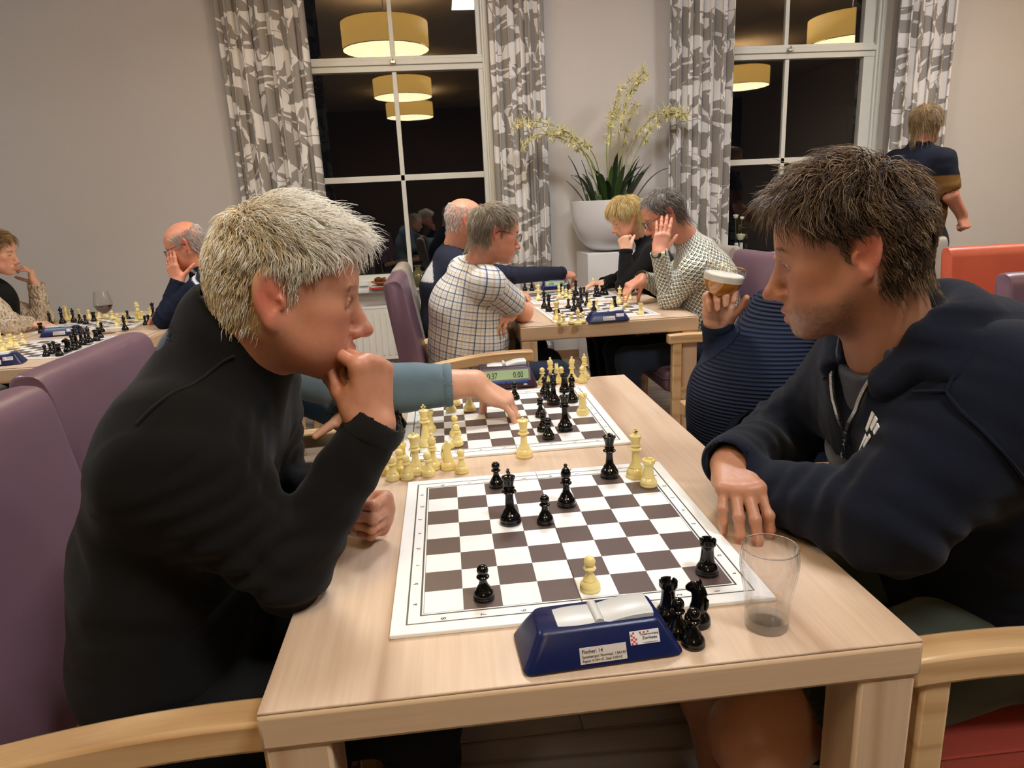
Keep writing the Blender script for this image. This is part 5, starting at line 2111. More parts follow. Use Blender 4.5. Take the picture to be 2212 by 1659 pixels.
    Sh = Field()
    for y in (-1, 1):
        Sh.cap((-0.14, 1.08 + y * 0.12, 0.045), (0.06, 1.08 + y * 0.14, 0.035), 0.045, 0.038, 0.02)
    Sh.half((0, 0, 0.002), (0, 0, -1))
    pr.cloth('shoes', Sh, 0.008, MAT['shoe'])
    # hair: swept from the crown, long curly fringe standing off the forehead
    hm = scalp_default(0.068, low=-0.050)
    ln = lambda L: 0.012 + 0.036 * np.clip((L[:, 2] - 0.03) / 0.07, 0, 1) * np.clip((L[:, 0] + 0.11) / 0.06, 0.35, 1) + 0.022 * np.clip(L[:, 0] / 0.05, 0, 1) * np.clip((L[:, 2] - 0.06) / 0.03, 0, 1)
    V, Q, Cc = grow_hair(Fh, R, c, s, hm, whorl_flow(fringe=0.55, sweep=0.9, part=-0.2), 9500, ln, 2, 8, (lambda L: 0.006 + 0.022 * np.clip((L[:, 2] - 0.03) / 0.06, 0, 1) * np.clip((L[:, 0] + 0.09) / 0.06, 0, 1)), 0.00072,
                         ((178, 146, 98), (226, 202, 156), (244, 236, 218), (252, 250, 244)), curl=0.36, gravity=0.03, jitter=0.20, clump=0.75)
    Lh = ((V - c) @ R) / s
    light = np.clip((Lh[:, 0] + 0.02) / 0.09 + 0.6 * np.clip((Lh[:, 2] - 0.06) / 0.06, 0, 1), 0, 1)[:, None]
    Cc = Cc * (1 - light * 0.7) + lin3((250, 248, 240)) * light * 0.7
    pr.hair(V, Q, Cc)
    K = Field()
    K.frame(R, c, s)
    hair_cap(K, -0.055)
    o = pr.cloth('hair_underlayer', K, 0.004, MAT['hair'])
    put_color(o, 'strand', np.tile(lin3((214, 188, 142)), (len(o.data.vertices), 1)))
    brows(pr, R, c, s, (150, 120, 96), 1, 1.2)
    eyeballs(pr, R, c, s, 0.7)
    return pr


MAT['zip_tape'] = simple('navy_tape', (16, 20, 32), 0.8)
MAT['fleece_rib'] = fabric('black_rib', (22, 21, 21), 0.9, 500.0, 0.5, 0.1)
MAT['shoe'] = simple('dark_shoe', (26, 24, 24), 0.5, 0.1, 30.0)
white_haired_man()


# ------------------------------------------------------------------ the man in the hoodie, right foreground
def hoodie_man():
    pr = Person((0.9, 1.05, 0.0), 'brown-haired man in a navy zip hoodie leaning on crossed arms')
    R = head_frame(PI - 0.50, 0.20, 0.0)
    c = at(1843, 536, 1.00)
    s = 1.06
    pr.head = (R, c, s)
    neck = np.array([0.705, 1.01, 1.035])
    F = Field()
    head_shape(F, R, c, s, neck, nose=1.15, mouth_open=0.004, neck_r=0.058, ear=1.12, eyes=True)
    Fh = F
    pr.skin_add(F, 0.0024)
    shL, shR = np.array([0.800, 0.865, 0.985]), np.array([0.775, 1.165, 0.965])
    elL, elR = np.array([0.625, 0.865, 0.815]), np.array([0.665, 1.285, 0.79])
    wrL, wrR = np.array([0.520, 1.03, 0.795]), np.array([0.478, 1.085, 0.832])
    H = Field()
    hand_shape(H, wrR, (-0.20, -0.92, -0.20), (0.12, 0.05, -1), 1, s=1.02, curl=((40, 42, 22), (34, 34, 20), (32, 34, 20), (34, 34, 18)), thumb=(0.8, 0.35, 0.5), thumb2=(0.7, -0.1, 0.6), spread=7,
               fore=wrR + (elR - wrR) * 0.4)
    pr.skin_add(H, 0.0024)
    # bare knee and shin
    L = Field()
    for y in (-1, 1):
        hip, kn, an = np.array([0.93, 1.05 + y * 0.10, 0.53]), np.array([0.42, 1.00 + y * 0.15, 0.475]), np.array([0.50, 1.00 + y * 0.13, 0.10])
        L.cap(hip, kn, 0.080, 0.062, 0.04)
        L.cap(kn + np.array([0.01, 0, -0.01]), kn * 0.55 + an * 0.45 + np.array([0.02, 0, 0]), 0.060, 0.058, 0.03)
        L.cap(kn * 0.55 + an * 0.45 + np.array([0.02, 0, 0]), an, 0.056, 0.040, 0.03)
    pr.skin_add(L, 0.006)
    pr.skin_build(trunk=[((0.93, 1.05, 0.55), (0.78, 1.02, 0.92), 0.08, 0.06), ((0.78, 1.02, 0.92), neck - np.array([0, 0, 0.02]), 0.06, 0.045), (shL, shR, 0.04, 0.04), (shR, elR, 0.04, 0.032), (elR, wrR, 0.032, 0.02), (shL, elL, 0.04, 0.03)],
                  base=(190, 134, 104), red=(172, 96, 74), stubble=0.72, stub_rgb=(112, 88, 70), scalp=scalp_default(0.066), scalp_rgb=(70, 54, 42))
    lat = np.array([0.02, 1, 0])
    C = Field()
    st = [((0.945, 1.05, 0.46), 0.15, 0.205), ((0.935, 1.05, 0.62), 0.155, 0.21), ((0.875, 1.04, 0.79), 0.150, 0.215), ((0.775, 1.02, 0.93), 0.140, 0.19), ((0.735, 1.015, 1.00), 0.095, 0.13)]
    for (a, da, wa), (b2, db, wb) in zip(st, st[1:]):
        C.ecap(a, b2, da, db, wa, wb, lat, 0.05)
    C.cap(shL, shR, 0.090, 0.080, 0.07)
    C.cap(shL, elL, 0.098, 0.082, 0.06)
    C.cap(elL, wrL, 0.074, 0.052, 0.03)
    C.cap(shR, elR, 0.085, 0.068, 0.05)
    C.cap(elR, wrR, 0.064, 0.050, 0.03)
    up = nrm(c + R @ np.array([-0.02, 0, -0.06]) - neck)
    fwd = np.array([-1.0, 0, 0])
    Cz = Field()
    Cz.ops = list(C.ops)
    # open neck of the hoodie
    C.cap(neck + up * 0.0, neck + up * 0.14, 0.066, 0.074, 0.012, True)
    C.ell((0.605, 1.0, 0.995), (0.055, 0.046, 0.085), 0.010, True)
    u = nrm(wrR - elR)
    C.cap(wrR - u * 0.022, wrR + u * 0.10, 0.036, 0.040, 0.004, True)
    fl_ = dict(arms=[(shL, elL, wrL), (shR, elR, wrR)], amp=0.0070, seed=7.0, drape=0.5, ring=0.5, calm=[(wrR, 0.05), ((0.61, 1.0, 0.97), 0.08)])
    hm = fabric('navy_sweatshirt', (14, 19, 33), 0.92, 650.0, 0.3, 0.06)
    o = pr.cloth('hoodie', C, 0.0045, hm, fl_)
    # hood lying on the back, its edge running down both sides of the neck
    K = Field()
    for dy in np.linspace(-1, 1, 11):
        a = dy * 1.75
        p = np.array([0.715 + 0.085 * math.cos(a), 1.01 + 0.098 * math.sin(a), 1.075 + 0.030 * math.cos(a)])
        q = np.array([0.735 + 0.125 * math.cos(a), 1.01 + 0.130 * math.sin(a), 1.035 + 0.035 * math.cos(a)])
        K.ell(p, (0.030, 0.030, 0.032), 0.03)
        K.ell(q, (0.044, 0.044, 0.036), 0.04)
    for sgn in (-1, 1):
        K.cap((0.705, 1.01 + sgn * 0.098, 1.060), (0.640, 1.00 + sgn * 0.058, 1.000), 0.028, 0.016, 0.03)
        K.cap((0.700, 1.01 + sgn * 0.108, 1.040), (0.650, 1.00 + sgn * 0.075, 0.995), 0.026, 0.014, 0.03)
    K.cap(neck, neck + up * 0.12, 0.0635, 0.070, 0.010, True)
    hood_o = pr.cloth('hood', K, 0.0045, hm, dict(arms=[], amp=0.006, seed=2.0, scale=1.1, drape=0.8))
    Lr = np.array(pr.root.location)
    # zip, pull, cord, seams, chest print
    zl = snap_line(Cz, [(0.605, 1.048, 1.000), (0.590, 1.030, 0.945), (0.60, 1.002, 0.903)], 0.003, 10)
    zr = snap_line(Cz, [(0.625, 0.952, 1.004), (0.600, 0.972, 0.950), (0.60, 0.999, 0.903)], 0.003, 10)
    for z_ in (zl, zr):
        zo = MB().tube([q - Lr for q in z_], 0.0026, 6).build('zip_tape', MAT['zip_tape'], o, smooth=True)
        m = MB()
        for a, b2 in zip(z_, z_[1:]):
            for k in (0.25, 0.75):
                q = a * (1 - k) + b2 * k - Lr + np.array([-0.0012, 0, 0])
                m.obox(q, (0.0018, 0, 0), (0, 0.0040, 0), (0, 0, 0.0010))
        m.build('zip_teeth', MAT['steel'], o)
    ap = snap(Cz, (0.60, 1.0, 0.900), 0.005) - Lr
    m = MB().obox(ap, (0.003, 0, 0), (0, 0.0055, 0), (0, 0, 0.008))
    m.tube([ap + np.array([-0.003, 0.0045 * math.cos(a), -0.022 + 0.012 * math.sin(a)]) for a in np.linspace(0, 2 * PI, 17)], 0.0016, 6)
    m.tube([ap + np.array([-0.003, 0, -0.004]), ap + np.array([-0.003, 0, -0.012])], 0.002, 6)
    m.build('zip_pull', MAT['steel'], o, smooth=True)
    cord = snap_line(Cz, [(0.62, 1.062, 1.01), (0.60, 1.068, 0.985), (0.60, 1.075, 0.975)], 0.004, 4)
    MB().tube([q - Lr for q in cord], 0.0022, 6).build('drawstring', MAT['zip_tape'], o, smooth=True)
    for path in ([at(2085, 690, 0.88), at(2095, 760, 0.86), at(2040, 842, 0.84)], [at(1945, 832, 0.88), at(2040, 842, 0.84), at(2115, 930, 0.82), at(2180, 1040, 0.82)]):
        MB().tube([q - Lr for q in snap_line(Cz, path, 0.0022, 8)], 0.0024, 6).build('seam', hm, o, smooth=True)
    # white print on the chest, half hidden by the sleeve
    y0, z0 = 0.935, 0.935
    for poly in ([(0.000, 0.026), (0.006, 0.028), (0.015, -0.002), (0.009, -0.004)], [(-0.010, 0.024), (-0.003, 0.026), (0.003, 0.006), (-0.004, 0.004)], [(-0.022, 0.018), (-0.013, 0.020), (-0.010, 0.006), (-0.019, 0.004)],
                 [(0.004, -0.010), (0.012, -0.008), (0.018, -0.028), (0.010, -0.030)], [(-0.010, -0.004), (-0.001, -0.002), (0.003, -0.018), (-0.006, -0.020)], [(0.006, -0.036), (0.014, -0.034), (0.016, -0.042), (0.008, -0.044)]):
        m = MB()
        top_, bot_ = [], []
        for (dy, dz) in poly:
            q = snap(Cz, (0.60, y0 + dy, z0 + dz), 0.0012)
            top_.append(q - Lr + np.array([-0.002, 0, 0]))
            bot_.append(q - Lr)
        m.loft([bot_, top_])
        m.build('chest_print', MAT['white_paper'], o)
    # cuff
    ref = nrm(np.cross(u, [0.3, 0.1, 1]))
    r2 = np.cross(u, ref)
    pts = [wrR - u * 0.012 - np.array(pr.root.location) + 0.0430 * (math.cos(a) * ref + math.sin(a) * r2) for a in np.linspace(0, 2 * PI, 29)]
    MB().tube(pts, 0.006, 8, flat=(u, 4.2)).build('cuff', fabric('navy_rib', (24, 32, 54), 0.9, 400.0, 0.5, 0.1), o, smooth=True)
    # tee shirt in the neck opening
    K = Field()
    K.ecap((0.775, 1.02, 0.86), (0.735, 1.015, 1.00), 0.135, 0.095, 0.17, 0.12, lat, 0.02)
    K.cap(neck - up * 0.06, neck + up * 0.012, 0.078, 0.072, 0.03)
    K.cap(neck - up * 0.02, neck + up * 0.15, 0.0620, 0.068, 0.004, True)
    K.ell((0.628, 1.0, 1.035), (0.055, 0.052, 0.040), 0.008, True)
    pr.cloth('tee_shirt', K, 0.004, fabric('charcoal_tee', (52, 52, 62), 0.9))
    # shorts
    S = Field()
    for y in (-1, 1):
        S.cap((0.93, 1.05 + y * 0.10, 0.535), (0.535, 1.01 + y * 0.138, 0.495), 0.10, 0.088, 0.05)
    S.ecap((0.95, 1.05, 0.50), (0.95, 1.05, 0.60), 0.13, 0.13, 0.19, 0.19, lat, 0.05)
    for y in (-1, 1):
        S.cap((0.520, 1.01 + y * 0.138, 0.492), (0.36, 1.00 + y * 0.15, 0.470), 0.076, 0.080, 0.004, True)
        S.ell((0.432, 1.005 + y * 0.145, 0.485), (0.060, 0.13, 0.13), 0.004, True)
    pr.cloth('shorts', S, 0.007, fabric('olive_cotton', (58, 62, 48), 0.85, 500.0, 0.3), dict(arms=[], amp=0.006, seed=12.0, scale=0.8))
    Sh = Field()
    for y in (-1, 1):
        Sh.cap((0.55, 1.03 + y * 0.12, 0.05), (0.36, 1.03 + y * 0.14, 0.035), 0.045, 0.038, 0.02)
    Sh.half((0, 0, 0.002), (0, 0, -1))
    pr.cloth('shoes', Sh, 0.008, MAT['shoe'])
    hmk = scalp_default(0.064, low=-0.062)
    ln = lambda L: 0.014 + 0.036 * np.clip((L[:, 2] - 0.015) / 0.07, 0, 1) * np.clip((L[:, 0] + 0.12) / 0.08, 0.4, 1) + 0.020 * np.clip(L[:, 0] / 0.05, 0, 1) * np.clip((L[:, 2] - 0.05) / 0.03, 0, 1) + 0.008 * np.clip((-L[:, 0] - 0.04) / 0.04, 0, 1) * np.clip((L[:, 2] + 0.05) / 0.04, 0, 1)
    V, Q, Cc = grow_hair(Fh, R, c, s, hmk, whorl_flow(fringe=0.45, sweep=0.9, part=0.2), 9500, ln, 5, 8, (lambda L: 0.005 + 0.030 * np.clip((L[:, 2] - 0.02) / 0.07, 0, 1) * np.clip((L[:, 0] + 0.10) / 0.09, 0.1, 1)), 0.00072,
                         ((38, 28, 22), (74, 56, 42), (116, 92, 68), (168, 142, 110)), curl=0.34, gravity=0.04, jitter=0.28, clump=0.75)
    pr.hair(V, Q, Cc)
    K = Field()
    K.frame(R, c, s)
    hair_cap(K, -0.065)
    o2 = pr.cloth('hair_underlayer', K, 0.004, MAT['hair'])
    put_color(o2, 'strand', np.tile(lin3((48, 36, 28)), (len(o2.data.vertices), 1)))
    brows(pr, R, c, s, (74, 56, 44), 3, 1.4)
    eyeballs(pr, R, c, s, 0.45)
    return pr


hoodie_man()

# ------------------------------------------------------------------ everyone else
def vc_fabric(name, rough=0.88, weave=700.0, bump=0.25, stripes=None):
    """cloth that takes its dye colour from the mesh (piped, colour-blocked garments)"""
    t = NT(name)
    at_ = t.n('ShaderNodeVertexColor')
    at_.layer_name = 'tone'
    t.set(at_.outputs[0], rough)
    t.bsdf.inputs['Specular IOR Level'].default_value = 0.2
    tc = t.n('ShaderNodeTexCoord')
    w2 = t.n('ShaderNodeTexNoise', i_Scale=weave, i_Detail=2.0)
    t.l(tc.outputs['Object'], w2.inputs['Vector'])
    t.bump(w2.outputs[0], bump, 0.002)
    return t.m


def check_mat():
    t = NT('checked_cotton')
    uv = t.n('ShaderNodeUVMap')
    s = t.n('ShaderNodeSeparateXYZ')
    t.l(uv.outputs[0], s.inputs[0])
    def stripe(x, per, off, w2):
        m = t.math('FRACT', t.math('ADD', t.math('DIVIDE', x, per), off + 40.0))
        return t.math('LESS_THAN', m, w2)
    X, Y = s.outputs[0], s.outputs[1]
    c = lin(238, 236, 232)
    for (ax, off, w2, colr, f) in ((X, 0.50, 0.16, (212, 186, 140), 0.55), (Y, 0.50, 0.16, (212, 186, 140), 0.55), (X, 0.12, 0.10, (172, 196, 214), 0.5), (Y, 0.12, 0.10, (172, 196, 214), 0.5),
                                   (X, 0.0, 0.11, (60, 72, 104), 0.85), (Y, 0.0, 0.11, (60, 72, 104), 0.85)):
        m = t.math('MULTIPLY', stripe(ax, 0.034, off, w2), f)
        c = t.mix(m, c, lin(colr))
    t.set(c, 0.8)
    t.bsdf.inputs['Specular IOR Level'].default_value = 0.2
    return t.m


def petal_mat():
    t = NT('petal_print_cotton')
    uv = t.n('ShaderNodeUVMap')
    mp = t.n('ShaderNodeMapping')
    mp.inputs['Scale'].default_value = (60, 60, 1)
    mp.inputs['Rotation'].default_value = (0, 0, 0.6)
    t.l(uv.outputs[0], mp.inputs['Vector'])
    s = t.n('ShaderNodeSeparateXYZ')
    t.l(mp.outputs[0], s.inputs[0])
    X, Y = s.outputs[0], s.outputs[1]
    par = t.math('ABSOLUTE', t.math('MODULO', t.math('ADD', t.math('FLOOR', X), t.math('FLOOR', Y)), 2.0))
    lx = t.math('SUBTRACT', t.math('FRACT', t.math('ADD', X, 400.0)), 0.5)
    ly = t.math('SUBTRACT', t.math('FRACT', t.math('ADD', Y, 400.0)), 0.5)
    def pick(a, b2):
        return t.math('ADD', t.math('MULTIPLY', a, par), t.math('MULTIPLY', b2, t.math('SUBTRACT', 1.0, par)))
    u, v = pick(lx, ly), pick(ly, lx)
    e = t.math('ADD', t.math('POWER', t.math('DIVIDE', t.math('ABSOLUTE', u), 0.52), 2.0), t.math('POWER', t.math('DIVIDE', t.math('ABSOLUTE', v), 0.36), 2.0))
    m = t.math('LESS_THAN', e, 1.0)
    inner = t.math('LESS_THAN', t.math('ABSOLUTE', t.math('SUBTRACT', v, 0.05)), 0.12)
    m = t.math('SUBTRACT', m, t.math('MULTIPLY', t.math('MULTIPLY', inner, 0.55), m))
    t.set(t.mix(m, lin(232, 230, 214), lin(62, 68, 54)), 0.75)
    t.bsdf.inputs['Specular IOR Level'].default_value = 0.25
    return t.m


def rib_mat():
    t = NT('navy_ribbed_knit')
    uv = t.n('ShaderNodeUVMap')
    s = t.n('ShaderNodeSeparateXYZ')
    t.l(uv.outputs[0], s.inputs[0])
    sn = t.math('SINE', t.math('MULTIPLY', s.outputs[1], 680.0))
    f = t.math('ADD', t.math('MULTIPLY', sn, 0.5), 0.5)
    t.set(t.mix(f, lin(22, 28, 46), lin(32, 42, 66)), 0.85)
    t.bsdf.inputs['Specular IOR Level'].default_value = 0.2
    t.bump(f, 0.9, 0.006)
    return t.m


def knit_mat():
    t = NT('cream_lace_knit')
    tc = t.n('ShaderNodeTexCoord')
    v = t.n('ShaderNodeTexVoronoi', i_Scale=62.0)
    mp = t.n('ShaderNodeMapping')
    mp.inputs['Scale'].default_value = (1.6, 1.6, 0.8)
    mp.inputs['Rotation'].default_value = (0.3, 0.5, 0.2)
    nz = t.n('ShaderNodeTexNoise', i_Scale=14.0, i_Detail=2.0)
    t.l(tc.outputs['Object'], nz.inputs['Vector'])
    t.l(tc.outputs['Object'], mp.inputs['Vector'])
    mixv = t.n('ShaderNodeVectorMath', operation='ADD')
    sc = t.n('ShaderNodeVectorMath', operation='SCALE')
    t.l(nz.outputs['Color'], sc.inputs[0])
    sc.inputs['Scale'].default_value = 0.05
    t.l(mp.outputs[0], mixv.inputs[0])
    t.l(sc.outputs[0], mixv.inputs[1])
    t.l(mixv.outputs[0], v.inputs['Vector'])
    m = t.math('GREATER_THAN', v.outputs[0], 0.66)
    t.set(t.mix(m, lin(214, 196, 172), lin(160, 140, 118)), 0.9)
    t.bump(v.outputs[0], 0.8, 0.01)
    return t.m


MAT['check'] = check_mat()
MAT['petal'] = petal_mat()
MAT['rib'] = rib_mat()
MAT['knit'] = knit_mat()
MAT['vc'] = vc_fabric('colour_blocked_cloth')
MAT['jeans'] = fabric('dark_denim', (38, 46, 62), 0.85, 900.0, 0.3, 0.1)
MAT['blue_jeans'] = fabric('blue_denim', (58, 78, 108), 0.85, 900.0, 0.3, 0.1)
MAT['black_cloth'] = fabric('black_cloth', (20, 19, 20), 0.9, sheen=0.05)


def somebody(base, label, head, neck, torso, arms, hands, top='sweater', mat=None, lat=(0, 1, 0), h=0.008, hh=0.004, sleeve=(1.0, 1.0), cloth_r=0.0, uv=False, color=None, legs=None, legmat=None,
             hair=None, tone=None, specs=False, fold=0.004, neck_r=0.056, nose=1.0, fat=0.0, standing=False, collar=None, shr=0.062, fore_end=(1.0, 1.0), fore_r=(None, None), headkw={}):
    """arms: (shoulder, elbow, wrist); sleeve: how far each sleeve runs, 1 = to the wrist, <1 = short"""
    pr = Person(base, label)
    c, hd, pt, ro, s = head
    R = head_frame(hd, pt, ro)
    pr.head = (R, np.array(c), s)
    c = pr.head[1]
    F = Field()
    head_shape(F, R, c, s, neck, nose=nose, fat=fat, neck_r=neck_r, **headkw)
    pr.skin_add(F, hh)
    for hk in hands:
        H = Field()
        hk = dict(hk)
        i = hk.pop('arm')
        sh, el, wr = (np.array(x, float) for x in arms[i])
        if sleeve[i] >= 1:
            hk['fore'] = wr + (el - wr) * 0.4
        else:
            hk['fore'] = el
        hand_shape(H, wr, hk.pop('d'), hk.pop('n'), hk.pop('side'), **hk)
        if sleeve[i] < 1:
            H.cap(sh + (el - sh) * max(0.2, sleeve[i] - 0.25), el, 0.048, 0.044, 0.03)
            H.cap(el, wr, 0.044, 0.030, 0.02)
        pr.skin_add(H, hh)
    tone = dict(tone or {})
    trunk = [(torso[0][0], torso[-1][0], 0.07, 0.05), (torso[-1][0], neck, 0.045, 0.04), (arms[0][0], arms[1][0], 0.035, 0.035)]
    for sh, el, wr in arms:
        trunk += [(sh, el, 0.034, 0.03), (el, wr, 0.03, 0.02)]
    pr.skin_build(trunk=trunk, **tone)
    C = Field()
    cuffs = []
    lat = np.array(lat, float)
    for (a, da, wa), (b2, db, wb) in zip(torso, torso[1:]):
        C.ecap(a, b2, da, db, wa, wb, lat, 0.05)
    C.cap(arms[0][0], arms[1][0], shr + cloth_r, shr + cloth_r, 0.06)
    for i, (sh, el, wr) in enumerate(arms):
        sh, el, wr = (np.array(x, float) for x in (sh, el, wr))
        if sleeve[i] >= 1:
            C.cap(sh, el, shr + cloth_r, 0.050 + cloth_r, 0.04)
            we = el + (wr - el) * fore_end[i]
            ra, rb = fore_r[i] or (0.048 + cloth_r, 0.037 + cloth_r * 0.6)
            C.cap(el, we, ra, rb, 0.02)
            u = nrm(wr - el)
            C.ell(we + u * 0.058, (0.055, 0.09, 0.09), 0.004, True, np.stack([u, nrm(np.cross(u, [0.1, 0.2, 1])), nrm(np.cross(u, np.cross(u, [0.1, 0.2, 1])))], 1))
            C.cap(we - u * 0.014, we + u * 0.08, rb - 0.008, rb - 0.006, 0.003, True)
            cuffs.append((we, u, rb))
        else:
            e = sh + (el - sh) * sleeve[i]
            C.cap(sh, e, shr + cloth_r, 0.062 + cloth_r, 0.04)
            u = nrm(e - sh)
            C.cap(e - u * 0.02 + u * 0.04, e + u * 0.12, 0.051, 0.07, 0.004, True)
            C.half(e + u * 0.035, u) if False else None
    nk = np.array(neck, float)
    up = nrm(c + R @ np.array([-0.02, 0, -0.05]) - nk)
    ch = 0.03 if collar is None else collar
    C.cap(nk - up * 0.04, nk + up * ch, 0.074 * s, 0.068 * s, 0.02)
    C.cap(nk + up * (ch - 0.02), nk + up * 0.16, neck_r * s * 1.08, neck_r * s * 1.1, 0.004, True)
    segs = None
    if uv:
        segs = [(torso[0][0], torso[-1][0], 0.15, lat)] + [x for sh, el, wr in arms for x in ((sh, el, 0.058, lat), (el, wr, 0.046, lat))]
    if uv == 'torso':
        segs = segs[:1] + [(a, b2, r, None) for a, b2, r, ref in segs[1:]]
    o = pr.cloth(top, C, h, mat, dict(arms=arms, amp=fold, seed=float(len(label)), drape=0.5, calm=[(A(a[1]) + (A(a[2]) - A(a[1])) * fe, 0.045) for a, fe in zip(arms, fore_end)]) if fold else None, segs, color)
    Lr = np.array(pr.root.location)
    for we, u, rb in cuffs:
        e1 = nrm(np.cross(u, [0.1, 0.2, 1]))
        e2 = np.cross(u, e1)
        ob = MB().tube([we + u * 0.004 - Lr + (rb - 0.002) * (math.cos(a) * e1 + math.sin(a) * e2) for a in np.linspace(0, 2 * PI, 29)], 0.0042, 8, flat=(u, 3.0)).build('cuff', mat, o, smooth=True)
        if mat == MAT['vc']:
            put_color(ob, 'tone', np.tile(color(np.array([we]))[0], (len(ob.data.vertices), 1)))
        elif mat in (MAT['rib'], MAT['petal'], MAT['check']):
            put_uv(ob, np.array([(v[0] * 0.5 + v[1] * 0.5, 0.0) for v in (vv.co for vv in ob.data.vertices)]))
    if legs:
        Tr = Field()
        for hip, kn, an in legs:
            Tr.cap(hip, kn, 0.090, 0.066, 0.05)
            Tr.cap(kn, an, 0.063, 0.052, 0.03)
        pe = np.mean([l[0] for l in legs], 0)
        Tr.ecap(pe, pe + np.array([0, 0, 0.08]), 0.11, 0.115, 0.17, 0.165, lat, 0.05)
        pr.cloth('trousers', Tr, 0.010, legmat or MAT['jeans'], dict(arms=[], amp=0.004, seed=4.0))
        Sh = Field()
        fx = np.array([math.cos(hd), math.sin(hd), 0])
        for hip, kn, an in legs:
            an = np.array(an, float)
            Sh.cap((an[0] - fx[0] * 0.05, an[1] - fx[1] * 0.05, 0.048), (an[0] + fx[0] * 0.15, an[1] + fx[1] * 0.15, 0.036), 0.046, 0.038, 0.02)
        Sh.half((0, 0, 0.002), (0, 0, -1))
        pr.cloth('shoes', Sh, 0.010, MAT['shoe'])
    if hair:
        hp = dict(hair)
        mask = hp.pop('mask', scalp_default(0.070))
        cap_rgb = hp.pop('cap', None)
        flow = hp.pop('flow', whorl_flow())
        n = hp.pop('n', 1500)
        ln = hp.pop('length', lambda L: 0.03 + 0 * L[:, 0])
        V, Q, Cc = grow_hair(None, R, c, s, mask, flow, n, ln, **hp)
        pr.hair(V, Q, Cc)
        if cap_rgb:
            K = Field()
            K.frame(R, c, s)
            hair_cap(K)
            o2 = pr.cloth('hair_underlayer', K, hh * 1.3, MAT['hair'])
            put_color(o2, 'strand', np.tile(lin3(cap_rgb), (len(o2.data.vertices), 1)))
    if specs:
        glasses(pr.root, R, c, s)
    brows(pr, R, c, s, (120, 104, 92), 5, 1.6, 24)
    lashes(pr, R, c, s)
    return pr


A = np.array


def seat_legs(px, py, dirx, lat=0.10, spread=0.13, reach=0.46, foot=0.0):
    return [((px, py + y * lat, 0.50), (px + dirx * reach, py + y * spread, 0.50), (px + dirx * (reach - 0.03 + foot), py + y * spread, 0.09)) for y in (-1, 1)]


def bald_mask(top=0.070):
    base = scalp_default(0.070)

    def f(L):
        return base(L) * np.clip((top - L[:, 2] + 0.35 * (-L[:, 0] - 0.03).clip(0)) / 0.012, 0, 1)
    return f


GREY = ((120, 112, 104), (170, 162, 152), (214, 208, 200))

# --- player behind the white-haired man, reaching over the second board
wr = at(1026, 828, 1.72)
pr3 = somebody((-0.52, 1.74, 0), 'player in a grey-blue shirt reaching over the second board, mostly hidden', (at(640, 600, 1.75), 0.15, 0.25, 0, 1.0), A([-0.475, 1.76, 1.05]),
               [((-0.56, 1.74, 0.48), 0.12, 0.18), ((-0.56, 1.74, 0.65), 0.125, 0.18), ((-0.53, 1.74, 0.86), 0.12, 0.18), ((-0.49, 1.75, 1.0), 0.09, 0.15)],
               [(A([-0.45, 1.60, 0.97]), at(800, 842, 1.72), wr), (A([-0.47, 1.90, 0.99]), A([-0.42, 1.92, 0.80]), A([-0.28, 1.72, 0.785]))],
               [dict(arm=0, d=at(1090, 866, 1.71) - wr, n=(-0.1, 0.15, -1), side=1, s=1.06, curl=((38, 26, 14), (46, 26, 16), (22, 26, 18), (14, 22, 14)), thumb=(0.55, 0.25, 0.85), thumb2=(0.3, 0.1, 1.0), spread=9, fr=0.036),
                dict(arm=1, d=(0.5, -0.85, -0.05), n=(-0.3, -0.2, -1), side=-1, pose='relaxed')],
               'shirt', fabric('grey_blue_jersey', (104, 126, 138), 0.85, 600.0, 0.3, 0.15), h=0.006, hh=0.003, fold=0.003, legs=seat_legs(-0.52, 1.74, 1), legmat=MAT['black_cloth'],
               hair=dict(cap=(120, 110, 100), n=1200, colors=GREY, r=0.0012, seed=8), tone=dict(base=(226, 172, 142)), sleeve=(1.0, 1.0), fore_end=(0.72, 1.0), fore_r=((0.074, 0.055), None), cloth_r=0.010)

# --- drinker in the ribbed sweater behind the hoodie
eb = at(1566, 822, 1.80)
wr = at(1550, 704, 1.74)
pr4 = somebody((1.0, 1.74, 0), 'drinker in a navy ribbed sweater lifting a beer glass, head hidden', (at(1772, 500, 1.80), PI - 0.25, 0.2, 0, 1.0), A([0.985, 1.76, 1.04]),
               [((0.95, 1.74, 0.48), 0.15, 0.20), ((0.855, 1.70, 0.62), 0.20, 0.21), ((0.845, 1.70, 0.74), 0.20, 0.21), ((0.945, 1.75, 0.93), 0.13, 0.175)],
               [(A([0.95, 1.90, 0.94]), eb, wr), (A([0.97, 1.58, 0.94]), A([1.06, 1.50, 0.72]), A([0.80, 1.53, 0.69]))],
               [dict(arm=0, d=at(1552, 625, 1.72) - wr, n=(-0.25, -0.92, 0.1), side=1, s=1.02, curl=((46, 66, 38), (54, 68, 40), (60, 70, 40), (64, 70, 40)), thumb=(0.75, 0.5, 0.5), thumb2=(0.8, 0.1, 0.6), spread=5),
                dict(arm=1, d=(-0.9, 0.2, -0.1), n=(0, 0.2, -1), side=-1, pose='relaxed')],
               'ribbed_sweater', MAT['rib'], h=0.006, hh=0.0035, uv='torso', fold=0.002, cloth_r=0.006, legs=seat_legs(1.03, 1.74, -1), legmat=MAT['blue_jeans'],
               hair=dict(cap=(96, 72, 50), n=3000, colors=((70, 50, 34), (120, 92, 64), (168, 136, 100)), r=0.0012, seed=9, curl=0.6, lift=0.035, length=lambda L: 0.05 + 0 * L[:, 0]), tone=dict(base=(224, 168, 138)))

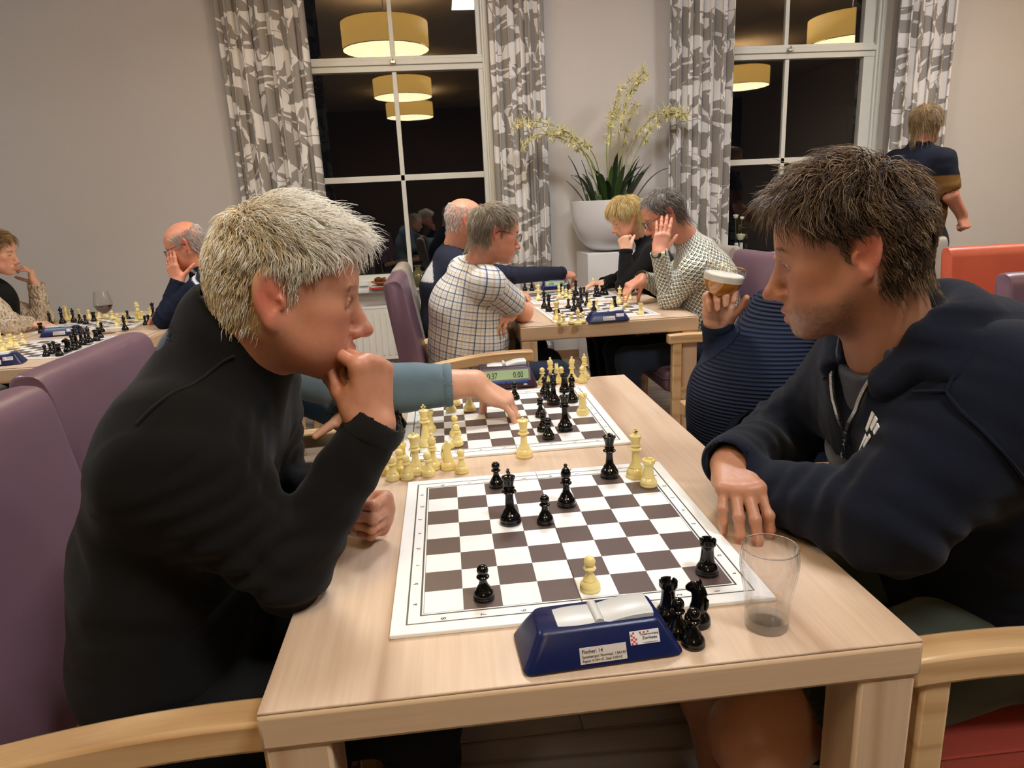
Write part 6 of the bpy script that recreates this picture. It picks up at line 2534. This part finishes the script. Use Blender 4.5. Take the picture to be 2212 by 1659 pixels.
# --- man in the checked short-sleeved shirt
eR, eL = A([0.365, 3.255, 0.79]), A([0.30, 3.60, 0.79])
pr5 = somebody((0.06, 3.27, 0), 'man with glasses in a checked short-sleeved shirt, arms on the table', (at(1066, 502, 3.12), 0.22, 0.22, 0, 1.07), at(1028, 585, 3.2),
               [((0.03, 3.27, 0.48), 0.15, 0.19), (at(1012, 735, 3.27), 0.185, 0.21), (at(1008, 660, 3.27), 0.17, 0.21), (at(1016, 605, 3.24), 0.11, 0.17)],
               [(at(1052, 612, 3.05), eR, A([0.26, 3.42, 0.79])), (A([0.10, 3.45, 0.98]), eL, at(1104, 676, 3.22))],
               [dict(arm=0, d=(-0.6, 0.8, 0), n=(0, 0, -1), side=1), dict(arm=1, d=at(1072, 700, 3.12) - at(1104, 676, 3.22), n=(0.2, 0.5, -0.6), side=-1, s=1.05, pose='relaxed', thumb=(0.8, 0.3, 0.5))],
               'checked_shirt', MAT['check'], h=0.006, hh=0.0035, sleeve=(0.62, 0.62), uv=True, fold=0.003, legs=seat_legs(0.06, 3.27, 1, reach=0.44), legmat=MAT['jeans'], fat=0.004, cloth_r=0.012,
               hair=dict(cap=(136, 122, 104), n=2200, colors=((104, 90, 74), (150, 136, 116), (190, 178, 158)), r=0.0012, seed=12, lift=0.014, length=lambda L: 0.028 + 0.015 * np.clip(L[:, 2] / 0.1, 0, 1)),
               tone=dict(base=(224, 160, 130), scalp=scalp_default(0.070), scalp_rgb=(150, 130, 108)), specs=True)

# --- bald man in the navy vest reaching across the far board
wr = at(1212, 590, 4.32)
navy, pale = lin3((40, 44, 60)), lin3((206, 206, 208))
pr6 = somebody((0.05, 3.95, 0), 'bald man in a navy jacket reaching across the far board', (at(1002, 476, 3.95), 0.25, 0.15, 0, 1.02), at(978, 545, 4.0),
               [((0.03, 3.95, 0.48), 0.14, 0.18), (at(965, 700, 3.98), 0.15, 0.19), (at(965, 620, 3.98), 0.145, 0.19), (at(972, 565, 3.98), 0.10, 0.16)],
               [(at(985, 580, 3.85), at(1095, 595, 4.05), wr), (A([0.12, 4.16, 0.98]), A([0.30, 4.20, 0.79]), A([0.36, 4.05, 0.79]))],
               [dict(arm=0, d=at(1245, 596, 4.36) - wr, n=(0.1, 0.3, -1), side=1, curl=((40, 40, 25), (48, 45, 28), (52, 48, 30), (55, 50, 30)), thumb=(0.8, 0.4, 0.6)), dict(arm=1, d=(0.8, -0.3, 0), n=(0, 0, -1), side=-1)],
               'jacket', MAT['vc'], h=0.009, hh=0.005, fold=0.003, legs=seat_legs(0.05, 3.95, 1, reach=0.44), legmat=MAT['black_cloth'],
               color=lambda V: np.where((((V[:, 1] < 3.93) & (V[:, 0] < -0.06) & (V[:, 2] > 0.90)) * 1.0)[:, None] > 0.5, pale, navy),
               hair=dict(mask=bald_mask(0.075), n=900, colors=((170, 166, 160), (210, 208, 204), (232, 230, 226)), r=0.0012, seed=14, lift=0.008, length=lambda L: 0.016 + 0 * L[:, 0]),
               tone=dict(base=(222, 158, 128)), cloth_r=0.006, neck_r=0.058)

# --- blond boy
wr = at(1352, 545, 4.02)
pr7 = somebody((1.36, 4.15, 0), 'blond boy in a black sweater with his chin in his hand', (at(1352, 466, 4.12), PI + 0.15, 0.50, 0.0, 0.96), at(1398, 520, 4.15),
               [((1.40, 4.15, 0.48), 0.12, 0.16), (at(1420, 660, 4.15), 0.12, 0.17), (at(1418, 590, 4.15), 0.12, 0.17), (at(1408, 540, 4.15), 0.09, 0.14)],
               [(at(1415, 552, 3.98), at(1350, 618, 3.98), wr), (A([1.30, 4.32, 0.95]), A([1.15, 4.36, 0.80]), A([1.00, 4.25, 0.79]))],
               [dict(arm=0, d=at(1346, 512, 4.04) - wr, n=(0.6, 0.7, 0.2), side=-1, pose='fist', s=0.92, thumb=(0.8, 0.2, 0.6)), dict(arm=1, d=(-0.9, -0.1, 0), n=(0, 0, -1), side=1, s=0.92)],
               'sweater', MAT['black_cloth'], h=0.009, hh=0.0045, fold=0.004, legs=seat_legs(1.38, 4.15, -1, reach=0.44), legmat=MAT['black_cloth'], neck_r=0.05,
               hair=dict(cap=(206, 176, 112), n=2600, colors=((170, 132, 74), (216, 186, 122), (240, 222, 170)), r=0.0013, seed=15, lift=0.022, curl=0.35, gravity=0.5, mask=scalp_default(0.078),
                         length=lambda L: 0.06 + 0 * L[:, 0], flow=whorl_flow(sweep=-0.1)), tone=dict(base=(232, 182, 152)), cloth_r=0.004)

# --- grey-haired man in the patterned shirt
wl, wr = at(1424, 548, 3.34), at(1388, 602, 3.62)
pr8 = somebody((1.33, 3.45, 0), 'grey-haired man with glasses in a patterned shirt, cheek on his hand', (at(1436, 462, 3.47), PI - 0.12, 0.48, 0.0, 1.03), at(1490, 525, 3.5),
               [((1.38, 3.45, 0.48), 0.14, 0.18), (at(1530, 680, 3.47), 0.16, 0.20), (at(1522, 600, 3.48), 0.145, 0.20), (at(1505, 550, 3.49), 0.10, 0.16)],
               [(at(1500, 585, 3.30), A([1.135, 3.385, 0.795]), wl), (at(1490, 570, 3.68), A([1.20, 3.74, 0.82]), wr)],
               [dict(arm=0, d=at(1432, 496, 3.36) - wl, n=(0.15, 0.98, 0.1), side=-1, s=1.02, pose='flat', spread=3, thumb=(0.8, 0.5, 0.2)),
                dict(arm=1, d=at(1350, 625, 3.58) - wr, n=(0.2, 0.15, -1), side=1, s=1.05, curl=((18, 18, 10), (30, 30, 20), (38, 36, 24), (44, 40, 24)), thumb=(0.6, -0.3, 0.9), thumb2=(0.3, -0.2, 1), spread=8)],
               'patterned_shirt', MAT['petal'], h=0.006, hh=0.0035, uv=True, fold=0.0035, legs=seat_legs(1.36, 3.45, -1, reach=0.46), legmat=MAT['jeans'], cloth_r=0.008,
               hair=dict(cap=(104, 96, 88), n=2200, colors=((72, 66, 60), (120, 112, 104), (176, 168, 160)), r=0.0012, seed=17, lift=0.014, length=lambda L: 0.032 + 0 * L[:, 0], flow=whorl_flow(sweep=1.0, fringe=0.4)),
               tone=dict(base=(218, 152, 124), scalp=scalp_default(0.068), scalp_rgb=(120, 110, 100)), specs=True)

# --- man walking off on the far right
wr = at(2077, 462, 4.26)
nv, oc = lin3((28, 32, 44)), lin3((124, 88, 46))
hp = at(1978, 520, 4.35)
pr9 = somebody((hp[0], hp[1], 0), 'man walking away in a navy and ochre shirt at the right wall', (at(2000, 270, 4.35), 0.75, 0.10, 0, 1.04), at(1985, 322, 4.35),
               [(at(1975, 530, 4.35), 0.12, 0.175), (at(1975, 460, 4.35), 0.12, 0.17), (at(1978, 390, 4.35), 0.125, 0.185), (at(1983, 345, 4.35), 0.09, 0.16)],
               [(at(2036, 348, 4.22), at(2052, 420, 4.20), wr), (at(1935, 350, 4.50), at(1930, 440, 4.58), at(1950, 500, 4.55))],
               [dict(arm=0, d=at(2086, 490, 4.24) - wr, n=(-0.3, 0.9, 0), side=1, pose='fist', thumb=(0.8, 0.2, 0.6)), dict(arm=1, d=(0, 0, -1), n=(0.5, -0.5, 0), side=-1)],
               'shirt', MAT['vc'], lat=(-0.86, 0.50, 0), h=0.009, hh=0.005, sleeve=(0.72, 0.72), fold=0.004, color=lambda V: np.where((V[:, 2] > at(1990, 383, 4.3)[2])[:, None], nv, oc), cloth_r=0.010,
               legs=[((hp[0] + s2 * 0.06, hp[1] - s2 * 0.08, hp[2] - 0.02), (hp[0] + s2 * 0.07 + 0.05, hp[1] - s2 * 0.09 + 0.1 * s2, 0.50), (hp[0] + s2 * 0.07, hp[1] - s2 * 0.09 + 0.12 * s2, 0.09)) for s2 in (-1, 1)],
               legmat=MAT['black_cloth'],
               hair=dict(cap=(140, 112, 76), n=1800, colors=((104, 80, 52), (150, 122, 82), (190, 164, 122)), r=0.0013, seed=19, lift=0.016, length=lambda L: 0.045 + 0 * L[:, 0], gravity=0.4),
               tone=dict(base=(216, 150, 122), stubble=0.6), fat=0.002)

# --- woman in the cream cardigan at the left edge
wl = at(78, 618, 4.28)
pr10 = somebody((-2.72, 4.12, 0), 'woman in a cream lace-knit cardigan at the left edge, hand raised', (at(-12, 545, 4.10), 0.10, 0.18, 0, 0.97), at(-35, 622, 4.12),
                [((-2.72, 4.12, 0.48), 0.13, 0.18), (at(-50, 760, 4.12), 0.14, 0.18), (at(-45, 690, 4.12), 0.14, 0.18), (at(-40, 645, 4.12), 0.095, 0.15)],
                [(at(-25, 665, 3.95), at(25, 702, 3.96), at(62, 700, 4.05)), (at(-15, 660, 4.28), at(92, 690, 4.30), wl)],
                [dict(arm=0, d=(0.9, 0.2, -0.1), n=(0, 0, -1), side=1, s=0.9), dict(arm=1, d=at(68, 590, 4.28) - wl, n=(-0.75, -0.3, 0.1), side=-1, s=0.95, curl=((50, 50, 30), (48, 48, 28), (46, 46, 26), (44, 44, 24)), thumb=(0.5, 0.2, 0.8))],
                'cardigan', MAT['knit'], h=0.008, hh=0.0045, fold=0.006, legs=seat_legs(-2.70, 4.12, 1, reach=0.44), legmat=MAT['black_cloth'], neck_r=0.048, cloth_r=0.010, sleeve=(1.0, 1.0),
                hair=dict(cap=(120, 92, 62), n=2600, colors=((82, 60, 40), (140, 108, 72), (196, 162, 112)), r=0.0013, seed=21, lift=0.028, curl=0.5, length=lambda L: 0.055 + 0 * L[:, 0], gravity=0.3),
                tone=dict(base=(232, 178, 150)))

K = Field()
K.ecap(at(-22, 652, 4.12), at(-22, 745, 4.12), 0.150, 0.165, 0.085, 0.075, (0, 1, 0), 0.02)
pr10.cloth('black_top', K, 0.008, MAT['black_cloth'])

# --- bald man with glasses at the left table
wl = at(384, 612, 3.86)
nv2, wh = lin3((24, 30, 48)), lin3((210, 214, 222))
pr11 = somebody((-1.12, 3.95, 0), 'bald man with glasses in a navy sweatshirt holding his forehead', (at(404, 528, 3.95), PI + 0.05, 0.38, 0, 1.03), at(440, 596, 3.95),
                [((-1.08, 3.95, 0.48), 0.14, 0.18), (at(455, 740, 3.95), 0.15, 0.19), (at(452, 670, 3.95), 0.145, 0.19), (at(446, 620, 3.95), 0.10, 0.16)],
                [(at(432, 632, 3.78), at(356, 690, 3.82), wl), (A([-1.20, 4.14, 0.98]), A([-1.40, 4.18, 0.79]), A([-1.52, 4.02, 0.79]))],
                [dict(arm=0, d=at(370, 566, 3.88) - wl, n=(0.35, 0.9, 0.1), side=-1, pose='flat', s=1.0, spread=3), dict(arm=1, d=(-0.9, -0.1, 0), n=(0, 0, -1), side=1)],
                'sweatshirt', MAT['vc'], h=0.007, hh=0.004, fold=0.004, legs=seat_legs(-1.08, 3.95, -1, reach=0.44), legmat=MAT['black_cloth'], cloth_r=0.006,
                color=lambda V: np.where((np.abs((V[:, 2] - at(415, 595, 3.8)[2]) + 0.75 * (V[:, 0] - at(415, 595, 3.8)[0]) + 1.5 * (V[:, 0] - at(415, 595, 3.8)[0]) ** 2) < 0.008)[:, None] & (V[:, 1] < 3.93)[:, None], wh, nv2),
                hair=dict(mask=bald_mask(0.062), n=1300, colors=((150, 146, 140), (196, 192, 186), (226, 222, 216)), r=0.0012, seed=23, lift=0.006, length=lambda L: 0.016 + 0 * L[:, 0]),
                tone=dict(base=(222, 150, 118)), specs=True)

# ------------------------------------------------------------------ planter, flowers and small things by the windows
pd = empty('pedestal', (1.32, 5.38, 0), 0, 'white square pedestal under the bowl planter', 'pedestal')
MB().box(1.09, 1.55, 5.16, 5.60, 0.012, 0.912).build('column', MAT['white_satin'], pd, bevel=0.004, world=True)
MB().box(1.10, 1.54, 5.17, 5.59, 0.0, 0.012).build('plinth', MAT['rubber'], pd, world=True)
PX, PY, PZ = 1.318, 5.38, 0.912
pot = empty('bowl_planter', (PX, PY, PZ), 0, 'large glossy white bowl planter on the pedestal', 'planter')
prof = [(0.001, 0.0), (0.09, 0.002), (0.15, 0.018), (0.205, 0.055), (0.25, 0.11), (0.285, 0.19), (0.302, 0.28), (0.308, 0.385), (0.298, 0.388), (0.290, 0.37), (0.28, 0.30), (0.001, 0.30)]
MB().lathe(prof, seg=56, cap=False).build('bowl', simple('glossy_white_glaze', (224, 222, 224), 0.16, 0.01, 5.0), pot, smooth=True, angle=50)
MB().lathe([(0.001, 0.335), (0.287, 0.335), (0.287, 0.345), (0.001, 0.352)], seg=32).build('soil', simple('dark_soil', (52, 42, 32), 0.95, 0.3, 60.0, 0.6, 90.0), pot)

orch = empty('orchid', (PX, PY, PZ + 0.35), 0, 'tall spider orchid with yellow sprays in the white planter', 'plant')
MAT['leaf'] = simple('dark_leaf', (38, 60, 34), 0.35, 0.3, 12.0)
MAT['leaf2'] = simple('mid_leaf', (74, 104, 52), 0.4, 0.3, 12.0)
MAT['stalk'] = simple('flower_stalk', (146, 152, 84), 0.5, 0.15, 20.0)
MAT['petal_y'] = simple('spider_petal', (228, 216, 156), 0.55, 0.1, 30.0, Subsurface_Weight=0.1)
rn = random.Random(21)


def strap(root, p0, direction, length, width, droop, mat, name='leaf'):
    d = np.array(direction, float)
    d /= np.linalg.norm(d)
    side = np.cross(d, [0, 0, 1.0])
    side /= np.linalg.norm(side) + 1e-9
    p = np.array(p0, float)
    ring = []
    n = 8
    for k in range(n + 1):
        t = k / n
        w2 = width * math.sin(min(1, 0.25 + t * 1.1) * PI * 0.5) * (1 - t ** 3) ** 0.8 + 0.001
        nrm_ = np.cross(side, d)
        ring.append([p - side * w2 + nrm_ * w2 * 0.25, p - nrm_ * 0.002, p + side * w2 + nrm_ * w2 * 0.25, p + nrm_ * 0.002])
        p = p + d * length / n
        d = d + np.array([0, 0, -droop / n * (0.3 + 1.4 * t)])
        d /= np.linalg.norm(d)
    m = MB()
    m.loft(ring)
    return m.build(name, mat, root, smooth=True, angle=60)


for k in range(34):
    a = rn.uniform(0, 2 * PI)
    r0 = rn.uniform(0.02, 0.2)
    sp = rn.uniform(0.15, 0.75)
    strap(orch, (r0 * math.cos(a), r0 * math.sin(a), 0.0), (sp * math.cos(a), sp * math.sin(a), 1.0), rn.uniform(0.24, 0.42), rn.uniform(0.018, 0.034), rn.uniform(0.4, 1.7), MAT['leaf'] if rn.random() < 0.7 else MAT['leaf2'])
for k in range(18):
    a = rn.uniform(0, 2 * PI)
    r0 = rn.uniform(0.03, 0.2)
    MB().tube([(r0 * math.cos(a), r0 * math.sin(a), 0.0), (r0 * 1.1 * math.cos(a), r0 * 1.1 * math.sin(a), rn.uniform(0.06, 0.13))], [0.014, 0.008], 8).build('bulb', MAT['leaf2'], orch, smooth=True)


def spider_flower():
    m = MB()
    for k in range(5):
        a = k * 2 * PI / 5 + 0.3
        L = 0.052 if k % 2 else 0.042
        m.tube([(0, 0, 0), (0.4 * L * math.cos(a), 0.4 * L * math.sin(a), 0.006), (0.8 * L * math.cos(a), 0.8 * L * math.sin(a), 0.004), (L * math.cos(a + 0.1), L * math.sin(a + 0.1), -0.006)], [0.0022, 0.0030, 0.0018, 0.0004], 5)
    m.loft([[(0.004 * math.cos(a), -0.012 + 0.004 * math.sin(a), 0.004) for a in np.linspace(0, 6.28, 6, endpoint=False)], [(0.010 * math.cos(a), -0.018 + 0.008 * math.sin(a), 0.008) for a in np.linspace(0, 6.28, 6, endpoint=False)],
            [(0.003 * math.cos(a), -0.030 + 0.003 * math.sin(a), 0.006) for a in np.linspace(0, 6.28, 6, endpoint=False)]])
    o = m.build('flower', MAT['petal_y'], orch, smooth=True)
    return o


f0 = spider_flower()
first = True
base0 = np.array([PX, PY, PZ + 0.35])
sprays = [[(1312, 400), (1262, 330), (1215, 280), (1150, 262), (1115, 275)], [(1316, 400), (1275, 345), (1225, 305), (1165, 290), (1130, 318)], [(1318, 400), (1285, 340), (1240, 300), (1190, 292)],
          [(1325, 400), (1318, 320), (1325, 240), (1345, 190), (1392, 150)], [(1328, 400), (1335, 310), (1350, 230), (1365, 195), (1400, 165)], [(1322, 400), (1310, 330), (1320, 270), (1335, 235)],
          [(1335, 400), (1362, 320), (1400, 262), (1440, 240), (1480, 248)], [(1338, 400), (1375, 330), (1410, 275), (1450, 245), (1475, 258)], [(1332, 400), (1345, 330), (1352, 280), (1375, 230)]]
for si, sp in enumerate(sprays):
    yy = PY - 0.10 + 0.025 * si
    pts = [at(u, v, yy) - base0 for u, v in sp]
    pts[0] = np.array([0.015 * (si - 4), 0.02 * (si % 3 - 1), -0.01])
    # smooth the arch
    fine = []
    for i in range(len(pts) - 1):
        p0, p1, p2, p3 = pts[max(i - 1, 0)], pts[i], pts[i + 1], pts[min(i + 2, len(pts) - 1)]
        for k in range(6):
            t = k / 6
            fine.append(0.5 * ((2 * p1) + (-p0 + p2) * t + (2 * p0 - 5 * p1 + 4 * p2 - p3) * t * t + (-p0 + 3 * p1 - 3 * p2 + p3) * t ** 3))
    fine.append(pts[-1])
    MB().tube(fine, [0.0055 - 0.0035 * i / len(fine) for i in range(len(fine))], 6).build('stem', MAT['stalk'], orch, smooth=True)
    for i in range(8, len(fine)):
        for rep in range(1 if i % 3 else 2):
            q = fine[i] + np.array([rn.uniform(-0.02, 0.02), rn.uniform(-0.02, 0.02), rn.uniform(-0.02, 0.025)])
            if first:
                o = f0
                first = False
            else:
                o = f0.copy()
                col.objects.link(o)
            o.location = q
            o.rotation_euler = (rn.uniform(0.6, 2.2), rn.uniform(-0.6, 0.6), rn.uniform(0, 6.28))
            sc_ = rn.uniform(0.85, 1.35)
            o.scale = (sc_, sc_, sc_)

# glass vase with white roses on the right sill
vp = at(1594, 545, 5.66)
vs_ = empty('glass_vase', (vp[0], 5.66, SILL), 0, 'tall square glass vase with white roses on the right sill', 'vase')
m = MB()
R1, R2 = 0.056, 0.052
m.loft([[(x * R1, y * R1, z) for x, y in ((-1, -1), (1, -1), (1, 1), (-1, 1))] for z in (0.0, 0.40)] + [[(x * R2, y * R2, z) for x, y in ((-1, -1), (1, -1), (1, 1), (-1, 1))] for z in (0.40, 0.02)])
m.build('glass', MAT['thin_glass'], vs_)
rose = simple('white_rose', (236, 234, 206), 0.6, 0.06, 60.0)
for (dx, dz, r0) in ((0.012, 0.245, 0.040), (-0.036, 0.415, 0.024), (0.02, 0.40, 0.018)):
    c0 = np.array([dx, -0.01, dz])
    MB().tube([(dx * 0.3, 0, 0.03), tuple(c0)], 0.003, 6).build('stem', MAT['leaf2'], vs_, smooth=True)
    ro = None
    for k in range(9):
        a = k * 2.4
        rr = r0 * (0.25 + 0.085 * k)
        ring = []
        for t in np.linspace(0, 1, 6):
            row_ = []
            for s_ in np.linspace(-0.9, 0.9, 7):
                ang = a + s_
                rad_ = rr * (0.55 + 0.55 * t ** 0.7)
                row_.append(c0 + np.array([rad_ * math.cos(ang), rad_ * math.sin(ang), -r0 * 0.6 + r0 * 1.5 * t * (1 - 0.25 * s_ * s_) - 0.25 * rr * t * t]))
            ring.append(row_)
        mm = MB()
        mm.loft(ring, cap=False, closed=False)
        ob = mm.build('petal', rose, vs_, smooth=True)
        ob.modifiers.new('thick', 'SOLIDIFY').thickness = 0.0012
for k in range(7):
    a = rn.uniform(0, 6.28)
    strap(vs_, (0.01 * math.cos(a), 0.01 * math.sin(a), rn.uniform(0.24, 0.40)), (math.cos(a), math.sin(a), 0.5), rn.uniform(0.05, 0.085), 0.014, 1.0, MAT['leaf'])
m = MB()
for k in range(9):
    a = k * 0.7
    m.loft([[(0.04 * math.cos(a) * s_, 0.035 * math.sin(a) * s_, z + 0.015 * ((k * 7) % 3)) for s_ in (0.2, 1.0)] + [(0.04 * math.cos(a + 0.9) * s_, 0.035 * math.sin(a + 0.9) * s_, z + 0.01) for s_ in (1.0, 0.2)] for z in (0.03, 0.13 + 0.02 * (k % 3))])
m.build('tissue', simple('white_tissue', (226, 226, 224), 0.8, 0.04, 30.0), vs_)

# bowl with shells, booklets, jar and socket at the left sill
bp = at(832, 628, 5.62)
dish = empty('fruit_dish', (bp[0], 5.625, SILL + 0.024), 0, 'orange dish with brown and white bits on the left sill', 'dish')
MB().lathe([(0.02, 0.0), (0.06, 0.006), (0.10, 0.024), (0.112, 0.03), (0.108, 0.033), (0.06, 0.014), (0.001, 0.012)], seg=36, cap=False).build('dish_body', simple('orange_glaze', (206, 110, 50), 0.25, 0.06, 20.0), dish, smooth=True)
for k, (dx, dy, rr, cc_) in enumerate(((-0.045, 0.0, 0.034, (92, 62, 40)), (0.0, 0.02, 0.030, (110, 74, 46)), (0.035, -0.01, 0.030, (222, 212, 190)), (0.005, -0.035, 0.024, (86, 56, 38)), (0.06, 0.03, 0.022, (200, 186, 158)))):
    mm = MB()
    mm.lathe([(rr * math.cos(t) * (1 + 0.12 * math.sin(5 * t)), 0.012 + rr * 0.8 + rr * 0.8 * math.sin(t)) for t in np.linspace(-1.5, 1.5, 9)], (dx, dy, 0), 14)
    mm.build('shell', simple('shell_%d' % k, cc_, 0.6, 0.2, 60.0, 0.5, 60.0), dish, smooth=True)
for k, (rgb, w2) in enumerate((((196, 60, 60), 0.11), ((232, 226, 216), 0.105))):
    bk = MB().box(-w2, w2, -0.07, 0.07, 0.0, 0.010).build('booklet', simple('booklet_%d' % k, rgb, 0.5, 0.1, 15.0), None, bevel=0.001)
    bk.location = (bp[0] - 0.01 + 0.012 * k, 5.625, SILL + 0.012 * k + 0.0005)
    tag(bk, ('red booklet lowest under the orange dish', 'white booklet directly under the orange dish')[k], 'booklet', 'booklets under the dish')
jp = at(905, 610, 5.64)
jar = empty('glass_jar', (jp[0], 5.64, SILL), 0, 'olive glass jar with narrow neck behind the taupe chair', 'jar')
MB().lathe([(0.001, 0), (0.05, 0), (0.062, 0.02), (0.062, 0.075), (0.05, 0.105), (0.022, 0.125), (0.020, 0.15), (0.030, 0.158), (0.030, 0.165), (0.001, 0.165)], seg=28, cap=False).build('jar_body', simple('olive_glass', (92, 88, 58), 0.12, 0.1, 20.0), jar, smooth=True)
sp = at(787, 620, 5.78)
sk = empty('wall_socket', (sp[0], WY + 0.06, 0.735), 0, 'white wall socket under the left window', 'socket')
MB().box(-0.04, 0.04, -0.012, 0.0, -0.022, 0.022).build('plate', MAT['white_satin'], sk, bevel=0.003)
MB().lathe([(0.016, 0), (0.016, 0.004)], (0, 0, 0), 20).build('outlet', MAT['grey_plastic'], sk).rotation_euler = (PI / 2, 0, 0)
sk.children[-1].location = (0, -0.011, 0)

# a sprig lying on the right sill
sg = at(1640, 545, 5.62)
lf_ = empty('leaf_sprig', (sg[0], 5.62, SILL + 0.004), 0, 'small green sprig lying on the right window sill', 'sprig')
for k in range(4):
    strap(lf_, (0.02 * k - 0.03, 0, 0.0), (math.cos(k * 1.3), math.sin(k * 1.3) * 0.5, 0.35), 0.06, 0.013, 0.6, MAT['leaf2'])
MB().tube([(-0.06, 0, 0.002), (0.05, 0.01, 0.006)], 0.002, 6).build('twig', MAT['stalk'], lf_, smooth=True)
